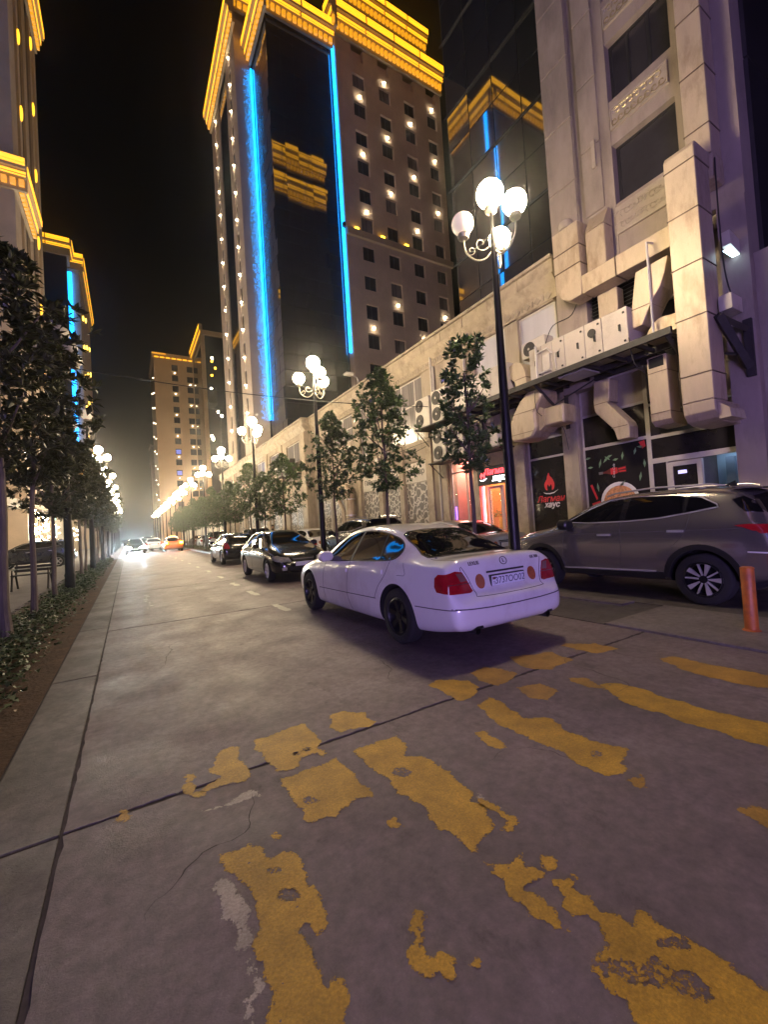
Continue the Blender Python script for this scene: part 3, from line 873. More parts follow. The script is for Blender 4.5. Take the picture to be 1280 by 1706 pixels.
# narrow black bay with the house emblem
MB().box(FX + 0.10, FX + 0.13, 7.80, 9.06, 3.17, 3.70).build('upper_pane', M['black_glass'], pod)
MB().box(FX + 0.10, FX + 0.13, 7.80, 9.06, 0.15, 3.11).build('film_pane', M['black_glass'], pod)
frame_bars([(7.75, 7.80, 0.12, 3.75), (9.06, 9.11, 0.12, 3.75), (7.80, 9.06, 3.11, 3.17), (7.80, 9.06, 3.70, 3.75)], FX + 0.08, 'shop_frame', pod)
def flame(x, y, z, s, parent, m1, m2, th=0.006):
    """flame over a bowl line: print or raised letter work, drawn mirrored because +y runs to the left of the viewer"""
    def P(l): return [(y - p[0] * s, z + p[1] * s) for p in l]
    a = smooth_poly([(-0.30, 0.02), (-0.36, 0.30), (-0.26, 0.50), (-0.16, 0.62), (-0.12, 0.80), (0.0, 1.0), (0.06, 0.82), (0.18, 0.70), (0.30, 0.50), (0.36, 0.28), (0.30, 0.02), (0.16, -0.06), (0.18, 0.14), (0.10, 0.3), (0.0, 0.16), (-0.1, 0.3), (-0.18, 0.14), (-0.16, -0.06)], 3)
    f = MB(); f.prism(P(a), 'x', x - th, x); f.build('flame_emblem', m1, parent)
    c = [(-0.5, -0.16), (-0.25, -0.22), (0.0, -0.24), (0.3, -0.2), (0.62, -0.06), (0.3, -0.26), (0.0, -0.31), (-0.28, -0.28)]
    f = MB(); f.prism(P(c), 'x', x - th, x); f.build('bowl_line', m2, parent)
flame(FX + 0.097, 8.42, 2.16, 0.50, pod, M['print_red'], M['print_white'])
text_mesh('emblem_name', 'Лагман', 0.27, M['print_red'], pod, facade_mtx(8.42, 1.86, FX + 0.094), 0.003, 0.25, bold=0.004)
text_mesh('emblem_name', 'хаус', 0.24, M['print_white'], pod, facade_mtx(8.38, 1.68, FX + 0.094), 0.003, 0.25, bold=0.008)

# grey stone tower base bay with the food poster -- parts of the tower
tw = thing('stone_tower', (11.5, 5.3, 0), 'tall grey stone tower with ducted lower floors and relief panels on the right', 'tower')
TX = 10.8
t = MB()
t.box(11.3, 16.0, 3.16, 7.46, 3.6, 58); t.box(11.9, 16, 3.16, 7.46, 0, 3.6)
t.box(TX, TX + 0.5, 6.62, 7.5, 4.75, 58)        # left pilaster strip
t.box(TX + 0.12, TX + 0.5, 6.46, 6.62, 7.6, 58)    # groove
t.box(TX + 0.02, TX + 0.5, 5.66, 6.46, 7.6, 58)
t.box(TX + 0.04, TX + 0.5, 3.16, 4.22, 7.6, 58)
t.box(TX, TX + 0.5, 3.16, 3.64, 0.0, 7.6)          # right pier to the ground
wz = [9.08 + 2.62 * k for k in range(19)]
t.box(TX + 0.04, TX + 0.5, 4.22, 5.66, 7.6, wz[0])
for k, z in enumerate(wz):
    z1 = z + 1.50
    t.box(TX + 0.04, TX + 0.5, 4.22, 5.66, z1, wz[k + 1] if k + 1 < len(wz) else 58)
t.box(TX + 0.25, TX + 0.5, 3.64, 6.62, 7.3, 7.6)
t.build('wall', M['grey_stone'], tw)
for k in range(12): MB().box(11.35, 16.0, 3.08, 3.155, 6.45 + 4.2 * k, 10.6 + 4.2 * k).build('dark_side_pane', M['win_glass'], tw)  # dark panes added to keep the tower's unlit side near black
MB().box(11.0, 11.3, 2.9, 3.158, 0, 6.4).build('side_wall', M['grey_stone'], tw)
# pilaster of the ground floor and drums
MB().box(FX - 0.12, FX + 0.4, 7.24, 7.46, 0, 4.72).build('pier', M['stone'], tw)
for k, z in enumerate(wz[:9]):
    m = (4.72, 5.2) if k > 0 else ()
    window(TX + 0.02, 4.23, 5.65, z, z + 1.5, m, (), 'win_glass', tw, 'mullion', 0.07, 0.2)
    pm = MB(); z0 = z + 1.5 + 0.35; z1 = z0 + 0.52
    if k == 0:
        p2 = MB(); p2.box(TX - 0.02, TX + 0.038, 4.25, 5.66, 8.28, 8.96); p2.build('relief_panel', M['relief'], tw)
    p = MB(); p.box(TX, TX + 0.038, 4.30, 5.62, z0, z1)
    po = p.build('relief_panel', M['relief'], tw)
    r = random.Random(k)
    sc = MB()
    for (a0, a1, c0, c1) in ((4.30, 5.62, z0, z0 + 0.03), (4.30, 5.62, z1 - 0.03, z1), (4.30, 4.33, z0 + 0.03, z1 - 0.03), (5.59, 5.62, z0 + 0.03, z1 - 0.03)):
        sc.box(TX - 0.03, TX - 0.001, a0, a1, c0, c1)
    sc.build('panel_border', M['relief'], po)
    sc = MB()
    for q in range(15):
        cy, cz = 4.42 + q * 0.078, (z0 + z1) / 2 + 0.1 * (1 if q % 2 else -1)
        pts = []
        for a in range(9):
            th = a * 0.75 + (0 if q % 2 else pi); rr = 0.115 - a * 0.011
            pts.append((TX - 0.015, cy + rr * cos(th), cz + rr * sin(th)))
        sc.tube(pts, 0.014, 5)
    sc.build('scrollwork', M['gilt'], po)
sc = MB()
for q in range(26):
    cy, cz = 4.4 + (q % 13) * 0.098, 8.48 + 0.28 * (q // 13)
    sc.tube([(TX - 0.03, cy + (0.1 - a * 0.011) * cos(a * 0.75 + q), cz + (0.1 - a * 0.011) * sin(a * 0.75 + q)) for a in range(8)], 0.013, 5)
sc.build('scrollwork', M['relief'], tw)
lo = MB().box(11.02, 11.08, 4.3, 6.6, 5.3, 7.28).build('louvre_window', M['win_glass'], tw)
for k in range(9): MB().prism([(10.93, 6.42 + 0.095 * k), (11.0, 6.46 + 0.095 * k), (11.0, 6.475 + 0.095 * k), (10.93, 6.435 + 0.095 * k)], 'y', 4.3, 6.6).build('slat', M['mullion'], lo)
MB().box(10.9, 11.0, 4.3, 6.6, 6.2, 6.27).build('sill', M['white_frame'], lo)
# stone courses cut into the pilasters (thin dark joints stand as recesses between blocks)
z = 8.7
while z < 34:
    MB().box(TX - 0.05, TX - 0.002, 6.64, 7.48, z + 0.012, z + 1.72).build('facing_block', M['grey_stone'], tw, bevel=0.012)
    MB().box(TX - 0.03, TX + 0.018, 5.92, 6.44, z + 0.5, z + 2.2).build('facing_block', M['grey_stone'], tw, bevel=0.012)
    z += 1.74
o = MB().box(TX - 0.1, TX - 0.005, 6.02, 6.12, 10.3, 11.0).build('wall_fitting', M['relief'], tw)
# poster bay, upper dark glass, side door bay
PX = 11.12
MB().box(PX, PX + 0.03, 5.52, 7.18, 0.15, 3.12).build('poster_pane', M['black_glass'], tw)
MB().box(PX, PX + 0.03, 5.52, 7.18, 3.2, 4.02).build('upper_pane', M['black_glass'], tw)
MB().box(PX, PX + 0.03, 5.52, 7.18, 4.08, 4.9).build('film_pane', M['relief'], tw)
MB().box(PX, PX + 0.03, 3.7, 5.42, 2.6, 3.08).build('upper_pane', M['black_glass'], tw)
MB().box(PX, PX + 0.03, 5.2, 5.42, 3.16, 4.02).build('upper_pane', M['black_glass'], tw)
MB().box(PX, PX + 0.03, 5.12, 5.42, 0.15, 2.48).build('film_pane', M['black_glass'], tw)
MB().box(PX, PX + 0.2, 3.66, 5.18, 3.7, 7.28).build('recessed_wall', M['grey_stone'], tw)
frame_bars([(7.18, 7.23, 0.12, 4.95), (5.42, 5.52, 0.12, 4.95), (5.52, 7.18, 3.12, 3.2), (5.52, 7.18, 4.02, 4.08), (5.52, 7.18, 4.9, 4.95), (3.64, 5.42, 2.48, 2.6), (3.7, 5.42, 3.08, 3.16), (5.12, 5.42, 3.9, 3.96), (3.64, 3.7, 0.12, 2.48), (5.09, 5.12, 0.12, 2.48)], PX - 0.02, 'shop_frame', tw)
door = frame_bars([(4.98, 5.08, 0.14, 2.45), (4.38, 4.48, 0.14, 2.45), (4.48, 4.98, 2.35, 2.45), (4.48, 4.98, 0.14, 0.3)], PX - 0.03, 'shop_door', tw, d=0.09)
MB().box(PX, PX + 0.02, 4.48, 4.98, 0.3, 2.35).build('door_pane', M['black_glass'], door)
MB().box(PX - 0.01, PX - 0.003, 4.70, 4.88, 2.16, 2.24).build('lit_notice', emit('notice_led', (0.55, 0.5, 1.0), 1.6), door)
M['lit_pane'] = glass_clear('shop_window_glass', (0.9, 0.95, 1))
MB().box(PX, PX + 0.015, 3.7, 4.36, 0.15, 2.48).build('side_pane', M['lit_pane'], tw)
M['room_wall'] = mat('room_wall', (0.55, 0.62, 0.72), 0.7, var=0.1)
r = MB(); r.box(11.85, 11.89, 3.66, 4.37, 0.14, 2.6); r.box(PX + 0.05, 11.84, 3.645, 3.658, 0.14, 2.6)
r.build('room_wall', M['room_wall'], tw)
MB().box(11.4, 11.6, 3.7, 4.3, 2.60, 2.64).build('ceiling_lamp', emit('cool_lamp', (0.6, 0.82, 1.0), 5.0), tw)
MB().box(11.6, 11.7, 3.95, 4.12, 0.14, 2.45).build('curtain', mat('curtain_grey', (0.3, 0.32, 0.4), 0.9), tw)
# food poster: bowl of noodles, bottle, herbs, chillies (flat print, a few mm of vinyl)
def disc(y, z, ry, rz, x0, x1, n=28): return MB().prism([(y + ry * cos(2 * pi * k / n), z + rz * sin(2 * pi * k / n)) for k in range(n)], 'x', x0, x1)
disc(6.30, 1.62, 0.52, 0.52, PX - 0.004, PX - 0.001).build('bowl_print', M['print_white'], tw)
disc(6.30, 1.60, 0.44, 0.44, PX - 0.006, PX - 0.004).build('food_print', M['print_food'], tw)
n = MB(); r = random.Random(5)
for i in range(26):
    a = r.uniform(0, 6.28); q = 0.36 * math.sqrt(r.random()); cy, cz = 6.30 + q * cos(a), 1.60 + q * sin(a); th = r.uniform(0, 6.28); L = r.uniform(0.06, 0.14)
    p = [(cy + L * cos(th + s_ * 0.7) * (0.4 + 0.6 * s_), cz + L * sin(th + s_ * 0.7) * (0.4 + 0.6 * s_)) for s_ in (0, 0.5, 1)]
    n.prism([(p[0][0], p[0][1]), (p[1][0] + 0.012, p[1][1]), (p[2][0], p[2][1]), (p[1][0] - 0.012, p[1][1] - 0.014)], 'x', PX - 0.008, PX - 0.0062)
n.build('noodle_print', M['print_noodle'], tw)
def bpoly(l, cy, cz, s, ang): return [(cy - s * (p[0] * cos(ang) - p[1] * sin(ang)), cz + s * (p[0] * sin(ang) + p[1] * cos(ang))) for p in l]
BA = 0.05
body = [(-0.46, 0.035), (-0.25, 0.04), (-0.1, 0.1), (0.06, 0.125), (0.22, 0.095), (0.52, 0.11), (0.52, -0.11), (0.22, -0.095), (0.06, -0.125), (-0.1, -0.1), (-0.25, -0.04), (-0.46, -0.035)]
MB().prism(bpoly(body, 6.45, 2.44, 0.72, BA), 'x', PX - 0.005, PX - 0.001).build('bottle_print', mat('print_cola', (0.13, 0.02, 0.02), 0.4, var=0.3), tw)
MB().prism(bpoly([(-0.06, 0.115), (0.06, 0.128), (0.2, 0.1), (0.2, -0.1), (0.06, -0.128), (-0.06, -0.115)], 6.45, 2.44, 0.72, BA), 'x', PX - 0.007, PX - 0.005).build('bottle_label', M['print_red'], tw)
MB().prism(bpoly([(0.24, 0.06), (0.5, 0.075), (0.5, 0.02), (0.24, 0.01)], 6.45, 2.44, 0.72, BA), 'x', PX - 0.007, PX - 0.005).build('bottle_shine', M['print_red'], tw)
MB().prism(bpoly([(0.24, -0.03), (0.5, -0.045), (0.5, -0.09), (0.24, -0.075)], 6.45, 2.44, 0.72, BA), 'x', PX - 0.007, PX - 0.005).build('bottle_shine', M['print_red'], tw)
MB().prism(bpoly([(-0.52, 0.05), (-0.36, 0.05), (-0.36, -0.05), (-0.52, -0.05)], 6.45, 2.44, 0.72, BA), 'x', PX - 0.007, PX - 0.005).build('bottle_cap', M['lettering'], tw)
text_mesh('label_script', 'Coca-Cola', 0.085, M['print_white'], tw, plane_mtx((PX - 0.009, 6.40, 2.44), (0, -sin(0.05) , cos(0.05)), (0, cos(0.05), sin(0.05))), 0.001, 0.3)
g = MB()
for i in range(16):
    cy, cz = r.uniform(5.6, 7.12), r.uniform(1.9, 3.05)
    if abs(cy - 6.45) < 0.45 and abs(cz - 2.44) < 0.16: continue
    th = r.uniform(0, 6.28); L = r.uniform(0.06, 0.13)
    g.prism([(cy - L * cos(th), cz - L * sin(th)), (cy + 0.03 * sin(th), cz - 0.03 * cos(th)), (cy + L * cos(th), cz + L * sin(th)), (cy - 0.035 * sin(th), cz + 0.035 * cos(th))], 'x', PX - 0.004, PX - 0.001)
g.build('herb_print', M['print_green'], tw)
for l in ([(7.1, 2.12), (7.04, 2.15), (6.9, 1.75), (6.94, 1.70)], [(7.08, 1.62), (6.85, 1.68), (6.8, 1.58), (7.05, 1.5)], [(5.72, 3.08), (5.58, 3.1), (5.56, 2.95), (5.64, 2.9)]):
    MB().prism(l, 'x', PX - 0.004, PX - 0.001).build('chilli_print', M['print_red'], tw)
# bit of neighbouring shop at the far right edge
nb = thing('corner_shop_front', (11.4, 0.5, 0), 'dark shop front past the stone pier with a small warm framed sign box', 'shop front')
MB().box(11.35, 16, -9, 2.88, 0, 6.3).build('wall', M['grey_stone'], nb)
MB().box(11.32, 11.345, -3, 2.86, 0.3, 3.2).build('film_pane', M['black_glass'], nb)
MB().box(11.25, 11.34, 1.9, 2.86, 4.0, 4.75).build('sign_box', M['stone_trim'], nb, bevel=0.02)
MB().box(11.24, 11.249, 1.96, 2.8, 4.06, 4.69).build('sign_face', mat('sign_face_warm', (0.5, 0.33, 0.16), 0.4, var=0.3), nb)
bl = MB()
for k in range(9): bl.box(11.29, 11.315, 2.2, 2.86, 2.95 + 0.07 * k, 2.99 + 0.07 * k)
bl.build('blind_slats', emit('lit_blind', (0.35, 0.45, 1.0), 0.8), nb)

# door bay of the restaurant
MB().box(FX - 0.16, FX - 0.02, 9.62, 11.22, 2.55, 3.18).build('backing_tmp', M['sign_black'], None)
sg = bpy.data.objects['backing_tmp']; sg.name = 'restaurant_sign'
tag(sg, 'black signboard with glowing red flame emblem and script over the restaurant door', 'sign')
M['red_neon'] = emit('sign_red_led', (1.0, 0.03, 0.05), 3.0); M['white_neon'] = emit('sign_white_led', (0.9, 0.95, 1.0), 9.0)
flame(FX - 0.165, 10.95, 2.80, 0.30, sg, M['red_neon'], M['white_neon'], 0.02)
text_mesh('lettering', 'Лагман', 0.30, M['red_neon'], sg, facade_mtx(10.35, 2.98, FX - 0.172), 0.012, 0.25, bold=0.004)
text_mesh('lettering', 'хаус', 0.27, M['white_neon'], sg, facade_mtx(10.2, 2.74, FX - 0.172), 0.012, 0.25, bold=0.006)
rest = thing('restaurant_entrance', (11.4, 11, 0), 'lit restaurant doorway and window with red neon edge below the black signboard', 'shop entrance')
M['brick_warm'] = mat('interior_orange', (0.66, 0.30, 0.12), 0.7, var=0.3, scale=9, stretch=(1, 0.6, 2))
M['mosaic'] = mat('interior_mosaic', (0.52, 0.36, 0.18), 0.5, var=0.6, scale=24)
M['pink_wall'] = mat('interior_pink', (0.75, 0.30, 0.24), 0.7, var=0.1)
i = MB(); i.box(13.0, 13.05, 9.68, 11.5, 0.12, 3.2); i.build('interior_wall', M['brick_warm'], rest)
i = MB(); i.box(13.0, 13.05, 11.52, 12.2, 0.12, 3.2); i.build('interior_wall', M['pink_wall'], rest); MB().box(11.5, 12.9, 11.5, 11.53, 0.13, 3.2).build('interior_wall', M['brick_warm'], rest)
i = MB(); i.box(12.2, 12.25, 12.2, 12.95, 0.12, 3.6); i.build('interior_wall', M['mosaic'], rest)
i = MB(); i.box(11.37, 13.2, 9.66, 12.95, 3.63, 3.66); i.box(11.37, 13.2, 9.64, 9.66, 0.12, 3.6); i.box(11.37, 13.2, 12.96, 12.98, 0.12, 3.6); i.build('interior_shell', M['pink_wall'], rest)
i = MB(); i.box(11.37, 13.2, 9.66, 12.95, 0.10, 0.13); i.build('interior_floor', M['paving'], rest)
MB().box(11.9, 12.5, 9.9, 11.0, 3.45, 3.5).build('ceiling_lamp', emit('warm_lamp', (1.0, 0.66, 0.34), 42.0), rest)
MB().box(11.6, 11.9, 11.7, 12.8, 3.45, 3.5).build('ceiling_lamp', emit('rose_lamp', (1.0, 0.6, 0.45), 55.0), rest)
MB().box(11.6, 11.95, 11.05, 11.48, 0.13, 0.85).build('counter', mat('counter_grey', (0.25, 0.24, 0.27), 0.6), rest)
MB().box(11.62, 11.93, 11.07, 11.46, 0.86, 1.4).build('display_case', mat('display_yellow', (0.8, 0.6, 0.22), 0.5), rest)
pl = MB(); r = random.Random(3)
for q in range(60):
    cy, cz, cx = 11.25 + r.gauss(0, 0.12), 1.42 + abs(r.gauss(0, 0.10)), 11.75 + r.gauss(0, 0.08); a = r.uniform(0, 6.28)
    pl.add([(cx, cy, cz), (cx, cy + 0.07 * cos(a), cz + 0.07 * sin(a)), (cx + 0.02, cy + 0.07 * cos(a + 0.6), cz + 0.07 * sin(a + 0.6))], [(0, 1, 2)])
pl.build('pot_plant', M['print_green'], rest)
frame_bars([(10.94, 11.0, 0.13, 2.5), (10.30, 10.38, 0.13, 2.5), (10.38, 10.94, 2.42, 2.5), (9.68, 9.74, 0.13, 2.5)], FX + 0.06, 'door_frame', rest, d=0.1)
MB().box(FX + 0.1, FX + 0.115, 10.38, 10.94, 0.13, 2.42).build('door_pane', M['lit_pane'], rest)
MB().box(FX + 0.1, FX + 0.115, 9.74, 10.30, 0.13, 2.5).build('side_pane', M['lit_pane'], rest)
MB().box(FX + 0.1, FX + 0.115, 11.58, 12.9, 0.2, 3.62).build('window_pane', M['lit_pane'], rest)
frame_bars([(11.56, 11.6, 0.13, 3.65), (12.88, 12.92, 0.13, 3.65), (11.6, 12.88, 3.2, 3.25), (12.06, 12.1, 0.13, 3.2)], FX + 0.08, 'window_frame', rest)
MB().tube([(FX - 0.06, 11.12, 0.2), (FX - 0.06, 11.12, 2.52)], 0.03, 8).build('neon_tube', emit('neon_red', (1.0, 0.02, 0.03), 16.0), rest)
MB().tube([(FX - 0.06, 11.03, 0.2), (FX - 0.06, 11.03, 2.52)], 0.018, 8).build('neon_tube', emit('neon_pink', (1.0, 0.35, 0.3), 12.0), rest)
MB().tube([(FX + 0.02, 9.70, 0.2), (FX + 0.02, 9.70, 2.52)], 0.02, 8).build('neon_tube', emit('neon_rose', (1.0, 0.45, 0.36), 6.0), rest)
MB().tube([(FX + 0.16, 12.83, 0.3), (FX + 0.16, 12.83, 1.9)], 0.02, 6).build('violet_tube', emit('violet_tube', (0.4, 0.1, 1.0), 6.0), rest)
MB().box(FX - 0.01, FX - 0.002, 9.68, 11.18, 3.20, 3.66).build('fascia', mat('fascia_lit_yellow', (0.56, 0.42, 0.19), 0.6, var=0.2, scale=6), rest)  # yellow light on the wall over the sign put into the colour
# ================================================================ AIR HANDLING: DUCTS, UNITS, STEEL
def flange(name, parent, x0, x1, y0, y1, z, g=0.018, t=0.022):
    MB().box(x0 - g, x1 + g, y0 - g, y1 + g, z - t, z + t).build(name, M['duct_joint'], parent)
def duct_thing(loc, label): return thing('air_duct', loc, label, 'air duct', 'galvanised air ducts on the stone tower')
# big vertical duct
d = duct_thing((9.9, 3.77, 3.0), 'wide cream vertical duct, broadest of all, ending in a bent foot above the side door')
zs = [3.42, 3.95, 5.08, 6.12, 7.15, 8.12]
for a, c in zip(zs[:-1], zs[1:]):
    MB().box(9.6, 10.2, 3.50, 4.04, a + 0.004, c - 0.004).build('duct_section', M['duct'], d, bevel=0.012)
for z in zs[1:]: flange('flange', d, 9.6, 10.2, 3.50, 4.04, z, 0.012, 0.008)
MB().prism([(9.6, 3.415), (9.62, 3.2), (9.74, 3.06), (9.95, 3.0), (10.75, 3.0), (10.75, 3.4), (10.2, 3.415)], 'y', 3.50, 4.04).build('foot_elbow', M['duct'], d, bevel=0.015)
MB().prism([(3.495, 3.36), (3.32, 3.2), (3.30, 3.03), (3.495, 3.02)], 'x', 9.72, 10.4).build('foot_transition', M['duct'], d)
MB().prism([(9.6, 8.125), (9.6, 8.36), (9.66, 8.46), (10.29, 8.46), (10.29, 8.125)], 'y', 3.50, 4.04).build('top_elbow', M['duct'], d, bevel=0.015)
# slim stack above it, on the tower face
d = duct_thing((10.55, 3.68, 7.9), 'slim cream duct stack climbing the tower face above the broadest duct')
z = 8.47; k = 0
while z < 40:
    z1 = z + (0.62 if k % 3 == 0 else 1.2)
    MB().box(10.3, 10.79, 3.46, 3.90, z + 0.006, z1 - 0.006).build('duct_section', M['duct'], d, bevel=0.012)
    flange('flange', d, 10.3, 10.79, 3.46, 3.90, z1, 0.012, 0.008); z = z1; k += 1
MB().box(10.3, 10.79, 3.44, 3.92, 7.95, 8.46).build('elbow_box', M['duct'], d, bevel=0.03)
# riser and long horizontal run
d = duct_thing((10.4, 5.6, 6.9), 'long level cream duct run with an upright left end under the lowest tower window')
MB().box(10.1, 10.6, 6.28, 7.02, 8.26, 8.86).build('duct_section', M['duct'], d, bevel=0.015)
MB().box(10.1, 10.6, 6.28, 7.02, 7.78, 8.25).build('duct_section', M['duct'], d, bevel=0.015)
MB().prism([(7.02, 7.77), (6.28, 7.77), (6.28, 7.40), (6.3, 6.94), (6.62, 6.92), (6.86, 7.05), (7.0, 7.3)], 'x', 10.1, 10.6).build('corner_elbow', M['duct'], d, bevel=0.02)
flange('flange', d, 10.1, 10.6, 6.28, 7.02, 8.255, 0.012, 0.008); flange('flange', d, 10.1, 10.6, 6.28, 7.02, 7.775, 0.012, 0.008)
for a, c in ((5.42, 6.275), (4.06, 5.40)):
    MB().box(10.1, 10.6, a, c, 6.93, 7.39).build('duct_section', M['duct'], d, bevel=0.015)
MB().box(10.088, 10.612, 5.402, 5.418, 6.92, 7.40).build('flange', M['duct_joint'], d)
MB().box(10.55, 10.85, 5.66, 6.16, 6.12, 6.92).build('wall_stub', M['duct'], d, bevel=0.015)
MB().box(10.3, 10.7, 5.72, 6.22, 7.41, 8.5).build('branch_riser', M['duct'], d, bevel=0.02)
MB().prism([(10.3, 8.51), (10.7, 8.51), (10.7, 8.95), (10.55, 8.95)], 'y', 5.72, 6.22).build('branch_cap', M['duct'], d)
MB().lathe([(0.02, 0), (0.17, 0.05), (0.2, 0.14), (0.17, 0.24), (0.02, 0.28)], (10.6, 6.92, 9.1), 12).build('drum_fitting', M['relief'], d, smooth=True)
# S-shaped drop from the level run to the unit
d = duct_thing((10.2, 4.7, 5.4), 'curved S shaped cream duct dropping from the level run to the white unit')
MB().prism([(4.88, 6.66), (4.21, 6.68), (4.30, 6.36), (4.40, 6.12), (4.56, 5.92), (4.68, 5.72), (4.82, 5.46), (5.10, 5.44), (5.06, 5.66), (5.03, 5.84), (4.99, 6.05)], 'x', 9.9, 10.5).build('duct_body', M['duct'], d, bevel=0.012)
MB().prism([(5.035, 5.848), (4.605, 5.838), (4.61, 5.858), (5.03, 5.868)], 'x', 9.892, 10.508).build('seam', M['duct_joint'], d)
# elbow and drop on the right below the platform
d = duct_thing((10.3, 4.5, 3.1), 'narrow cream duct with a dark mouth hanging below the platform left of the broadest duct')
MB().prism(smooth_poly([(4.82, 5.06), (4.74, 5.32), (4.52, 5.48), (4.3, 5.46)], 4, False) + [(4.12, 5.46), (4.12, 5.14), (4.4, 5.1)], 'x', 10.0, 10.5).build('bend', M['duct'], d)
MB().box(10.0, 10.45, 4.44, 4.84, 3.46, 4.70).build('duct_section', M['duct'], d, bevel=0.012)
MB().box(9.995, 9.999, 4.50, 4.80, 4.46, 4.68).build('mouth', M['cavity'], d)
MB().prism([(10.0, 3.455), (10.02, 3.3), (10.15, 3.2), (10.7, 3.18), (10.7, 3.455)], 'y', 4.44, 4.84).build('foot_elbow', M['duct'], d)
flange('flange', d, 10.0, 10.45, 4.44, 4.84, 3.46, 0.01, 0.006); flange('flange', d, 10.0, 10.45, 4.44, 4.84, 4.35, 0.01, 0.006)
# faceted elbow left below the platform
d = duct_thing((10.1, 8.0, 3.55), 'bulky faceted cream duct elbow hanging under the left end of the platform')
MB().prism([(7.95, 4.86), (8.22, 4.66), (8.40, 4.46), (8.65, 4.03), (8.64, 3.72), (8.52, 3.57), (8.2, 3.54), (7.86, 3.57), (7.70, 3.8), (7.72, 4.25), (7.47, 4.6), (7.47, 4.86)], 'x', 9.75, 10.5).build('elbow_body', M['duct'], d, bevel=0.05)
MB().box(9.95, 10.5, 6.96, 7.70, 3.82, 4.32).build('side_run', M['duct'], d, bevel=0.04)
MB().prism([(7.70, 4.4), (7.70, 3.72), (7.55, 3.82), (7.55, 4.32)], 'x', 9.9, 10.5).build('transition', M['duct'], d)
MB().box(9.742, 10.508, 7.71, 8.50, 4.322, 4.336).build('seam', M['duct_joint'], d); MB().box(9.742, 10.508, 7.8, 8.63, 3.74, 3.754).build('seam', M['duct_joint'], d)
MB().tube([(9.85, 4.58, 5.05), (9.85, 4.58, 7.15), (10.1, 4.58, 7.2)], 0.025, 8).build('support_pipe', M['rim_silver'], d, True)
# offset drop in front of the dark window
d = duct_thing((10.6, 6.0, 3.1), 'small kinked cream duct dropping in front of the dark panes over the food poster')
MB().prism([(6.37, 4.72), (5.96, 4.70), (6.0, 4.2), (6.06, 4.12)] + [(5.60, 3.54), (5.56, 3.42), (5.57, 3.13), (5.87, 3.12), (5.93, 3.36), (6.0, 3.48), (6.40, 3.95), (6.42, 4.14)], 'x', 10.45, 10.85).build('duct_body', M['duct'], d, bevel=0.015)
MB().box(10.44, 10.86, 5.6, 6.0, 3.44, 3.456).build('seam', M['duct_joint'], d)
MB().box(10.44, 10.86, 6.0, 6.40, 4.13, 4.146).build('seam', M['duct_joint'], d)
# elbow between the two units
d = duct_thing((10.1, 8.2, 5.05), 'short yellowish curved duct elbow between the two white units on the platform')
MB().prism(smooth_poly([(8.50, 5.80), (8.28, 5.84), (8.08, 5.72), (7.97, 5.45), (7.95, 5.06)], 4, False) + [(8.32, 5.06), (8.36, 5.3), (8.50, 5.42)], 'x', 9.8, 10.4).build('elbow_body', M['duct'], d)
MB().box(9.79, 10.41, 7.94, 8.33, 5.32, 5.335).build('seam', M['duct_joint'], d)

# air handling units on the steel platform
def ahu(y0, y1, z0, z1, seams, label):
    u = thing('air_handling_unit', (10.1, (y0 + y1) / 2, z0), label, 'air handler', 'white air handling units on the platform')
    ed = [y0] + seams + [y1]
    for a, c in zip(ed[:-1], ed[1:]):
        p = MB().box(9.7, 10.5, a + 0.006, c - 0.006, z0, z1).build('casing_panel', M['ahu'], u, bevel=0.01)
        if c - a > 0.35:
            for zz in (z0 + 0.12, z1 - 0.12):
                MB().box(9.675, 9.698, a + 0.06, a + 0.10, zz - 0.02, zz + 0.02).build('latch', M['trim_black'], p)
            MB().prism([(a + 0.16, z0 + 0.36), (a + 0.2, z0 + 0.38), (a + 0.2, z0 + 0.52), (a + 0.16, z0 + 0.52)], 'x', 9.66, 9.698).build('handle', M['trim_black'], p)
    return u
u = ahu(5.02, 7.72, 5.06, 5.94, [5.62, 6.06, 6.62, 6.98, 7.32], 'long white air handling unit with round gauge and latches, right of the curved elbow')
MB().lathe([(0.1, 0), (0.1, 0.03), (0.07, 0.035)], (9.66, 5.86, 5.66), 16, 'x').build('gauge', M['steel'], u)
MB().box(9.62, 9.69, 7.02, 7.24, 5.2, 5.62).build('control_box', M['ac_white'], u, bevel=0.01)
p = MB(); p.tube([(9.66, 7.46, 5.0), (9.66, 7.46, 5.96)], 0.03, 8); p.tube([(9.64, 7.4, 5.75), (9.64, 7.1, 5.78), (9.64, 6.95, 5.6)], 0.018, 6); p.tube([(9.64, 7.4, 5.2), (9.64, 7.0, 5.18)], 0.02, 6); p.tube([(9.64, 6.86, 5.15), (9.64, 6.86, 5.55), (9.64, 6.7, 5.6)], 0.015, 6)
p.build('pipework', M['rim_silver'], u, smooth=True)
u = ahu(8.55, 10.9, 5.06, 5.96, [9.2, 10.05], 'white air handling unit behind the near lamp post, left of the curved elbow')
MB().lathe([(0.1, 0), (0.1, 0.03), (0.07, 0.035)], (9.66, 9.34, 5.56), 16, 'x').build('gauge', M['steel'], u)
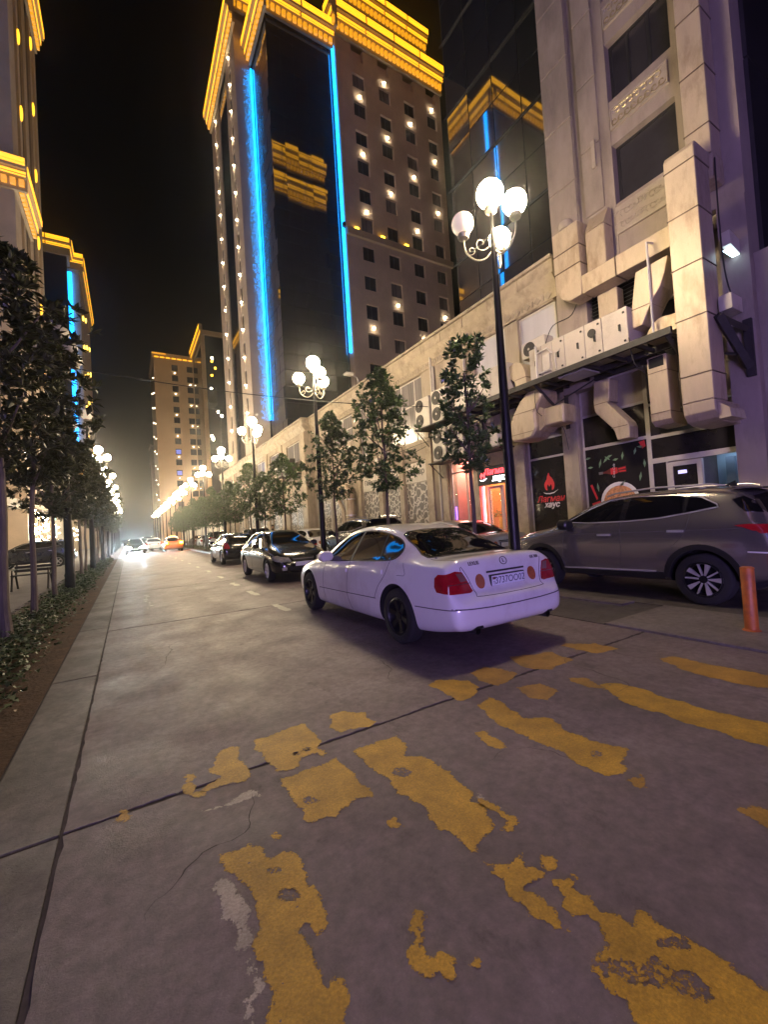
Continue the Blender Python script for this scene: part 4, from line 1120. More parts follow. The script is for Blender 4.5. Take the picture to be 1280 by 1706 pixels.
# platform
pf = thing('steel_platform', (10.2, 7.4, 4.9), 'dark steel bracketed platform carrying the air handling units along the facade', 'platform')
p = MB(); p.box(9.5, 9.58, 4.1, 11.1, 4.90, 5.04); p.box(10.35, 10.43, 4.1, 11.1, 4.90, 5.04); p.box(10.9, 10.97, 4.1, 11.1, 4.90, 5.04)
y = 4.2
while y < 11.1:
    p.box(9.582, 10.348, y, y + 0.06, 4.92, 5.0); p.box(10.432, 10.898, y, y + 0.06, 4.92, 5.0); y += 0.62
p.build('beam_frame', M['steel'], pf)
for yb in (7.48, 4.2, 10.9):
    q = MB(); q.tube([(9.56, yb, 4.9), (10.93, yb, 4.02)], 0.05, 4); q.box(10.86, 10.93, yb - 0.06, yb + 0.06, 3.8, 4.9); q.build('bracket', M['steel'], pf)
q = MB(); q.tube([(9.9, 7.2, 4.3), (10.5, 6.2, 4.86)], 0.018, 4); q.build('stay', M['steel'], pf)
MB().box(9.62, 10.3, 6.1, 6.8, 4.86, 4.895).build('deck_plate', M['rim_silver'], pf)
br = thing('steel_bracket', (10.5, 3.3, 3.9), 'black steel wall bracket jutting from the stone pier right of the broadest duct', 'bracket')
q = MB(); q.tube([(9.85, 3.42, 5.02), (10.75, 3.3, 4.1)], 0.09, 4); q.tube([(9.85, 3.42, 5.0), (10.72, 3.28, 4.86)], 0.07, 4); q.build('strut', M['steel'], br)
MB().box(10.72, 10.795, 3.2, 3.34, 3.9, 5.05).build('wall_plate', M['steel'], br)
q = MB(); q.tube([(10.2, 3.48, 4.35), (10.75, 3.3, 4.37)], 0.02, 4); q.build('tie_bar', M['steel'], br)
bx = MB().box(10.0, 10.5, 3.24, 3.46, 5.12, 5.42).build('junction_box', M['ahu'], None, bevel=0.01)
tag(bx, 'small pale box sitting on the black wall bracket', 'box')
fl = thing('flood_lamp', (10.6, 3.35, 6.35), 'cool white lamp head on the tower beside the broadest duct', 'lamp')
MB().prism([(10.35, 6.5), (10.8, 6.42), (10.8, 6.72), (10.35, 6.78)], 'y', 3.3, 3.44).build('housing', M['ahu'], fl)
MB().box(10.33, 10.78, 3.31, 3.43, 6.405, 6.416).build('lens', emit('flood_cool', (0.62, 0.88, 1.0), 6.0), fl)

# condensers
ORD = ['topmost', 'second', 'third', 'fourth']
def condenser(y0, y1, z0, z1, label, x0=10.35, x1=10.72, fans=2, dark=False):
    u = thing('air_conditioner', ((x0 + x1) / 2, (y0 + y1) / 2, z0), label, 'air conditioner', 'outdoor condensers on the shop facade')
    MB().box(x0, x1, y0, y1, z0, z1).build('casing', M['ac_dark' if dark else 'ac_white'], u, bevel=0.02)
    fr_ = (z1 - z0) / fans * 0.42
    for i in range(fans):
        cz = z0 + (z1 - z0) * (i + 0.5) / fans; cy = y1 - fr_ - 0.06
        g = MB().lathe([(fr_, 0), (fr_, 0.015), (fr_ * 0.9, 0.02)], (x0 - 0.016, cy, cz), 20, 'x').build('fan_grille', M['ac_dark'], u)
        s = MB()
        for k in range(4): s.tube([(x0 - 0.02, cy + fr_ * 0.93 * cos(2 * pi * a / 16) * (k + 1) / 4, cz + fr_ * 0.93 * sin(2 * pi * a / 16) * (k + 1) / 4) for a in range(17)], 0.006, 4, False)
        s.build('guard_ring', M['steel'], g)
        MB().lathe([(fr_ * 0.18, 0), (fr_ * 0.16, 0.012)], (x0 - 0.034, cy, cz), 10, 'x').build('hub', M['ac_white'], g)
    return u
def shelf(y0, y1, z, label, x0=10.3, arm=0.7):
    s = thing('bracket_shelf', (10.6, (y0 + y1) / 2, z), label, 'shelf bracket', 'steel shelves under the condensers')
    q = MB(); q.box(x0 - 0.05, 10.98, y0, y1, z - 0.05, z - 0.01); q.build('shelf', M['steel'], s)
    for yy in (y0 + 0.08, y1 - 0.08):
        q = MB(); q.tube([(x0, yy, z - 0.055), (10.95, yy, z - arm)], 0.022, 4); q.tube([(10.96, yy, z - 0.055), (10.96, yy, z - arm - 0.1)], 0.025, 4); q.build('strut', M['steel'], s)
condenser(13.14, 14.08, 5.2, 6.38, 'white twin fan condenser overlapping the curtained window, upper left of its four')
condenser(12.05, 13.0, 5.2, 6.44, 'white twin fan condenser behind the near tree crown, upper right of its four')
condenser(12.28, 13.06, 3.7, 4.94, 'white twin fan condenser above the restaurant window, lower left of its four')
condenser(11.3, 12.14, 3.7, 4.94, 'white twin fan condenser half hidden by the near tree, lower right of its four')
shelf(11.8, 14.1, 5.18, 'dark steel shelf under the upper pair of white condensers')
shelf(11.2, 13.3, 3.68, 'dark steel shelf under the lower pair of white condensers', arm=0.62)
condenser(9.68, 10.5, 3.72, 4.24, 'single fan white condenser right above the yellow lit fascia over the restaurant door', fans=1)
shelf(9.5, 11.15, 3.70, 'dark steel shelf over the yellow lit fascia of the restaurant door', arm=0.3)
condenser(7.55, 8.35, 5.98, 6.46, 'grey sided small condenser standing on top of the long white unit', 10.2, 10.6, 1)
for i, (a, c) in enumerate(((28.3, 29.15), (29.25, 30.1), (30.2, 31.05))):
    condenser(a, c, 5.35, 6.35, ('dark condenser right of the three on the far bracket shelf', 'dark condenser middle of the three on the far bracket shelf', 'dark condenser left of the three on the far bracket shelf')[i], 9.75, 10.2, 1, True)
s = shelf(28.1, 31.3, 5.33, 'pale steel shelf carrying three dark condensers beyond the second tree', 9.7)
condenser(33.2, 34.1, 4.0, 5.0, 'white condenser low on the far stretch of facade, nearer of two', 10.0, 10.4, 1)
condenser(34.3, 35.2, 4.0, 5.0, 'white condenser low on the far stretch of facade, farther of two', 10.0, 10.4, 1)
# round downpipe duct by the third lattice panel
vp_ = thing('vent_pipe', (10.7, 21.5, 0.12), 'fat pale vertical vent pipe with bent head beside the far lattice panels', 'vent pipe')
MB().tube([(10.7, 21.2, 0.12), (10.7, 21.2, 3.1), (10.7, 21.32, 3.4), (10.7, 21.6, 3.55), (10.7, 22.3, 3.6)], 0.26, 14).build('pipe', M['duct'], vp_, smooth=True)
for z in (0.9, 2.0, 2.9): MB().lathe([(0.29, -0.03), (0.29, 0.03)], (10.7, 21.2, z), 14).build('collar', M['rim_silver'], vp_)
q = MB(); q.tube([(10.75, 23.0, 3.2), (10.75, 22.2, 2.3), (10.75, 22.2, 0.12)], 0.12, 10); q.build('side_branch', M['duct'], vp_, smooth=True)
pl_ = thing('roof_floodlight', (10.75, 19.6, 8.9), 'white floodlight on a short arm above the podium parapet', 'floodlight')
MB().tube([(10.9, 19.6, 8.9), (10.75, 19.6, 9.25), (10.5, 19.7, 9.4)], 0.03, 6).build('arm', M['white_frame'], pl_)
MB().box(10.1, 10.55, 19.55, 19.95, 9.38, 9.5).build('lamp_head', M['white_frame'], pl_, bevel=0.03)

# ================================================================ HOTEL TOWER AND NEIGHBOURS
def cornice(parent, axis, fixed, out, a0, a1, z0, led='yellow_led', h=2.9, dent=True, stone='hotel_trim'):
    """stepped cornice along one wall: axis 'x' runs along x at y=fixed, 'y' runs along y at x=fixed; out = +-1 outward direction"""
    def B(mb, d0, d1, l0, l1, c0, c1):
        lo, hi = sorted((fixed + out * d0, fixed + out * d1))
        if axis == 'x': mb.box(l0, l1, lo, hi, c0, c1)
        else: mb.box(lo, hi, l0, l1, c0, c1)
    st = MB()
    B(st, 0.0, 0.9, a0, a1, z0 + 0.62 * h, z0 + h); B(st, 0.0, 0.6, a0, a1, z0 + 0.40 * h, z0 + 0.62 * h); B(st, 0, 0.25, a0, a1, z0, z0 + 0.40 * h)
    c = st.build('cornice', M[stone], parent)
    ld = MB()
    ns = max(1, round((a1 - a0) / 3.6)); sl_ = (a1 - a0) / ns
    for i in range(ns):
        p0, p1 = a0 + i * sl_ + (0.10 if i else 0), a0 + (i + 1) * sl_ - (0.10 if i < ns - 1 else 0)
        B(ld, 0.905, 0.96, p0, p1, z0 + 0.72 * h, z0 + 0.79 * h); B(ld, 0.905, 0.96, p0, p1, z0 + 0.82 * h, z0 + 0.97 * h)
        B(ld, 0.605, 0.66, p0, p1, z0 + 0.50 * h, z0 + 0.57 * h); B(ld, 0.605, 0.64, p0, p1, z0 + 0.41 * h, z0 + 0.455 * h)
    ld.build('light_strip', M[led], c)
    if dent:
        dm = MB(); n = max(2, int((a1 - a0) / 0.55)); s = (a1 - a0) / n
        for i in range(n): B(dm, 0.255, 0.5, a0 + i * s + 0.1 * s, a0 + i * s + 0.72 * s, z0 + 0.12 * h, z0 + 0.34 * h)
        dm.build('dentils', M['yellow_glow_soft'], c)  # strip light falling on the dentils put in as a soft glow
    return c

hot = thing('hotel_tower', (24, 45, 8.9), 'tall beige tower outlined in yellow cornices with two blue light strips', 'tower')
ZB, ZT = 8.75, 54.0
HF = 3.225
w = MB()
RY = 38.7
cols = [(22.92, 24.42), (26.3, 27.8), (29.75, 31.27), (33.15, 34.58)]
tops = [50.94 - HF * k for k in range(-1, 13)]
w.box(21.0, 35.4, RY + 0.5, 58, ZB, ZT)
edges_ = [21.0] + [c for q in cols for c in q] + [35.4]
for i in range(0, len(edges_), 2): w.box(edges_[i], edges_[i + 1], RY, RY + 0.49, ZB, ZT)
for (a, c) in cols:
    zz = [ZT] + [c2 for t_ in tops for c2 in (t_, t_ - 1.62)] + [ZB]
    for i in range(0, len(zz) - 1, 2):
        if zz[i] - zz[i + 1] > 0.01: w.box(a, c, RY + 0.02, RY + 0.48, zz[i + 1], zz[i])
w.build('wall', M['hotel'], hot)
wn = shape('window', MB().mat(0).box(-0.75, 0.75, -0.02, 0.02, 0, 1.62).mat(1).box(-0.04, 0.04, -0.05, -0.021, 0, 1.62).box(-0.75, -0.69, -0.05, -0.021, 0, 1.62).box(0.69, 0.75, -0.05, -0.021, 0, 1.62), [M['win_glass'], M['mullion']])
wn2 = wn.copy(); wn2.materials[0] = M['pale_pane']
sm = MB().ball((0, 0, 0), 0.078, 8, 6); star = shape('wall_light', sm, M['star']); star_far = shape('wall_light_far', sm, M['star_far'])
rr = random.Random(2)
for ci, (a, c) in enumerate(cols):
    for k, t_ in enumerate(tops):
        if t_ > ZT: continue
        put(wn if rr.random() < 0.72 else wn2, 'window', hot, ((a + c) / 2, RY + 0.3, t_ - 1.62), (rr.uniform(-0.012, 0.012), 0, rr.uniform(-0.02, 0.02)))
for ci, (a, c) in enumerate(cols):
    z = 48.35 if ci % 2 == 0 else 51.6
    while z > 12:
        if not 27 < z < 33.5 or (ci % 2 and z < 30): put(star, 'wall_light', hot, ((a + c) / 2, RY - 0.1, z))
        z -= 2 * HF
# belt with uplights
MB().box(21.0, 35.5, RY - 0.35, RY - 0.002, 32.2, 32.9).build('belt_course', M['hotel_trim'], hot)
for x in (22.2, 25.45, 28.65): MB().box(x - 0.22, x + 0.22, RY - 0.3, RY - 0.12, 32.91, 33.15).build('uplight', M['yellow_lamp'], hot)
MB().box(33.5, 33.9, RY - 0.35, RY - 0.01, 24.6, 25.0).build('condenser_box', M['ac_white'], hot)
cornice(hot, 'x', RY, -1, 21.0, 35.5, 54.1, h=3.1)
cornice(hot, 'y', 21.0, -1, RY - 0.9, 39.2, 54.1, h=3.1)
up = MB().box(22.5, 35.0, RY + 1.8, 56, 57.1, 63.5).build('attic_wall', M['hotel'], hot)
for k in range(4): MB().box(23.6 + 3.0 * k, 24.9 + 3.0 * k, RY + 1.76, RY + 1.797, 58.0, 60.2).build('attic_window', M['win_glass'], hot)
cornice(hot, 'x', RY + 1.8, -1, 22.3, 35.0, 60.9, h=2.6)
# blue strips at both corners of the glass bay
MB().box(20.72, 20.95, 38.96, 39.14, 19.6, 53.0).build('light_strip', M['blue_led'], hot)
MB().box(20.72, 21.0, 38.7, 38.99, 33.0, 33.5).build('strip_bracket', M['mullion'], hot)
MB().box(13.38, 13.54, 44.30, 44.46, 13.2, 51.8).build('light_strip', M['blue_led'], hot)
nt_ = MB(); r = random.Random(4)
for i in range(5, 16):
    for k in range(276):
        if r.random() < 0.25 + 0.06 * (15 - i): continue
        x_, z_ = 12.25 + 0.07 * i + r.uniform(-.012, .012), 13.2 + 0.14 * k
        nt_.quad((x_, 44.58, z_), (x_ + 0.03, 44.58, z_), (x_ + 0.03, 44.58, z_ + 0.04), (x_, 44.58, z_ + 0.04))
tag(nt_.build('light_net', M['blue_led'], hot), kind='stuff')
# glass bay
w = MB(); w.box(13.75, 20.95, 39.55, 58, ZB, 53.0); w.build('bay_core', M['dark_wall'], hot)
gp = shape('pane', MB().box(-0.69, 0.69, -0.02, 0.02, -0.79, 0.79), M['tower_glass'])
for i in range(5):
    for k in range(27):
        put(gp, 'pane', hot, (14.3 + 1.4 * i, 39.4, 9.7 + 1.62 * k), (rr.gauss(0, 0.0035), 0, rr.gauss(0, 0.005)))
for i in range(4):
    for k in range(27):
        put(gp, 'pane', hot, (13.62, 40.0 + 1.4 * i - 0.05, 9.7 + 1.62 * k), (rr.gauss(0, 0.008), 0, pi / 2 + rr.gauss(0, 0.010)))
cornice(hot, 'x', 39.2, -1, 13.5, 20.9, 52.6, h=2.6)
cornice(hot, 'y', 13.5, -1, 38.3, 44.5, 52.2, h=2.6)
# wall left of the bay and the flank along the road
w = MB()
w.box(12.0, 13.5, 44.62, 58, ZB, 57)
LY = [(46.5, 47.5), (48.9, 53.6), (54.8, 55.8)]
w.build('wall', M['hotel'], hot)
p = MB(); prev = 44.62
for (a, c) in LY + [(58.0, 58.0)]:
    p.box(11.8, 11.998, prev, a, ZB, 57); prev = c
p.build('flank_pier', M['hotel'], hot)
spn = shape('spandrel', MB().box(-0.074, 0.074, -0.5, 0.5, 0, 1.45), M['hotel'])
for (a, c) in (LY[0], LY[2]):
    z = 10.0
    while z < 56: put(spn, 'spandrel', hot, (11.924, (a + c) / 2, z)); z += 3.1
MB().box(11.93, 11.99, 48.92, 53.58, 10, 56.5).build('glass_strip', M['tower_glass'], hot)
nw = shape('narrow_window', MB().box(-0.02, 0.02, -0.49, 0.49, 0, 1.64), M['win_glass'])
for (a, c) in (LY[0], LY[2]):
    z = 11.45
    while z < 55:
        put(nw, 'window', hot, (11.95, (a + c) / 2, z)); z += 3.1
z = 54.76
while z > 14: put(star, 'wall_light', hot, (11.72, 47.0, z)); z -= 3.1
z = 54.6
while z > 14: put(star, 'wall_light', hot, (11.72, 55.3, z)); z -= 3.1
cornice(hot, 'y', 11.8, -1, 43.7, 58.2, 55.4, h=2.6)
cornice(hot, 'x', 44.62, -1, 11.0, 14.2, 57.8, h=2.4)
MB().box(12.2, 14.0, 46, 57, 57.1, 61).build('attic_wall', M['hotel'], hot)

# cornice of the stone tower itself, seen again in the hotel's glass
cornice(tw, 'y', 11.3, -1, 3.0, 17.6, 54.5, h=3.4)
# glazed tower behind the podium, right of the hotel
gt = thing('glass_tower', (22, 12.5, 8.9), 'dark glass curtain wall tower behind the near lamp, between hotel and stone tower', 'tower')
MB().box(16.35, 30, 7.5, 17.4, 8.75, 58).build('core', M['dark_wall'], gt)
gq = shape('pane', MB().box(-0.02, 0.02, -0.79, 0.79, -1.02, 1.02), M['tower_glass'])
for i in range(6):
    for k in range(22):
        put(gq, 'pane', gt, (16.2, 8.2 + 1.64 * i, 10.2 + 2.1 * k), (0, rr.gauss(0, 0.005), rr.gauss(0, 0.007)))
for k in range(8): MB().box(16.1, 16.17, 7.4, 17.4, 11.22 + 4.2 * k, 11.28 + 4.2 * k).build('ledge', M['mullion'], gt)
cornice(gt, 'y', 16.2, -1, 3.2, 17.6, 55.0, h=3.4)
cornice(gt, 'x', 17.4, 1, 15.4, 30, 52.6, h=3.4)
cornice(gt, 'x', 17.4, 1, 15.4, 30, 57.4, h=3.0)

# far hotel, end of the right side
fh = thing('far_hotel', (16, 150, 0), 'distant beige hotel with yellow roofline at the end of the street', 'hotel')
MB().box(8.8, 23.4, 145, 165, 0, 56.5).build('wall', M['hotel_far'], fh)
MB().box(10.2, 12.4, 144.75, 144.99, 0, 56.4).build('pilaster', M['hotel_far'], fh); MB().box(15.9, 16.8, 144.75, 144.99, 0, 56.4).build('pilaster', M['hotel_far'], fh)
wf = shape('window', MB().mat(0).box(-0.85, 0.85, -0.05, 0.05, 0, 1.8).mat(1).box(-0.04, 0.04, -0.09, -0.051, 0, 1.8), [M['win_glass'], M['mullion']])
M['blue_win'] = emit('blue_lit_window', (0.03, 0.14, 0.9), 0.9)
for ci, x in enumerate((14.55, 18.85, 21.9)):
    for k in range(16):
        z = 53.2 - 3.3 * k
        o = put(wf, 'window', fh, (x, 144.93, z), None)
        if ci == 0 and k in (8, 10, 12):
            MB().box(x - 0.7, x + 0.7, 144.80, 144.83, z + 0.25, z + 1.5).build('lit_pane', M['blue_win'], fh)
        if (k + ci) % 2 == 0 and k < 15: put(star_far, 'wall_light', fh, (x, 144.7, z - 0.75), None)
for k in range(17):
    put(star_far, 'wall_light', fh, (8.55, 145.8 + (k % 2) * 9, 50.5 - 2.35 * k))
MB().box(8.3, 23.6, 144.4, 165, 56.5, 58.2).build('parapet', M['hotel_far'], fh)
p = MB()
for k in range(9): p.box(9.0 + k * 1.6, 10.1 + k * 1.6, 144.3, 144.39, 56.6, 57.0)
p.build('light_strip', M['yellow_led'], fh)
MB().box(8.4, 12.2, 144.2, 144.39, 57.7, 58.1).build('light_strip', M['yellow_glow_soft'], fh)
MB().box(15, 15.1, 150, 150.1, 58.2, 61.5).build('mast', M['mullion'], fh)
ft = thing('far_glass_block', (23, 132, 0), 'dark distant glass block with a slanting yellow roof edge beside the far hotel', 'tower')
MB().box(19.6, 30, 122.5, 142, 0, 57).build('core', M['tower_glass'], ft)
cornice(ft, 'y', 19.6, -1, 122, 142, 55.0, h=4.0, dent=False)
MB().box(19.2, 30, 121.9, 122.45, 56.2, 57.4).build('parapet', M['hotel_far'], ft)
MB().box(19.0, 20.0, 121.6, 122.4, 0, 55.8).build('corner_pier', M['hotel_far'], ft)
r = random.Random(8)
for k in range(12):
    y_, z_ = r.uniform(20.4, 25), r.uniform(20, 50)
    MB().box(y_, y_ + 0.5, 122.35, 122.44, z_, z_ + 0.5).build('lit_window', M['star_far'] if k % 3 else M['yellow_lamp'], ft)
fd = thing('dim_tower', (10, 260, 0), 'dim unlit tower far down the street left of the far hotel', 'tower')
MB().box(12.2, 30, 260, 275, 0, 52).build('wall', M['hotel'], fd)
MB().box(12.0, 12.19, 262, 270, 3, 50).build('glass_strip', M['win_glass'], fd)
# floodlights on the low roof that wash the far hotel
for k, x in enumerate((12.6, 15.2, 17.6)):
    fq = thing('roof_floodlight', (x, 116.5, 5.2), ('roof floodlight facing the far hotel, nearest the road', 'roof floodlight facing the far hotel, middle one', 'roof floodlight facing the far hotel, farthest from the road')[k], 'floodlight', 'floodlights on the low shop roof')
    MB().box(x - 0.8, x + 0.8, 116.2, 116.6, 5.25, 6.3).build('housing', M['mullion'], fq)
    MB().box(x - 0.75, x + 0.75, 116.605, 116.63, 5.3, 6.25).build('lens', emit('flood_warm_%d' % k, (1.0, 0.70, 0.40), 480.0), fq)
# low row closing the right side of the street beyond the podium
lr = thing('low_shop_row', (12, 90, 0), 'low pale shop row continuing down the right side beyond the podium', 'building')
MB().box(11.4, 18, 57.5, 118, 0, 5.2).build('wall', M['stone'], lr)
p = MB()
for k in range(14): p.box(11.33, 11.395, 58.5 + k * 4.2, 61.6 + k * 4.2, 0.3, 3.2)
p.build('shop_windows', emit('far_shop_glow', (1.0, 0.8, 0.5), 0.5), lr)
# ---------------------------------------------------------------- left side
lt = thing('left_tower', (-14, 52, 0), 'dark tower at the left edge with yellow lamps in columns and lit cornices', 'tower')
MB().box(-26, -7.1, 44, 58.5, 0, 64).build('wall', M['hotel'], lt)
for (a, c) in ((44.0, 46.3), (47.6, 48.6), (50.5, 52.2), (54.6, 55.6), (57.2, 58.4)):
    MB().box(-7.098, -6.85, a, c, 0, 64).build('pier', M['hotel'], lt)
MB().box(-7.098, -7.02, 48.7, 50.4, 4, 60).build('glass_strip', M['win_glass'], lt); MB().box(-7.098, -7.02, 52.3, 54.5, 4, 60).build('glass_strip', M['win_glass'], lt)
yl = shape('uplight', MB().ball((0, 0, 0), 0.5, 8, 6, (0.25, 0.5, 1.5)), emit('uplight_left', (1.0, 0.50, 0.02), 2.6))
for k in range(8):
    put(yl, 'uplight', lt, (-6.78, 48.0, 33.5 + 7.2 * k - 14.4)); put(yl, 'uplight', lt, (-6.78, 55.1, 18.6 + 7.2 * k))
cornice(lt, 'y', -6.9, 1, 44.0, 51.0, 30.6, h=2.4); cornice(lt, 'x', 44.0, -1, -26, -6.0, 30.6, h=2.4)
cornice(lt, 'y', -6.9, 1, 50.4, 58.6, 57.0, h=3.0)
MB().box(-24, -8.6, 35.6, 43.8, 0, 56).build('wing_wall', M['hotel'], lt)
cornice(lt, 'x', 35.6, -1, -24, -7.7, 52.8, h=3.0); cornice(lt, 'y', -8.6, 1, 34.8, 43.8, 52.8, h=3.0)
MB().box(-8.75, -8.45, 35.2, 35.5, 14, 52).build('light_strip', M['blue_led'], lt)
lf = thing('far_left_tower', (-9, 112, 0), 'far dark tower on the left with yellow outlined roof and one blue strip', 'tower')
MB().box(-26, -8.0, 98.5, 131, 0, 58.5).build('glass_body', M['tower_glass'], lf)
MB().box(-8.0, -6.4, 102.5, 131, 0, 58).build('wall', M['hotel'], lf)
cornice(lf, 'x', 98.5, -1, -26, -7.4, 56.5, h=3.2, dent=False); cornice(lf, 'y', -8.0, 1, 98, 102.4, 56.5, h=3.2, dent=False)
cornice(lf, 'x', 102.5, -1, -8.0, -5.6, 56.2, h=3.2, dent=False); cornice(lf, 'y', -6.4, 1, 102, 131, 55.8, h=3.2, dent=False)
MB().box(-8.0, -7.6, 102.1, 102.45, 16, 55.5).build('light_strip', M['blue_led'], lf)
MB().box(-8.0, -6.5, 101.9, 102.1, 14.5, 15.8).build('light_strip', M['yellow_led'], lf)
yf = shape('uplight', MB().ball((0, 0, 0), 0.42, 6, 4, (0.4, 0.8, 1.5)), emit('uplight_far', (1.0, 0.62, 0.08), 5.0))
for k in range(13):
    for j, yy in enumerate((106, 114, 123)):
        if (k + j) % 2: put(yf, 'uplight', lf, (-6.2, yy, 14 + 3.1 * k))
lp = thing('left_shop_row', (-12, 80, 0), 'low dark shop row behind the left trees with strings of small warm lights', 'building')
MB().box(-18, -9.0, 24, 43.5, 0, 9).build('wall', M['dark_wall'], lp)
MB().box(-16, -7.4, 59, 97, 0, 9).build('wall', M['stone'], lp)
for k in range(9): MB().box(-8.998, -8.7, 24.5 + 2.1 * k, 24.9 + 2.1 * k, 0, 4.4).build('column', M['stone'], lp)
MB().box(-8.6, -7.0, 33, 43, 4.3, 5.0).build('canopy', M['stone_trim'], lp)
sl = shape('string_light', MB().ball((0, 0, 0), 0.055, 6, 4), M['star'])
for k in range(46):
    put(sl, 'string_light', lp, (-8.6, 24.7 + 2.1 * rr.randint(0, 8) + rr.uniform(-0.2, 0.2), rr.uniform(1.4, 4.2)))
for k in range(30):
    put(sl, 'string_light', lp, (-7.3, rr.uniform(59, 90), rr.uniform(1.5, 4.5)))
for k in range(64):
    put(sl, 'string_light', lt, (-6.62, rr.choice([44.6, 45.9, 47.2, 48.5, 49.8, 51.1, 52.4]) + rr.gauss(0, 0.08), rr.uniform(1.2, 4.4)))
for k in range(7): MB().box(-6.84, -6.7, 44.45 + 1.3 * k, 44.75 + 1.3 * k, 0, 4.5).build('slim_column', M['stone_trim'], lt)
MB().box(-7.0, -5.6, 44.2, 58.4, 4.7, 5.2).build('canopy', M['stone_trim'], lt)
MB().box(-7.0, -6.84, 58.9, 59.9, 4.1, 5.0).build('pharmacy_sign', emit('green_sign', (0.02, 0.9, 0.45), 1.6), lp)
MB().box(-7.0, -6.84, 58.7, 60.2, 2.2, 3.4).build('lit_notice', emit('cyan_sign', (0.5, 0.85, 1.0), 1.3), lp)
# tower across the way behind the viewer's left: same yellow roof as its twins, violet strip added for its light
bt = thing('near_left_tower', (-14, -14, 0), 'unseen beige twin tower behind the viewer with added violet light panels', 'tower')
MB().box(-26, -8.0, -26, -8, 0, 57).build('wall', M['hotel'], bt)
for k in range(8):
    MB().box(-7.99, -7.9, -25 + 2.2 * k, -23.8 + 2.2 * k, 6, 54).build('glass_strip', M['win_glass'], bt)
cornice(bt, 'y', -8.0, 1, -26.4, -7.2, 55, h=3.0); cornice(bt, 'x', -8.0, 1, -26, -7.1, 55, h=3.0)
MB().box(-8.0, -7.5, -7.9, -7.5, 5, 54).build('light_strip', M['violet_soft'], bt)
MB().box(-12.0, -5.6, -13.9, -6.6, 0.03, 4.6).build('panel_block', M['stone'], bt)  # added block that carries the violet panels
for k in range(3): MB().box(-5.595, -5.54, -13.4 + 2.25 * k, -11.45 + 2.25 * k, 0.6, 2.9).build('violet_light_panel', M['violet_fill'], bt)  # added glowing panels, out of view, that throw violet light on the cars
MB().box(-5.59, -5.3, -13.9, -6.6, 3.2, 3.5).build('canopy', M['stone_trim'], bt)
# cables and small fittings on the shop facade
wc = thing('facade_cable', (10.8, 17, 4.5), 'loose dark cables sagging along the podium wall above the shop panels', 'cable')
for (ya, yb, z, s_) in ((14.2, 20.8, 4.55, 0.22), (20.8, 26.9, 4.6, 0.3), (14.0, 26.9, 4.75, 0.12), (9.2, 13.4, 4.95, 0.08)):
    MB().tube([(10.88, ya + (yb - ya) * i / 16, z - s_ * (1 - (2 * i / 16 - 1) ** 2)) for i in range(17)], 0.014, 5).build('wire', M['cable'], wc)
for i, (y, z) in enumerate(((17.2, 4.5), (18.2, 4.35), (9.4, 4.5))):
    tag(MB().box(10.78, 10.9, y - 0.14, y + 0.14, z, z + 0.36).build('meter_box', M['ac_white'], None, bevel=0.01), ('small white meter box on the pier left of the near lattice panel', 'small white meter box on the pier between far lattice panels', 'small white meter box on the pier left of the black emblem window')[i], 'meter box')
for (pts, rr_) in (([(9.62, 7.1, 5.9), (9.7, 6.9, 6.3), (10.4, 6.8, 6.7), (10.78, 6.75, 7.4)], 0.012), ([(9.6, 7.5, 4.9), (9.75, 7.6, 4.2), (10.6, 7.5, 3.9), (10.85, 7.5, 3.2)], 0.011), ([(9.66, 5.0, 5.2), (9.72, 4.95, 4.6), (10.2, 4.9, 4.4), (10.9, 5.3, 4.6)], 0.011), ([(10.3, 3.42, 8.3), (10.2, 3.40, 7.0), (10.3, 3.41, 6.0), (10.5, 3.38, 5.4)], 0.014)):
    MB().tube(smooth_poly(pts, 5, False), rr_, 5).build('wire', M['cable'], wc)
# ================================================================ VEHICLES (local: x across, y forward from the rear bumper, z up)
def ring(st):
    y, w, zb, zbelt, wr, zr = st[:6]
    rd = st[6] if len(st) > 6 else 0.05
    zm = zb + (zbelt - zb) * 0.52
    S_ = Vector((w - 0.045, zbelt)); R_ = Vector((wr, zr - rd))
    P = [(0, zb), (w - 0.16, zb), (w - 0.05, zb + 0.03), (w - 0.008, zb + (zm - zb) * 0.45), (w, zm), (w - 0.006, zm + (zbelt - zm) * 0.62), (S_.x, S_.y)]
    P.append(tuple(S_.lerp(R_, 0.14) if zr - zbelt > 0.2 else S_.lerp(R_, 0.3)))
    P.append(tuple(S_.lerp(R_, 0.82)))
    P += [(wr - 0.05, zr - rd * 0.42), (wr * 0.55, zr - rd * 0.08), (0, zr)]
    return y, P

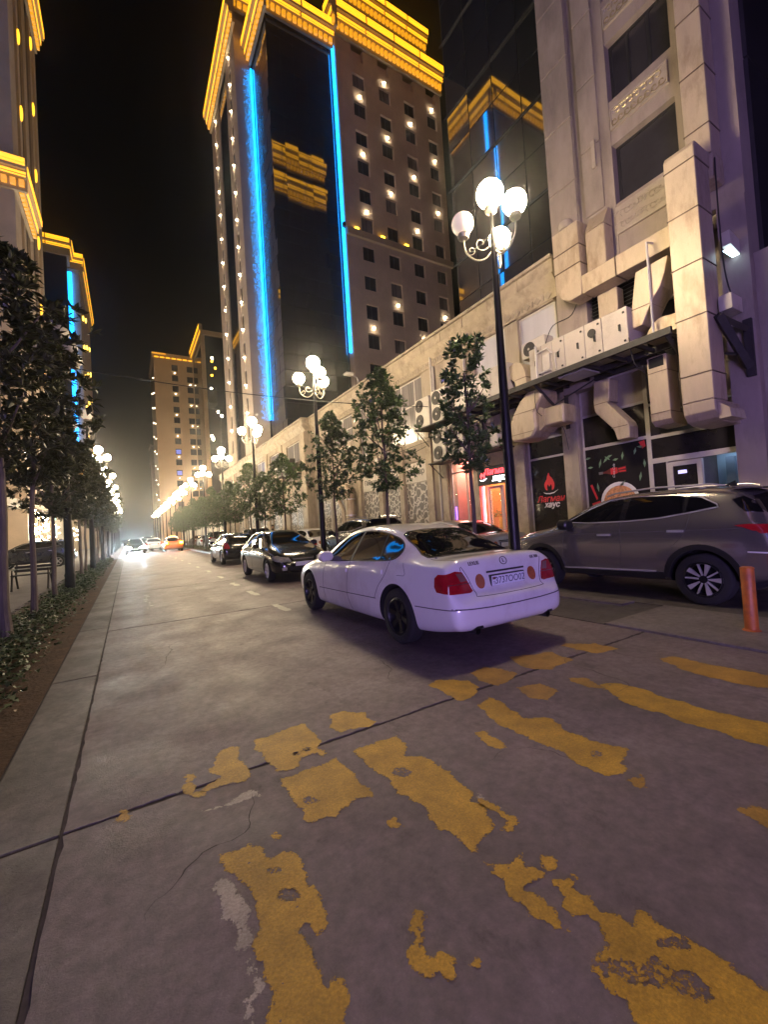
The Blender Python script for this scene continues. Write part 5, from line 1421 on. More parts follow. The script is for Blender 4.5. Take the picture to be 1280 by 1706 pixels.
class Car:
    def __init__(s, name, label, cat, group, stations, paint, axles, wr, arch, width, sub=2):
        s.root = thing(name, (0, 0, 0), label, cat, group)
        bm = bmesh.new()
        rows = []
        for st in stations:
            y, P = ring(st)
            row = [bm.verts.new((x, y, z)) for (x, z) in P]
            row += [bm.verts.new((-x, y, z)) for (x, z) in P[-2:0:-1]]
            rows.append(row)
        n = len(rows[0])
        for a, b_ in zip(rows[:-1], rows[1:]):
            for k in range(n): bm.faces.new((a[k], b_[k], b_[(k + 1) % n], a[(k + 1) % n]))
        bm.faces.new(rows[0]); bm.faces.new(rows[-1][::-1])
        bmesh.ops.recalc_face_normals(bm, faces=bm.faces)
        me = bpy.data.meshes.new('body_src'); bm.to_mesh(me); bm.free()
        ob = bpy.data.objects.new('body_src', me); C.objects.link(ob)
        m = ob.modifiers.new('s', 'SUBSURF'); m.levels = sub; m.render_levels = sub
        dg = bpy.context.evaluated_depsgraph_get(); dg.update()
        me2 = bpy.data.meshes.new_from_object(ob.evaluated_get(dg))
        s.bvh = BVHTree.FromPolygons([v.co[:] for v in me2.vertices], [p.vertices[:] for p in me2.polygons])
        ob.modifiers.clear(); ob.data = me2
        cut = MB()
        for ay in axles:
            for sx in (-1, 1):
                cut.lathe([(arch, sx * (width / 2 - 0.30)), (arch, sx * (width / 2 + 0.2))], (0, ay, wr), 40, 'x')
        cob = cut.build('cutter', M['cavity'])
        md = ob.modifiers.new('b', 'BOOLEAN'); md.operation = 'DIFFERENCE'; md.solver = 'EXACT'; md.object = cob
        dg = bpy.context.evaluated_depsgraph_get(); dg.update()
        me3 = bpy.data.meshes.new_from_object(ob.evaluated_get(dg))
        for o in (ob, cob): C.objects.unlink(o); bpy.data.objects.remove(o)
        me3.materials.clear(); me3.materials.append(M[paint]); me3.materials.append(M['cavity'])
        zlow = min(st[2] for st in stations)
        for p in me3.polygons:
            c = p.center
            cav = any(math.hypot(c.y - ay, c.z - wr) < arch + 0.004 and abs(c.x) > width / 2 - 0.31 and (math.hypot(c.y - ay, c.z - wr) < arch - 0.004 or abs(p.normal.x) < 0.4) for ay in axles)
            p.material_index = 1 if cav or (c.z < zlow + 0.02 and p.normal.z < -0.8) else 0
            p.use_smooth = True
        me3.set_sharp_from_angle(angle=radians(35))
        me3.name = 'body'
        s.body = bpy.data.objects.new('body', me3); C.objects.link(s.body); s.body.parent = s.root
        s.axles, s.wr, s.width = axles, wr, width
    def hit(s, axis, a, b_, side):
        if axis == 'x': o, d = Vector((side * 3, a, b_)), Vector((-side, 0, 0))
        elif axis == 'y': o, d = Vector((a, -2 if side < 0 else 9, b_)), Vector((0, -side, 0))
        else: o, d = Vector((a, b_, 4)), Vector((0, 0, -1))
        h = s.bvh.ray_cast(o, d)
        if h[0] is None: return None
        n = h[1]
        if n.dot(d) > 0: n = -n
        return h[0], n
    def patch(s, poly, axis, side, name, m, off=0.004, parent=None, smooth=0, step=0.05, sunk=0.006):
        if smooth: poly = smooth_poly(poly, smooth)
        pts = []
        for i in range(len(poly)):
            p, q = Vector(poly[i]), Vector(poly[(i + 1) % len(poly)])
            k = max(1, int((q - p).length / step))
            pts += [p.lerp(q, j / k) for j in range(k)]
        n = len(pts)
        xs = [p.x for p in pts]; zs = [p.y for p in pts]
        inner = []
        def inside(x, y):
            c = False; j = n - 1
            for i in range(n):
                if (pts[i].y > y) != (pts[j].y > y) and x < (pts[j].x - pts[i].x) * (y - pts[i].y) / (pts[j].y - pts[i].y) + pts[i].x: c = not c
                j = i
            return c
        gx = min(xs) + step / 2
        while gx < max(xs):
            gz = min(zs) + step / 2
            while gz < max(zs):
                if inside(gx, gz) and min((p.x - gx) ** 2 + (p.y - gz) ** 2 for p in pts) > (step * 0.4) ** 2: inner.append(Vector((gx, gz)))
                gz += step
            gx += step
        cv, ce, cf, _a, _b, _c = delaunay_2d_cdt(pts + inner, [(i, (i + 1) % n) for i in range(n)], [], 1, 1e-5)
        hs = [s.hit(axis, v.x, v.y, side) for v in cv]
        mb = MB()
        fs = [f for f in cf if all(hs[i] for i in f)]
        used = sorted({i for f in fs for i in f}); idx = {q: k for k, q in enumerate(used)}
        top = [hs[i][0] + hs[i][1] * off for i in used]
        low = [hs[i][0] - hs[i][1] * sunk for i in used]
        mb.add(top, [tuple(idx[i] for i in f) for f in fs])
        cnt = {}
        for f in fs:
            for a, b_ in ((f[0], f[1]), (f[1], f[2]), (f[2], f[0])): cnt[(a, b_)] = cnt.get((a, b_), 0) + 1
        N = len(top); mb.v += [tuple(v) for v in low]
        for (a, b_) in cnt:
            if (b_, a) not in cnt: mb.f.append([idx[a], idx[a] + N, idx[b_] + N, idx[b_]]); mb.mi.append(0)
        o = mb.build(name, m if not isinstance(m, str) else M[m], parent or s.root)
        o.data.polygons.foreach_set('use_smooth', [True] * len(o.data.polygons)); o.data.set_sharp_from_angle(angle=radians(50))
        return o
    def line(s, pts, axis, side, name, m='shut', w=0.007, off=0.0018, parent=None, closed=False, step=0.03, smooth=0):
        if smooth: pts = smooth_poly(pts, smooth, closed)
        P = []
        for i in range(len(pts) - (0 if closed else 1)):
            p, q = Vector(pts[i]), Vector(pts[(i + 1) % len(pts)])
            k = max(1, int((q - p).length / step)); P += [p.lerp(q, j / k) for j in range(k)]
        P.append(Vector(pts[0] if closed else pts[-1]))
        H = [s.hit(axis, p.x, p.y, side) for p in P]; H = [h for h in H if h]
        mb = MB(); vs = []
        for i, (c, nn) in enumerate(H):
            t = (H[min(i + 1, len(H) - 1)][0] - H[max(0, i - 1)][0]).normalized(); q = t.cross(nn).normalized() * (w / 2)
            vs += [c + nn * off + q, c + nn * off - q, c - nn * 0.004 - q, c - nn * 0.004 + q]
        fs = []
        for i in range(len(H) - 1):
            if (H[i][0] - H[i + 1][0]).length > 0.25: continue
            for k in range(4): fs.append((4 * i + k, 4 * i + (k + 1) % 4, 4 * i + 4 + (k + 1) % 4, 4 * i + 4 + k))
        mb.add(vs, fs)
        return mb.build(name, m if not isinstance(m, str) else M[m], parent or s.root)
    def wheel(s, side, ay, rimr, spokes, rim_m, tw=0.21, style='bar', inset=0.015):
        x1 = side * (s.width / 2 - inset); x0 = x1 - side * tw; R = s.wr; c = (0, ay, R)
        dx = side
        t = MB().lathe([(rimr, x0), (R - 0.03, x0), (R, x0 + dx * 0.03), (R, x1 - dx * 0.03), (R - 0.012, x1 - dx * 0.012), (R - 0.045, x1), (rimr + 0.01, x1 - dx * 0.004), (rimr, x1 - dx * 0.02), (rimr, x0 + dx * 0.01)], c, 40, 'x')
        t.f = t.f[:-2]; t.mi = t.mi[:-2]
        ty = t.build('wheel', M['tyre'], s.root, smooth=True)
        b_ = MB().lathe([(rimr, x1 - dx * 0.012), (rimr - 0.018, x1 - dx * 0.006), (rimr - 0.03, x1 - dx * 0.03), (rimr - 0.035, x1 - dx * 0.1)], c, 40, 'x')
        b_.f = b_.f[:-2]; b_.mi = b_.mi[:-2]
        rm = b_.build('rim', rim_m, ty, smooth=True)
        MB().lathe([(0.02, x1 - dx * 0.10), (rimr - 0.03, x1 - dx * 0.11)], c, 24, 'x').build('brake_disc', M['cavity'], ty)
        sp = MB()
        for k in range(spokes):
            a0 = 2 * pi * k / spokes + 0.3
            def PT(r, a, x): return (x, ay + r * sin(a), R + r * cos(a))
            def spoke(a, w0, w1):
                vs = []
                for (r_, ww, xo) in ((0.045, w0, 0.035), (rimr - 0.012, w1, 0.012)):
                    for sgn in (-1, 1):
                        for dpt in (0, 0.035): vs.append(PT(math.hypot(r_, ww), a + sgn * math.atan2(ww, r_), x1 - dx * (xo + dpt)))
                sp.add(vs, [(0, 2, 6, 4), (1, 5, 7, 3), (0, 4, 5, 1), (2, 3, 7, 6), (0, 1, 3, 2), (4, 6, 7, 5)])
            if style == 'bar': spoke(a0, 0.026, 0.034)
            elif style == 'pair': spoke(a0 - 0.13, 0.012, 0.016); spoke(a0 + 0.13, 0.012, 0.016)
            else:
                spoke(a0 - 0.05, 0.010, 0.010); spoke(a0 + pi / spokes, 0.006, 0.036)
        sp.build('spokes', M['rim_silver'] if style == 'star' else rim_m, ty)
        MB().lathe([(0.055, x1 - dx * 0.06), (0.052, x1 - dx * 0.022), (0.02, x1 - dx * 0.02)], c, 16, 'x').build('hub_cap', rim_m, ty, smooth=True)
    def place(s, x, y, rz=0.0, z=0.0):
        s.root.location = (x, y, z); s.root.rotation_euler = (0, 0, rz)
        return s.root

# ---------------------------------------------------------------- white saloon (the nearest car)
SED = [(0.00, 0.62, 0.38, 0.54, 0.50, 0.585), (0.02, 0.76, 0.33, 0.56, 0.60, 0.615), (0.07, 0.845, 0.29, 0.59, 0.66, 0.64, 0.02), (0.12, 0.868, 0.28, 0.66, 0.69, 0.69, 0.02),
       (0.155, 0.876, 0.275, 0.80, 0.70, 0.90, 0.03), (0.19, 0.882, 0.27, 0.90, 0.70, 1.005, 0.03), (0.26, 0.888, 0.255, 0.93, 0.72, 1.022, 0.025), (0.45, 0.893, 0.22, 0.94, 0.72, 1.01, 0.025), (0.62, 0.897, 0.2, 0.945, 0.715, 1.005, 0.025),
       (0.80, 0.90, 0.19, 0.95, 0.69, 1.075, 0.04), (1.05, 0.90, 0.18, 0.95, 0.65, 1.205), (1.32, 0.90, 0.175, 0.95, 0.62, 1.315), (1.6, 0.90, 0.17, 0.95, 0.605, 1.38), (1.9, 0.90, 0.17, 0.945, 0.59, 1.405), (2.35, 0.90, 0.17, 0.935, 0.585, 1.42),
       (2.75, 0.90, 0.17, 0.925, 0.59, 1.375), (3.1, 0.90, 0.17, 0.91, 0.63, 1.22), (3.42, 0.898, 0.17, 0.885, 0.70, 1.03), (3.58, 0.895, 0.18, 0.865, 0.74, 0.965, 0.03), (3.95, 0.885, 0.2, 0.82, 0.72, 0.905, 0.03), (4.3, 0.86, 0.22, 0.75, 0.66, 0.825, 0.03), (4.58, 0.80, 0.24, 0.67, 0.60, 0.73, 0.02), (4.73, 0.70, 0.27, 0.58, 0.5, 0.62, 0.02), (4.80, 0.52, 0.32, 0.50, 0.42, 0.53, 0.02)]
DLO = [(3.08, 0.905), (3.05, 1.03), (2.90, 1.16), (2.60, 1.275), (2.28, 1.325), (1.9, 1.325), (1.56, 1.285), (1.29, 1.225), (1.14, 1.15), (1.10, 1.07), (1.15, 1.005), (1.30, 0.972), (1.76, 0.95), (2.3, 0.93)]
def sedan(name, label, cat, group, paint, full=True, plate=None, rimm='rim_black'):
    c = Car(name, label, cat, group, SED, paint, (1.10, 3.91), 0.325, 0.385, 1.80, 2)
    for sd in (-1, 1):
        g = c.patch(DLO, 'x', sd, 'side_window', 'car_glass', 0.003, smooth=4)
        c.line(DLO, 'x', sd, 'window_trim', 'trim_black', 0.018, 0.006, g, True, smooth=4)
        c.line([(2.27, 0.93), (2.22, 1.325)], 'x', sd, 'door_pillar', 'trim_black', 0.055, 0.006, g)
        c.line([(1.47, 0.96), (1.56, 1.28)], 'x', sd, 'door_pillar', 'trim_black', 0.028, 0.006, g)
        c.line([(2.30, 0.92), (2.36, 0.70), (2.39, 0.47), (2.34, 0.33), (2.30, 0.24)], 'x', sd, 'door_gap', smooth=4)
        c.line([(1.24, 0.965), (1.32, 0.80), (1.49, 0.64), (1.60, 0.48)], 'x', sd, 'door_gap', smooth=4)
        c.line([(3.16, 0.88), (3.25, 0.6), (3.22, 0.3)], 'x', sd, 'door_gap', smooth=4)
        c.line([(3.42, 0.455), (2.4, 0.47), (1.56, 0.485)], 'x', sd, 'rub_strip', w=0.010)
        c.line([(0.70, 0.50), (0.4, 0.51), (0.02, 0.53)], 'x', sd, 'bumper_gap', w=0.010)
        c.line([(0.95, 0.955), (0.88, 0.84), (0.90, 0.815), (1.05, 0.81)], 'x', sd, 'fuel_flap', w=0.005) if sd < 0 else None
        for hy, hz in ((2.47, 0.79), (1.47, 0.825)):
            c.patch([(hy - 0.09, hz - 0.025), (hy + 0.09, hz - 0.025), (hy + 0.09, hz + 0.03), (hy - 0.09, hz + 0.03)], 'x', sd, 'door_handle', paint, 0.022, step=0.04)
        mp = [(0.0, -0.045), (0.10, -0.065), (0.2, -0.06), (0.22, 0.03), (0.16, 0.085), (0.04, 0.08), (0.0, 0.03)]
        MB().prism([(sd * (0.83 + p[0]), 0.965 + p[1]) for p in smooth_poly(mp, 3)], 'y', 2.93, 3.07).build('door_mirror', M[paint], c.root, True, bevel=0.02)
        # lamps: tail wraps round the corner
        tl = c.patch([(sd * 0.835, 0.872), (sd * 0.74, 0.895), (sd * 0.655, 0.88), (sd * 0.61, 0.80), (sd * 0.56, 0.685), (sd * 0.60, 0.668), (sd * 0.855, 0.675)], 'y', -1, 'tail_lamp', 'red_lens', 0.010, step=0.03)
        c.patch([(sd * 0.74, 0.87), (sd * 0.655, 0.87), (sd * 0.615, 0.79), (sd * 0.70, 0.785)], 'y', -1, 'lamp_insert', 'smoke_lens', 0.013, tl, step=0.03)
        c.line([(sd * 0.57, 0.765), (sd * 0.70, 0.765), (sd * 0.85, 0.765)], 'y', -1, 'lens_split', 'trim_black', 0.006, 0.0125, tl)
        c.patch([(0.15, 0.68), (0.30, 0.69), (0.335, 0.74), (0.335, 0.83), (0.29, 0.868), (0.17, 0.872)], 'x', sd, 'tail_lamp', 'red_lens', 0.010, step=0.03)
        c.patch([(sd * 0.42 + 0.065 * cos(a), 0.765 + 0.075 * sin(a)) for a in [k * pi / 8 for k in range(16)]], 'y', -1, 'reverse_lamp', 'amber_lens', 0.008, step=0.025)
        c.patch([(4.68, 0.52), (4.5, 0.55), (4.36, 0.66), (4.45, 0.70), (4.66, 0.62)], 'x', sd, 'headlamp', 'clear_lens', 0.008, step=0.04)
        c.patch([(sd * 0.42, 0.52), (sd * 0.72, 0.50), (sd * 0.78, 0.58), (sd * 0.62, 0.66), (sd * 0.42, 0.63)], 'y', 1, 'headlamp', 'clear_lens', 0.008, step=0.04)
        ex = MB().lathe([(0.04, -0.02), (0.04, 0.22), (0.03, 0.22), (0.03, -0.02)], (sd * 0.57, 0.075, 0.29), 16, 'y').build('exhaust', M['steel'], c.root, True)
        c.patch([(sd * 0.49, 0.25), (sd * 0.49, 0.315), (sd * 0.53, 0.345), (sd * 0.61, 0.345), (sd * 0.65, 0.315), (sd * 0.65, 0.25)], 'y', -1, 'exhaust_cutout', 'cavity', 0.003, step=0.03)
        for ay in c.axles: c.wheel(sd, ay, 0.215, 6, M[rimm], style='bar' if rimm == 'rim_black' else 'pair')
    rw = c.patch([(-0.665, 0.67), (-0.3, 0.63), (0.3, 0.63), (0.665, 0.67), (0.62, 0.95), (0.55, 1.30), (0.3, 1.36), (-0.3, 1.36), (-0.55, 1.30), (-0.62, 0.95)], 'z', 1, 'rear_window', 'car_glass', 0.003, smooth=2, step=0.06)
    c.line([(-0.665, 0.67), (-0.3, 0.63), (0.3, 0.63), (0.665, 0.67), (0.62, 0.95), (0.55, 1.30), (0.3, 1.36), (-0.3, 1.36), (-0.55, 1.30), (-0.62, 0.95)], 'z', 1, 'window_seal', 'trim_black', 0.02, 0.005, rw, True, smooth=2)
    c.patch([(-0.66, 3.42), (0, 3.50), (0.66, 3.42), (0.56, 2.86), (0, 2.80), (-0.56, 2.86)], 'z', 1, 'windscreen', 'car_glass', 0.003, smooth=2, step=0.06)
    c.line([(-0.68, 0.72), (-0.66, 0.93)], 'y', -1, 'boot_gap')
    c.line([(-0.645, 0.935), (-0.575, 0.80), (-0.525, 0.66), (-0.46, 0.625), (0.46, 0.625), (0.525, 0.66), (0.575, 0.80), (0.645, 0.935)], 'y', -1, 'boot_gap', smooth=3)
    for sd in (-1, 1): c.line([(sd * 0.66, 0.20), (sd * 0.675, 0.4), (sd * 0.68, 0.62)], 'z', 1, 'boot_gap')
    c.line([(-0.86, 0.535), (-0.4, 0.515), (0, 0.51), (0.4, 0.515), (0.86, 0.535)], 'y', -1, 'bumper_gap', w=0.012)
    c.patch([(-0.30, 0.835), (0.30, 0.835), (0.30, 0.855), (-0.30, 0.855)], 'y', -1, 'plate_garnish', 'trim_black', 0.012, step=0.05)
    yr = c.hit('y', 0, 0.745, -1)[0].y
    pb = MB().box(-0.275, 0.275, yr - 0.016, yr + 0.02, 0.685, 0.815).build('number_plate', M['trim_black'], c.root, bevel=0.006)
    MB().box(-0.262, 0.262, yr - 0.0185, yr - 0.0165, 0.697, 0.803).build('plate_face', M['plate'], pb)
    if plate:
        mt = plane_mtx((0.03, yr - 0.0195, 0.747), (1, 0, 0), (0, 0, 1))
        text_mesh('plate_text', plate, 0.104, M['plate_ink'], pb, mt, 0.0005, bold=0.0)
        MB().box(-0.25, -0.2, yr - 0.0195, yr - 0.0187, 0.765, 0.79).build('plate_flag', M['smoke_lens'], pb)
        text_mesh('plate_text', 'TJ', 0.04, M['plate_ink'], pb, plane_mtx((-0.225, yr - 0.0195, 0.73), (1, 0, 0), (0, 0, 1)), 0.0005)
    if full:
        def onrear(txt, x, z, size):
            h = c.hit('y', x, z, -1)
            n = h[1]; xd = Vector((1, 0, 0)) - n * n.x; zd = n.cross(xd.normalized())
            if zd.z < 0: zd = -zd
            text_mesh('badge', txt, size, M['lettering'], c.root, plane_mtx(h[0] + n * 0.006, xd, zd), 0.003, bold=0.001)
        onrear('LEXUS', -0.46, 0.95, 0.055); onrear('GS 300', 0.53, 0.94, 0.05); onrear('L', 0.0, 0.945, 0.06)
        h = c.hit('y', 0, 0.945, -1)
        e = MB(); e.tube([(0.055 * cos(a), h[0].y - 0.006 + 0.012 * sin(a), h[0].z + 0.04 * sin(a)) for a in [k * pi / 10 for k in range(21)]], 0.005, 6, False); e.build('emblem_ring', M['lettering'], c.root)
        a = MB().lathe([(0.012, 0), (0.016, 0.008), (0.008, 0.02)], (-0.62, 0.60, 0.995), 10).build('washer_nub', M['chrome'], c.root)
    gr = c.patch([(-0.32, 0.52), (0.32, 0.52), (0.36, 0.62), (-0.36, 0.62)], 'y', 1, 'grille', 'trim_black', 0.006, step=0.05)
    return c
car1 = sedan('white_sedan', 'white saloon with black wheels parked nearest beside the yellow crossing', 'car', None, 'car_white', True, '3737OO02')
car1.place(3.52, 3.17); car1.root.scale = (0.945, 1.005, 1.0)

# ---------------------------------------------------------------- grey sport utility
SUVS = [(0.0, 0.66, 0.50, 0.76, 0.50, 0.82), (0.03, 0.80, 0.44, 0.82, 0.60, 0.90), (0.09, 0.88, 0.39, 0.94, 0.66, 1.05), (0.16, 0.905, 0.37, 1.06, 0.66, 1.20), (0.28, 0.92, 0.35, 1.125, 0.645, 1.40), (0.40, 0.928, 0.33, 1.14, 0.635, 1.56), (0.55, 0.93, 0.31, 1.145, 0.64, 1.63),
        (1.0, 0.93, 0.29, 1.13, 0.65, 1.675), (1.7, 0.93, 0.28, 1.12, 0.655, 1.695), (2.3, 0.93, 0.28, 1.11, 0.65, 1.655), (2.7, 0.93, 0.28, 1.10, 0.66, 1.545), (3.05, 0.93, 0.28, 1.09, 0.71, 1.36), (3.32, 0.928, 0.28, 1.075, 0.77, 1.20, 0.04), (3.55, 0.925, 0.29, 1.05, 0.78, 1.14, 0.04), (3.95, 0.915, 0.3, 0.99, 0.74, 1.08, 0.03), (4.25, 0.89, 0.32, 0.92, 0.7, 1.0, 0.03), (4.45, 0.82, 0.35, 0.80, 0.62, 0.85), (4.56, 0.70, 0.4, 0.68, 0.5, 0.72), (4.6, 0.55, 0.44, 0.6, 0.4, 0.63)]
SDLO = [(3.08, 1.235), (2.62, 1.455), (2.3, 1.575), (1.9, 1.605), (1.3, 1.585), (0.92, 1.525), (0.72, 1.41), (0.70, 1.37), (1.0, 1.315), (1.45, 1.245), (1.95, 1.215), (2.6, 1.21)]
def suv(name, label, cat, group, paint, star=True):
    c = Car(name, label, cat, group, SUVS, paint, (0.90, 3.58), 0.36, 0.43, 1.86, 2)
    for sd in (-1, 1):
        g = c.patch(SDLO, 'x', sd, 'side_window', 'car_glass', 0.003, smooth=3)
        c.line(SDLO + [SDLO[0]], 'x', sd, 'window_trim', 'chrome', 0.018, 0.006, g)
        c.line([(2.02, 1.21), (1.98, 1.60)], 'x', sd, 'door_pillar', 'car_black', 0.10, 0.005, g)
        c.line([(1.12, 1.29), (1.10, 1.56)], 'x', sd, 'door_pillar', 'car_black', 0.05, 0.005, g)
        c.patch([(0.24, 1.27), (0.40, 1.29), (0.56, 1.46), (0.44, 1.50), (0.33, 1.42)], 'x', sd, 'rear_quarter', 'car_glass', 0.004, step=0.04)
        c.line([(2.04, 1.20), (2.02, 0.8), (2.06, 0.4)], 'x', sd, 'door_gap', smooth=3)
        c.line([(1.02, 1.30), (1.10, 1.0), (1.28, 0.78), (1.36, 0.45)], 'x', sd, 'door_gap', smooth=3)
        c.line([(3.05, 1.18), (3.1, 0.8), (3.08, 0.42)], 'x', sd, 'door_gap', smooth=3)
        c.line([(4.1, 0.92), (3.4, 1.00), (2.0, 1.035), (0.7, 1.065), (0.4, 1.08)], 'x', sd, 'shoulder_crease', 'shut', 0.006, 0.0005, smooth=3)
        c.patch([(1.40, 0.33), (3.1, 0.33), (3.1, 0.44), (1.40, 0.44)], 'x', sd, 'sill_cladding', 'trim_black', 0.010, step=0.08)
        c.line([(3.08, 0.425), (1.50, 0.445)], 'x', sd, 'sill_trim', 'chrome', 0.022, 0.018)
        for ay in c.axles:
            arcp = [(ay + 0.50 * cos(a), 0.36 + 0.50 * sin(a)) for a in [pi * k / 18 for k in range(19)]] + [(ay - 0.425 * cos(a), 0.36 + 0.425 * sin(a)) for a in [pi * k / 18 for k in range(19)]]
            c.patch(arcp, 'x', sd, 'arch_cladding', 'trim_black', 0.010, step=0.05)
        for hy, hz in ((2.3, 1.0), (1.2, 1.045)):
            c.patch([(hy - 0.11, hz - 0.018), (hy + 0.11, hz - 0.018), (hy + 0.11, hz + 0.018), (hy - 0.11, hz + 0.018)], 'x', sd, 'door_handle', 'chrome', 0.028, step=0.05)
        mp = [(0.0, -0.05), (0.12, -0.09), (0.24, -0.06), (0.25, 0.05), (0.17, 0.10), (0.03, 0.07)]
        MB().prism([(sd * (0.85 + p[0]), 1.19 + p[1]) for p in smooth_poly(mp, 3)], 'y', 2.88, 3.08).build('door_mirror', M['trim_black'], c.root, True, bevel=0.03)
        c.patch([(0.06, 1.00), (0.30, 1.04), (0.46, 1.115), (0.34, 1.125), (0.05, 1.10)], 'x', sd, 'tail_lamp', 'red_lens', 0.010, step=0.03)
        c.patch([(sd * 0.89, 1.0), (sd * 0.25, 1.02), (sd * 0.25, 1.07), (sd * 0.89, 1.11)], 'y', -1, 'tail_lamp', 'red_lens', 0.010, step=0.04)
        c.line([(0.10, 0.755), (0.36, 0.765)], 'x', sd, 'reflector_strip', 'print_white', 0.018, 0.006)
        c.patch([(4.50, 0.74), (4.30, 0.80), (4.12, 0.90), (4.22, 0.93), (4.46, 0.84)], 'x', sd, 'headlamp', 'clear_lens', 0.008, step=0.04)
        for ay in c.axles: c.wheel(sd, ay, 0.245, 5, M['rim_black'] if star else M['rim_silver'], 0.23, 'star' if star else 'pair')
        rl = MB(); rl.tube([(sd * 0.62, 0.65, 1.66), (sd * 0.64, 0.8, 1.70), (sd * 0.655, 1.6, 1.725), (sd * 0.645, 2.2, 1.69), (sd * 0.63, 2.35, 1.65)], 0.016, 6); rl.build('roof_rail', M['chrome'], c.root, True)
    c.patch([(-0.56, 1.22), (0.56, 1.22), (0.52, 1.5), (-0.52, 1.5)], 'y', -1, 'rear_window', 'car_glass', 0.003, smooth=2)
    c.patch([(-0.70, 3.22), (0, 3.30), (0.70, 3.22), (0.60, 2.52), (0, 2.46), (-0.60, 2.52)], 'z', 1, 'windscreen', 'car_glass', 0.003, smooth=2, step=0.07)
    sp = MB().prism([(0.26, 1.585), (0.6, 1.625), (0.62, 1.655), (0.24, 1.61)], 'x', -0.58, 0.58).build('roof_spoiler', M[paint], c.root, bevel=0.01)
    fn = MB().prism([(0.72, 1.655), (0.90, 1.675), (0.74, 1.745)], 'x', -0.02, 0.02).build('antenna_fin', M['trim_black'], c.root)
    c.patch([(-0.5, 0.44), (0.5, 0.44), (0.5, 0.78), (-0.5, 0.78)], 'y', 1, 'grille', 'trim_black', 0.006, step=0.07)
    c.patch([(-0.80, 0.40), (0.80, 0.40), (0.82, 0.62), (-0.82, 0.62)], 'y', -1, 'rear_cladding', 'trim_black', 0.006, step=0.07)
    MB().box(-0.27, 0.27, -0.03, 0.02, 0.66, 0.78).build('number_plate', M['plate'], c.root)
    return c
car2 = suv('grey_suv', 'grey sport utility car with silver star wheels cut off by the right edge', 'car', None, 'car_grey')
car2.place(7.80, 1.93)

# ---------------------------------------------------------------- black compact facing us
HAT = [(0.0, 0.60, 0.42, 0.62, 0.5, 0.70), (0.04, 0.78, 0.33, 0.74, 0.60, 0.86), (0.12, 0.83, 0.28, 0.84, 0.6, 1.0), (0.3, 0.845, 0.24, 0.90, 0.57, 1.17), (0.6, 0.85, 0.2, 0.93, 0.55, 1.36), (1.0, 0.855, 0.18, 0.93, 0.55, 1.425), (1.6, 0.855, 0.17, 0.92, 0.56, 1.44), (2.1, 0.855, 0.17, 0.91, 0.56, 1.41), (2.55, 0.855, 0.17, 0.90, 0.60, 1.26), (2.95, 0.852, 0.17, 0.88, 0.67, 1.04), (3.15, 0.85, 0.18, 0.86, 0.70, 0.965, 0.03), (3.5, 0.84, 0.2, 0.80, 0.68, 0.89, 0.03), (3.8, 0.81, 0.22, 0.72, 0.62, 0.80, 0.03), (3.98, 0.73, 0.24, 0.62, 0.55, 0.68), (4.08, 0.60, 0.27, 0.52, 0.45, 0.56), (4.12, 0.45, 0.3, 0.46, 0.36, 0.48)]
HDLO = [(2.72, 0.93), (2.4, 1.16), (2.05, 1.31), (1.6, 1.345), (1.0, 1.33), (0.62, 1.26), (0.40, 1.07), (0.48, 0.98), (0.9, 0.955), (1.8, 0.935)]
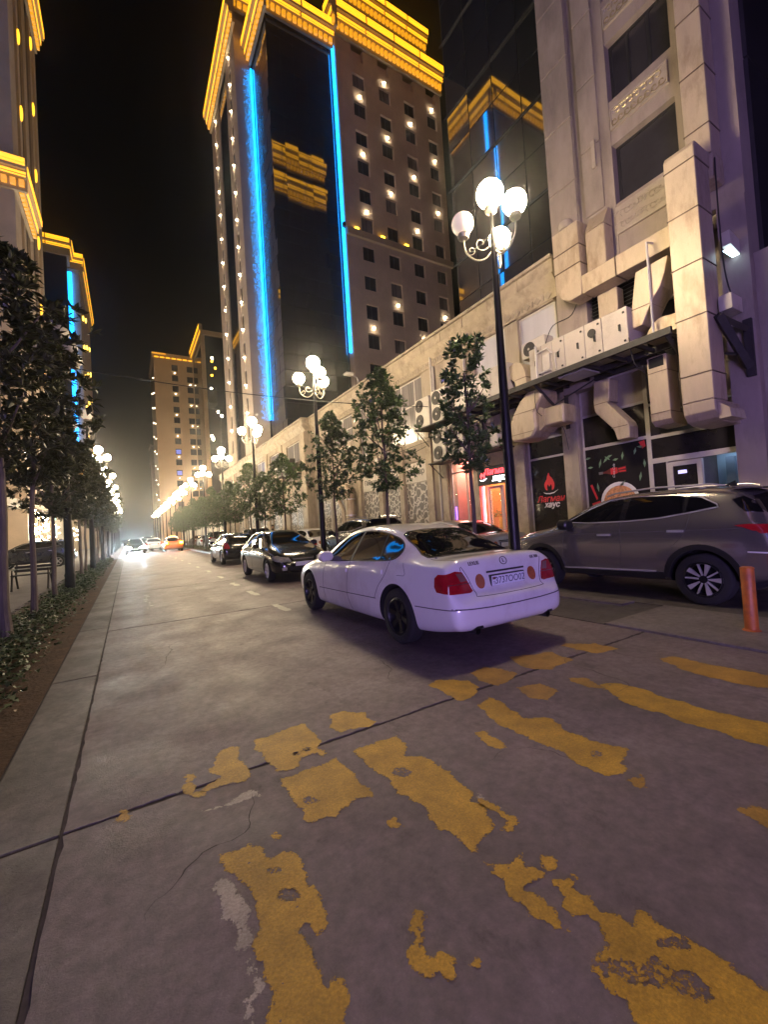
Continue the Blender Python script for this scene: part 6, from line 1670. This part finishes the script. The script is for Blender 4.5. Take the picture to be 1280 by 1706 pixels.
def hatch(name, label, cat, group, paint, lit=None):
    c = Car(name, label, cat, group, HAT, paint, (0.72, 3.32), 0.31, 0.37, 1.71, 2)
    for sd in (-1, 1):
        g = c.patch(HDLO, 'x', sd, 'side_window', 'car_glass', 0.003, smooth=3)
        c.line([(1.72, 0.94), (1.66, 1.34)], 'x', sd, 'door_pillar', 'trim_black', 0.06, 0.005, g)
        c.line([(1.74, 0.93), (1.76, 0.6), (1.72, 0.25)], 'x', sd, 'door_gap', smooth=3)
        c.line([(2.75, 0.9), (2.84, 0.6), (2.78, 0.25)], 'x', sd, 'door_gap', smooth=3)
        for hy, hz in ((1.9, 0.80), (0.95, 0.83)): c.patch([(hy - 0.08, hz - 0.02), (hy + 0.08, hz - 0.02), (hy + 0.08, hz + 0.02), (hy - 0.08, hz + 0.02)], 'x', sd, 'door_handle', paint, 0.022, step=0.04)
        MB().prism([(sd * (0.80 + p[0]), 0.98 + p[1]) for p in smooth_poly([(0, -0.05), (0.1, -0.06), (0.19, -0.04), (0.19, 0.06), (0.05, 0.08)], 3)], 'y', 2.5, 2.62).build('door_mirror', M[paint], c.root, True, bevel=0.02)
        c.patch([(sd * 0.36, 0.55), (sd * 0.66, 0.555), (sd * 0.74, 0.62), (sd * 0.64, 0.70), (sd * 0.40, 0.655)], 'y', 1, 'headlamp', lit or 'clear_lens', 0.010, step=0.03)
        c.patch([(3.98, 0.56), (3.78, 0.62), (3.72, 0.70), (3.82, 0.725), (3.96, 0.66)], 'x', sd, 'headlamp', lit or 'clear_lens', 0.010, step=0.04)
        c.patch([(sd * 0.50, 0.33), (sd * 0.62, 0.33), (sd * 0.62, 0.41), (sd * 0.50, 0.41)], 'y', 1, 'fog_lamp', 'clear_lens', 0.006, step=0.03)
        c.patch([(sd * 0.55, 0.72), (sd * 0.80, 0.74), (sd * 0.76, 1.0), (sd * 0.62, 1.0)], 'y', -1, 'tail_lamp', 'red_lens', 0.008, step=0.04)
        for ay in c.axles: c.wheel(sd, ay, 0.205, 7, M['rim_silver'], 0.19, 'bar')
    c.patch([(-0.62, 2.92), (0, 3.02), (0.62, 2.92), (0.53, 2.22), (0, 2.16), (-0.53, 2.22)], 'z', 1, 'windscreen', 'car_glass', 0.003, smooth=2, step=0.06)
    c.line([(-0.66, 3.05), (-0.62, 3.5), (-0.5, 3.86), (0.5, 3.86), (0.62, 3.5), (0.66, 3.05)], 'z', 1, 'bonnet_gap')
    c.patch([(-0.28, 0.57), (0.28, 0.57), (0.32, 0.655), (-0.32, 0.655)], 'y', 1, 'grille', 'trim_black', 0.006, step=0.05)
    c.line([(-0.3, 0.61), (0.3, 0.61)], 'y', 1, 'grille_bar', 'chrome', 0.014, 0.010)
    c.patch([(-0.42, 0.32), (0.42, 0.32), (0.46, 0.42), (-0.46, 0.42)], 'y', 1, 'lower_grille', 'trim_black', 0.006, step=0.05)
    c.patch([(-0.5, 1.02), (0.5, 1.02), (0.46, 1.3), (-0.46, 1.3)], 'y', -1, 'rear_window', 'car_glass', 0.003, smooth=2)
    yf = c.hit('y', 0, 0.47, 1)[0].y
    MB().box(-0.26, 0.26, yf - 0.02, yf + 0.02, 0.43, 0.54).build('number_plate', M['plate'], c.root)
    return c
car3 = hatch('black_hatchback', 'black compact car facing us in front of the white saloon', 'car', None, 'car_black')
car3.place(4.12, 15.25, pi)

# ---------------------------------------------------------------- cars parked in the row below the shops
GRP = 'cars parked in the row along the shops'
cw = sedan('parked_car', 'white saloon parked behind the second lamp post, seen from the rear', 'car', GRP, 'car_white', False, None, 'rim_silver'); cw.place(7.75, 17.6)
cs = sedan('parked_car', 'beige silver saloon whose roof shows just above the white saloon', 'car', GRP, 'car_silver', False, None, 'rim_silver'); cs.place(7.85, 7.1)
cd = suv('parked_car', 'dark navy utility car between the black compact and the white saloon roof', 'car', GRP, 'car_navy', False); cd.place(7.75, 12.3)
def again(src, x, y, label, rz=0.0, group=GRP):
    r_ = copy_tree(src.root); r_.location = (x, y, 0); r_.rotation_euler = (0, 0, rz); r_['label'] = label; r_['group'] = group
    return r_
again(cs, 7.75, 23.2, 'silver saloon in the parked row left of the standing man')
again(cd, 7.7, 28.6, 'dark utility car parked under the third tree of the strip')
again(cw, 7.8, 33.8, 'white saloon parked beyond the bracketed dark condensers')
again(cs, 7.7, 39.2, 'silver saloon parked sixth along the shop row')
again(cd, 7.75, 44.8, 'dark utility car parked seventh along the shop row')
again(cw, 7.7, 50.4, 'white saloon parked near the end of the podium')
again(cs, 7.7, 56.5, 'silver saloon parked past the end of the podium')
# second kerbside file beyond the strip
again(car3, 4.45, 19.9, 'black compact seen from the rear at the kerb right beyond the first black compact', 0, 'cars at the right kerb')
# traffic far down the street
M['head_glare'] = emit('headlight_on', (0.74, 0.92, 1.0), 2600.0)
M['tail_on'] = emit('brake_light_on', (1.0, 0.22, 0.01), 160.0)
on = hatch('oncoming_car', 'dark oncoming car with bright white headlights, nearest to the left kerb', 'car', 'oncoming cars with headlights', 'car_navy', 'head_glare'); on.place(0.55, 50.0, pi)
again(on, 1.55, 58.0, 'oncoming car with bright headlights, beside the first one', pi, 'oncoming cars with headlights')
again(on, 0.75, 72.0, 'farthest oncoming car with headlights lit', pi, 'oncoming cars with headlights')
tx = hatch('orange_taxi', 'orange taxi driving away with glowing lamps down the street', 'taxi', None, 'car_taxi'); tx.place(3.75, 45.5)
MB().box(-0.2, 0.2, 1.3, 1.5, 1.44, 1.56).build('roof_sign', emit('taxi_sign', (1.0, 0.55, 0.1), 4.0), None)
ts = bpy.data.objects['roof_sign']; ts.location = Vector((0, 1.4, 1.435)); ts.parent = tx.root
for sd in (-1, 1):
    m_ = MB().box(sd * 0.66 - 0.12, sd * 0.66 + 0.12, -0.03, 0.06, 0.76, 0.92).build('brake_lamp', M['tail_on'], None); m_.location = Vector((sd * 0.66, 0.0, 0.76)); m_.parent = tx.root
again(cw, 2.4, 52.5, 'white saloon driving away left of the orange taxi', 0, 'cars driving away')
again(cd, 2.3, 66.0, 'dark utility car driving away farther than the taxi', 0, 'cars driving away')
again(cd, -2.9, 34.0, 'dark utility car parked by the left shop row behind the tree trunks', pi / 2, 'cars parked on the left')
again(cw, -6.2, 52.0, 'white saloon parked far along the left shop row', 0.2, 'cars parked on the left')
# ================================================================ STREET LAMPS
ORDN = ['nearest', 'second', 'third', 'fourth', 'fifth', 'sixth', 'seventh', 'eighth', 'ninth', 'tenth', 'eleventh', 'twelfth', 'thirteenth', 'fourteenth']
def make_lamp(name, ang, dims):
    L = thing(name, (0, 0, 0), 'x', 'street lamp')
    MB().lathe([(0.17, 0), (0.17, 0.10), (0.13, 0.14), (0.115, 0.5), (0.125, 0.55), (0.105, 0.62), (0.10, 1.5), (0.088, 3.0), (0.066, 5.0), (0.05, 6.55), (0.06, 6.6), (0.035, 6.75), (0.03, 7.12)], n=16).build('pole', M['pole'], L, True)
    MB().lathe([(0.03, 7.08), (0.11, 7.12), (0.13, 7.18), (0.10, 7.24)], n=16).build('globe_cup', M['bracket_iron'], L, True)
    MB().ball((0, 0, 7.45), 0.245, 20, 14).build('globe', M['globe_on'], L, True)
    for k in range(3):
        a = ang + k * 2 * pi / 3
        ca, sa = cos(a), sin(a)
        P = lambda r, z: (r * ca, r * sa, z)
        arm = MB().tube([P(q[0], q[1]) for q in smooth_poly([(0.05, 6.35), (0.18, 6.22), (0.36, 6.22), (0.52, 6.38), (0.55, 6.62)], 5, False)], 0.016, 7).build('arm', M['bracket_iron'], L, True)
        sc = MB(); sc.tube([P(0.22 + (0.15 - 0.011 * i) * cos(0.55 * i + 3.6), 6.52 + (0.15 - 0.011 * i) * sin(0.55 * i + 3.6)) for i in range(13)], 0.010, 6)
        sc.tube([P(0.42 + (0.09 - 0.007 * i) * cos(-0.6 * i - 1.2), 6.40 + (0.09 - 0.007 * i) * sin(-0.6 * i - 1.2)) for i in range(11)], 0.008, 6)
        sc.build('scroll', M['bracket_iron'], arm, True)
        c = P(0.55, 6.6)
        MB().lathe([(0.02, 0), (0.095, 0.03), (0.11, 0.09), (0.085, 0.13)], c, 14).build('globe_cup', M['bracket_iron'], L, True)
        MB().ball((c[0], c[1], c[2] + 0.31), 0.205, 18, 12).build('globe', M['globe_dim' if k in dims else 'globe_on'], L, True)
    return L
la = radians(149)      # one arm points along the row of the facade, to the viewer's left
l1 = make_lamp('street_lamp', la, (0,))
l1.location = (6.04, 5.42, 0.0)
tag(l1, 'near black street lamp with one dim globe, standing behind the white saloon', group='lit lamps along the right kerb')
l2 = make_lamp('street_lamp', la, ()); l2.location = (6.04, 14.3, 0)
tag(l2, 'second street lamp from the viewer on the right, in front of the pointed tree', group='lit lamps along the right kerb')
for k in range(2, 14):
    o = copy_tree(l2); o.location = (6.04, 5.42 + 8.93 * k, 0.0); o.rotation_euler.z = random.Random(k).uniform(-0.4, 0.4)
    o['label'] = '%s street lamp along the right kerb, counting away from the white saloon' % ORDN[k]
for k in range(10):
    y = 14.9 + 9.2 * k
    if k == 0:
        o = copy_tree(l2)
        for ch in o.children:
            if ch.name.startswith('globe') and not ch.name.startswith('globe_cup'):
                ch.data = ch.data.copy(); ch.data.materials[0] = M['globe_off']
        lab = 'unlit street lamp with grey globes among the left tree crowns'
    else:
        o = copy_tree(l2); lab = '%s street lamp along the left bed, counting down the street' % ORDN[k]
        if k == 1:
            for ch in o.children:
                if ch.name.startswith('globe') and not ch.name.startswith('globe_cup'):
                    ch.data = ch.data.copy(); ch.data.materials[0] = M['globe_dim']
    o.location = (-1.45, y, -0.02); o.rotation_euler.z = 0.5 + 0.3 * k; o['label'] = lab; o['group'] = 'lamps along the left bed'

# ================================================================ TREES
def leaf_cloud(seed, n, prof, L, mname, clumps, squash=1.0):
    """magnolia crown: glossy folded leaves in rosettes at the twig ends; prof(t) gives crown radius over height 0..1"""
    r = random.Random(seed); mb = MB()
    for _ in range(clumps):
        for _try in range(30):
            t = r.random(); a = r.uniform(0, 6.28); R = prof(t) * (0.5 + 0.5 * math.sqrt(r.random())) * r.uniform(0.7, 1.2) * (1 + 0.16 * sin(3 * a + 5 * t + seed) + 0.12 * sin(11 * t + 2 * a))
            if r.random() < 0.25: R *= r.uniform(0.2, 0.8)
            if R > 0.02: break
        c = Vector((R * cos(a), R * sin(a), t))
        yield_c = c
        out = Vector((cos(a), sin(a), r.uniform(0.0, 0.9))).normalized()
        m = max(4, int(n / clumps * r.uniform(0.6, 1.4)))
        for k in range(m):
            d = (out * r.uniform(0.25, 0.9) + Vector((r.gauss(0, 0.7), r.gauss(0, 0.7), r.gauss(0.05, 0.55)))).normalized()
            ln = L * r.uniform(0.65, 1.2); w = ln * r.uniform(0.18, 0.25)
            side = d.cross(Vector((r.gauss(0, 0.4), r.gauss(0, 0.4), 1))).normalized(); nn = side.cross(d).normalized()
            p = Vector((c.x, c.y, c.z)) ; yield (p, d, side, nn, ln, w, r.uniform(-0.02, 0.05))
def make_tree(name, seed, base, top, prof, nleaf, L, clumps, mname, trunk_r=0.045, bark='bark', lean=0.0, label='x', branches=9, fork=None):
    T = thing(name, (0, 0, 0), label, 'tree')
    r = random.Random(seed + 100)
    H = top - base
    pts = [(lean * (i / 8) ** 2 + r.gauss(0, 0.012), r.gauss(0, 0.012), -0.05 + (base + 0.75 * H) * i / 8) for i in range(9)]
    tr = MB().tube(pts, [trunk_r * (1.35 if i == 0 else 1.08 - 0.085 * i) for i in range(9)], 8).build('trunk', M[bark], T, True)
    for k in range(branches):
        t = r.uniform(-0.02, 0.62); z = base + H * t; a = r.uniform(0, 6.28); R = prof(min(1, t + 0.12)) * r.uniform(0.6, 0.9)
        x0 = lean * (z / (base + 0.75 * H)) ** 2
        b_ = MB().tube([(x0, 0, z), (x0 + R * 0.45 * cos(a), R * 0.45 * sin(a), z + 0.14 * H * 0.6), (x0 + R * cos(a), R * sin(a), z + 0.14 * H * 1.5)], [trunk_r * 0.42, trunk_r * 0.3, trunk_r * 0.14], 5)
        b_.build('limb', M[bark], T, True)
    mb = MB()
    for q in leaf_cloud(seed, nleaf, prof, L, mname, clumps):
        p, d, s_, nn, ln, w, cv = q
        p = Vector((p.x + lean, p.y, base + p.z * H)) + d * 0.02
        m_ = p + d * ln * 0.5 + nn * cv
        mb.add([p, m_ + s_ * w - nn * 0.012, p + d * ln, m_ - s_ * w - nn * 0.012, m_ + nn * 0.004], [(0, 4, 1), (1, 4, 2), (2, 4, 3), (3, 4, 0)])
    o = mb.build('crown', M[mname], T)
    return T
def plerp(tab):
    def f(t):
        for (a, ra), (b_, rb_) in zip(tab[:-1], tab[1:]):
            if t <= b_: return ra + (rb_ - ra) * (t - a) / max(1e-6, b_ - a)
        return tab[-1][1]
    return f
TG = 'young magnolias along the right kerb'
t1 = make_tree('magnolia_tree', 1, 2.42, 5.15, plerp([(0, 0.18), (0.14, 0.52), (0.3, 0.6), (0.48, 0.66), (0.58, 0.40), (0.72, 0.55), (0.88, 0.46), (1, 0.10)]), 2500, 0.145, 150, 'leaf', 0.05, label='narrow ragged magnolia nearest on the right, beside the near lamp post')
t1.location = (6.04, 6.42, 0)
t2 = make_tree('magnolia_tree', 2, 2.3, 5.6, plerp([(0, 0.15), (0.08, 0.6), (0.2, 0.98), (0.36, 0.92), (0.52, 0.82), (0.68, 0.66), (0.8, 0.42), (0.92, 0.32), (1, 0.08)]), 6000, 0.135, 330, 'leaf', 0.05, label='tall pointed magnolia in front of the curtained windows and lattice panels')
t2.location = (6.04, 9.75, 0)
t3 = make_tree('magnolia_tree', 3, 2.35, 5.25, plerp([(0, 0.55), (0.12, 1.0), (0.3, 1.12), (0.5, 0.95), (0.68, 0.66), (0.82, 0.45), (1, 0.1)]), 5400, 0.13, 320, 'leaf', 0.045, label='cone shaped magnolia just past the second street lamp on the right')
t3.location = (6.04, 13.1, 0)
t4 = make_tree('magnolia_tree', 4, 2.1, 4.7, plerp([(0, 0.3), (0.15, 0.95), (0.35, 1.2), (0.6, 1.0), (0.8, 0.6), (1, 0.15)]), 3200, 0.16, 220, 'leaf', 0.045, label='rounded magnolia behind the roof of the black compact car')
t4.location = (6.0, 18.4, 0)
srcs = [t4, t3, t4, t2]
for k in range(16):
    y = 21.6 + 3.15 * k + (k % 3) * 0.35
    o = copy_tree([t4, t3][k % 2]); o.location = (6.0 + 0.15 * (k % 2), y, 0); o.rotation_euler.z = 1.3 * k; sc = 0.92 + 0.1 * ((k * 7) % 4) / 3
    o.scale = (sc * 1.05, sc * 1.05, sc)
    o['label'] = 'magnolia %s in the planted strip, counting from the strip\'s near end' % ORDN[k] if k < 14 else ['last magnolia but one at the far end of the planted strip', 'last magnolia at the far end of the planted strip'][k - 14]
for o in (t1, t2, t3, t4): o['group'] = TG
for o in list(S.objects):
    if o.name.startswith('magnolia_tree') and o.parent is None: o['group'] = TG
LG = 'dark trees in the left bed'
a1 = make_tree('broadleaf_tree', 21, 2.7, 5.9, plerp([(0, 0.4), (0.2, 1.0), (0.5, 1.2), (0.75, 1.0), (1, 0.2)]), 3900, 0.175, 270, 'leaf_dark', 0.062, 'bark_pale', label='nearest dark tree with pale trunk at the left edge')
a1.location = (-1.56, 8.2, -0.01)
a2 = make_tree('broadleaf_tree', 22, 2.6, 5.6, plerp([(0, 0.3), (0.2, 0.9), (0.5, 1.15), (0.8, 0.8), (1, 0.2)]), 3900, 0.175, 270, 'leaf_dark', 0.052, 'bark_pale', 0.12, label='second dark tree from the left edge with a forked pale trunk')
a2.location = (-1.56, 10.4, -0.01)
lt_lab = ['third dark tree in the left bed, just before the unlit lamp', 'fourth dark tree in the left bed, just beyond the unlit lamp']
yy = [13.4, 17.6, 20.3, 22.6, 26.4, 28.8, 31.2, 35.2, 38.0, 41.0, 45.0, 48.0, 52.0, 56.0, 61.0]
for k, y in enumerate(yy):
    o = copy_tree([a1, a2][k % 2]); o.location = (-1.6, y, -0.01); o.rotation_euler.z = 2.1 * k + 0.7; s_ = 0.86 + 0.12 * ((k * 5) % 4) / 3; o.scale = (s_, s_, s_ * (0.95 if k else 0.9))
    o['label'] = lt_lab[k] if k < 2 else ('%s dark tree down the left bed' % (ORDN[k + 2] if k + 2 < 14 else ['fifteenth', 'sixteenth', 'seventeenth'][k - 12]))
for o in list(S.objects):
    if o.name.startswith('broadleaf_tree') and o.parent is None: o['group'] = LG

# ================================================================ SMALL THINGS
bo = thing('orange_bollard', (5.80, 1.95, 0.012), 'scuffed orange bollard post by the wheel of the grey utility car', 'bollard')
MB().lathe([(0.062, 0), (0.062, 0.66), (0.055, 0.675)], (5.80, 1.95, 0.012), 20).build('post', M['bollard'], bo, True)
MB().lathe([(0.085, 0), (0.075, 0.012)], (5.80, 1.95, 0.012), 20).build('foot', M['bollard'], bo, True)
MB().lathe([(0.064, 0), (0.064, 0.016), (0.045, 0.026)], (5.80, 1.95, 0.682), 20).build('cap', M['bollard'], bo, True)
cb = MB(); p0, p1 = Vector((-1.45, 14.9, 6.5)), Vector((10.9, 13.1, 5.95))
cb.tube([p0.lerp(p1, i / 20) + Vector((0, 0, -0.28 * (1 - (2 * i / 20 - 1) ** 2))) for i in range(21)], 0.014, 6)
tag(cb.build('overhead_cable', M['cable'], None), 'thin sagging cable strung across the street from the left lamp to the facade', 'cable')
tp = thing('marker_post', (4.95, 30.6, 0), 'short white marker post with orange foot at the kerb past the black compact', 'post')
MB().lathe([(0.05, 0), (0.05, 0.55)], (4.95, 30.6, 0), 10).build('post', M['bollard'], tp)
MB().prism([(4.95 + 0.28 * cos(k * pi / 5), 0.86 + 0.30 * sin(k * pi / 5)) for k in range(10)], 'y', 30.57, 30.63).build('sign_plate', M['print_white'], tp)
bn = thing('park_bench', (-2.6, 17.8, 0.03), 'dark iron bench tipped back on the pavement behind the left trunks', 'bench')
for x in (-3.15, -2.25):
    q = MB(); q.tube([(x, 17.3, 0.03), (x, 17.45, 0.45), (x, 18.0, 0.5), (x, 18.25, 0.9)], 0.028, 6); q.tube([(x, 18.25, 0.03), (x, 17.95, 0.48)], 0.028, 6); q.tube([(x, 17.4, 0.42), (x, 17.45, 0.66), (x, 18.05, 0.68)], 0.022, 6)
    q.build('side_frame', M['steel'], bn, True)
for k in range(4): MB().box(-3.2, -2.2, 17.47 + 0.13 * k, 17.56 + 0.13 * k, 0.485, 0.51).build('seat_slat', M['steel'], bn)
for k in range(3): MB().box(-3.2, -2.2, 18.05 + 0.06 * k, 18.08 + 0.06 * k, 0.58 + 0.12 * k, 0.66 + 0.12 * k).build('back_slat', M['steel'], bn)
for i, (x, y) in enumerate(((-6.4, 24.6), (-6.2, 30.6))):
    q = thing('white_planter', (x, y, 0.03), ('white planter box on the left pavement, nearer one', 'white planter box on the left pavement, farther one')[i], 'planter', 'white planters on the left pavement')
    MB().prism([(x - 0.3, 0.03), (x + 0.3, 0.03), (x + 0.38, 0.62), (x - 0.38, 0.62)], 'y', y - 0.38, y + 0.38).build('box', M['lattice_white'], q, bevel=0.02)
    MB().box(x - 0.33, x + 0.33, y - 0.33, y + 0.33, 0.621, 0.64).build('earth', M['soil'], q)
bl = thing('blue_white_lamp', (-2.4, 14.2, 0.03), 'cool white floodlight cluster on a thin pole beside the near left trunk', 'lamp')
MB().tube([(-4.2, 21.0, 0.03), (-4.2, 21.0, 4.4)], 0.04, 8).build('pole', M['pole'], bl)
for k in range(2): MB().ball((-4.15 + 0.22 * k, 20.9, 4.45 - 0.14 * k), 0.10, 10, 8).build('bulb', emit('cool_bulb', (0.7, 0.8, 1.0), 22.0), bl, True)

# ================================================================ PEOPLE
def person(name, label, loc, rz, top_m, pose='stand', hair_long=False):
    R_ = thing(name, (0, 0, 0), label, 'person')
    J = {'pel': (0, 0, 0.95), 'sp': (0, 0.01, 1.15), 'ch': (0, 0, 1.34), 'nk': (0, 0, 1.48), 'hd': (0, -0.015, 1.54)}
    for s_, n in ((-1, 'l'), (1, 'r')):
        J['hip' + n] = (0.09 * s_, 0, 0.9); J['kn' + n] = (0.10 * s_, -0.02, 0.5); J['an' + n] = (0.10 * s_, 0.01, 0.09); J['to' + n] = (0.11 * s_, -0.15, 0.04)
        J['sh' + n] = (0.18 * s_, 0, 1.41); J['el' + n] = (0.24 * s_, 0.02, 1.13); J['wr' + n] = (0.25 * s_, -0.06, 0.88); J['hn' + n] = (0.25 * s_, -0.09, 0.79)
    rad = {'pel': 0.135, 'sp': 0.125, 'ch': 0.14, 'nk': 0.055, 'hd': 0.06, 'hip': 0.095, 'kn': 0.06, 'an': 0.042, 'to': 0.035, 'sh': 0.065, 'el': 0.043, 'wr': 0.032, 'hn': 0.03}
    E_ = [('pel', 'sp'), ('sp', 'ch'), ('ch', 'nk'), ('nk', 'hd')]
    for n in 'lr': E_ += [('pel', 'hip' + n), ('hip' + n, 'kn' + n), ('kn' + n, 'an' + n), ('an' + n, 'to' + n), ('ch', 'sh' + n), ('sh' + n, 'el' + n), ('el' + n, 'wr' + n), ('wr' + n, 'hn' + n)]
    keys = list(J); me = bpy.data.meshes.new('body'); me.from_pydata([J[k] for k in keys], [(keys.index(a), keys.index(b_)) for a, b_ in E_], [])
    o = bpy.data.objects.new('body', me); C.objects.link(o)
    m_ = o.modifiers.new('k', 'SKIN'); o.modifiers.new('s', 'SUBSURF').levels = 2
    for i, k in enumerate(keys):
        q = rad.get(k, rad.get(k[:-1], 0.05)); me.skin_vertices[0].data[i].radius = (q, q * (0.72 if k in ('pel', 'sp', 'ch') else 1))
        me.skin_vertices[0].data[i].use_root = (k == 'pel')
    dg = bpy.context.evaluated_depsgraph_get(); dg.update()
    m2 = bpy.data.meshes.new_from_object(o.evaluated_get(dg)); C.objects.unlink(o); bpy.data.objects.remove(o)
    m2.materials.clear(); m2.materials.append(M[top_m]); m2.materials.append(M['skin']); m2.materials.append(M['cloth_dark'])
    for p in m2.polygons:
        p.use_smooth = True; c = p.center
        p.material_index = 1 if c.z > 1.46 or (abs(c.x) > 0.2 and c.z < 0.93) else (2 if c.z < 0.98 else 0)
    b_ = bpy.data.objects.new('body', m2); C.objects.link(b_); b_.parent = R_
    h = MB().ball((0, -0.02, 1.63), 0.1, 16, 12, (0.78, 0.95, 1.18)); h.ball((0, -0.118, 1.615), 0.018, 8, 6, (0.8, 1, 1.4)); h.ball((0.08, -0.01, 1.62), 0.025, 8, 6, (0.4, 0.8, 1.2)); h.ball((-0.08, -0.01, 1.62), 0.025, 8, 6, (0.4, 0.8, 1.2))
    hd = h.build('head', M['skin'], R_, True)
    e = MB(); e.ball((0.032, -0.105, 1.64), 0.011, 8, 6); e.ball((-0.032, -0.105, 1.64), 0.011, 8, 6); e.box(-0.022, 0.022, -0.112, -0.10, 1.563, 1.569); e.build('eyes', M['hair'], hd)
    g = MB().ball((0, 0.012, 1.675), 0.108, 16, 10, (0.82, 0.95, 0.95))
    if hair_long: g.ball((0, 0.06, 1.52), 0.1, 12, 10, (0.95, 0.5, 1.6))
    g.build('hair', M['hair'], R_, True)
    R_.location = loc; R_.rotation_euler.z = rz
    return R_
person('person', 'man in dark clothes standing on the shop pavement behind the parked row', (9.9, 33.6, 0.12), 1.2, 'cloth_dark')
person('person', 'woman with long dark hair and pink top inside the lit restaurant window', (11.95, 13.0 - 0.35, 0.13), -1.9, 'cloth_pink', hair_long=True)
# ================================================================ AIR
if HAZE > 0:
    hz = MB().box(-60, 70, -60, 300, -1.7, 80)
    m = bpy.data.materials.new('night_haze'); m.use_nodes = True
    nt = m.node_tree; nt.nodes.clear()
    o_ = nt.nodes.new('ShaderNodeOutputMaterial'); v_ = nt.nodes.new('ShaderNodeVolumePrincipled')
    v_.inputs['Color'].default_value = (0.8, 0.8, 0.8, 1); v_.inputs['Density'].default_value = HAZE; v_.inputs['Anisotropy'].default_value = 0.92
    nt.links.new(v_.outputs[0], o_.inputs['Volume'])
    h_ = hz.build('haze', m, None)
    tag(h_, 'thin night haze glowing round the street lamps', 'haze', kind='stuff')
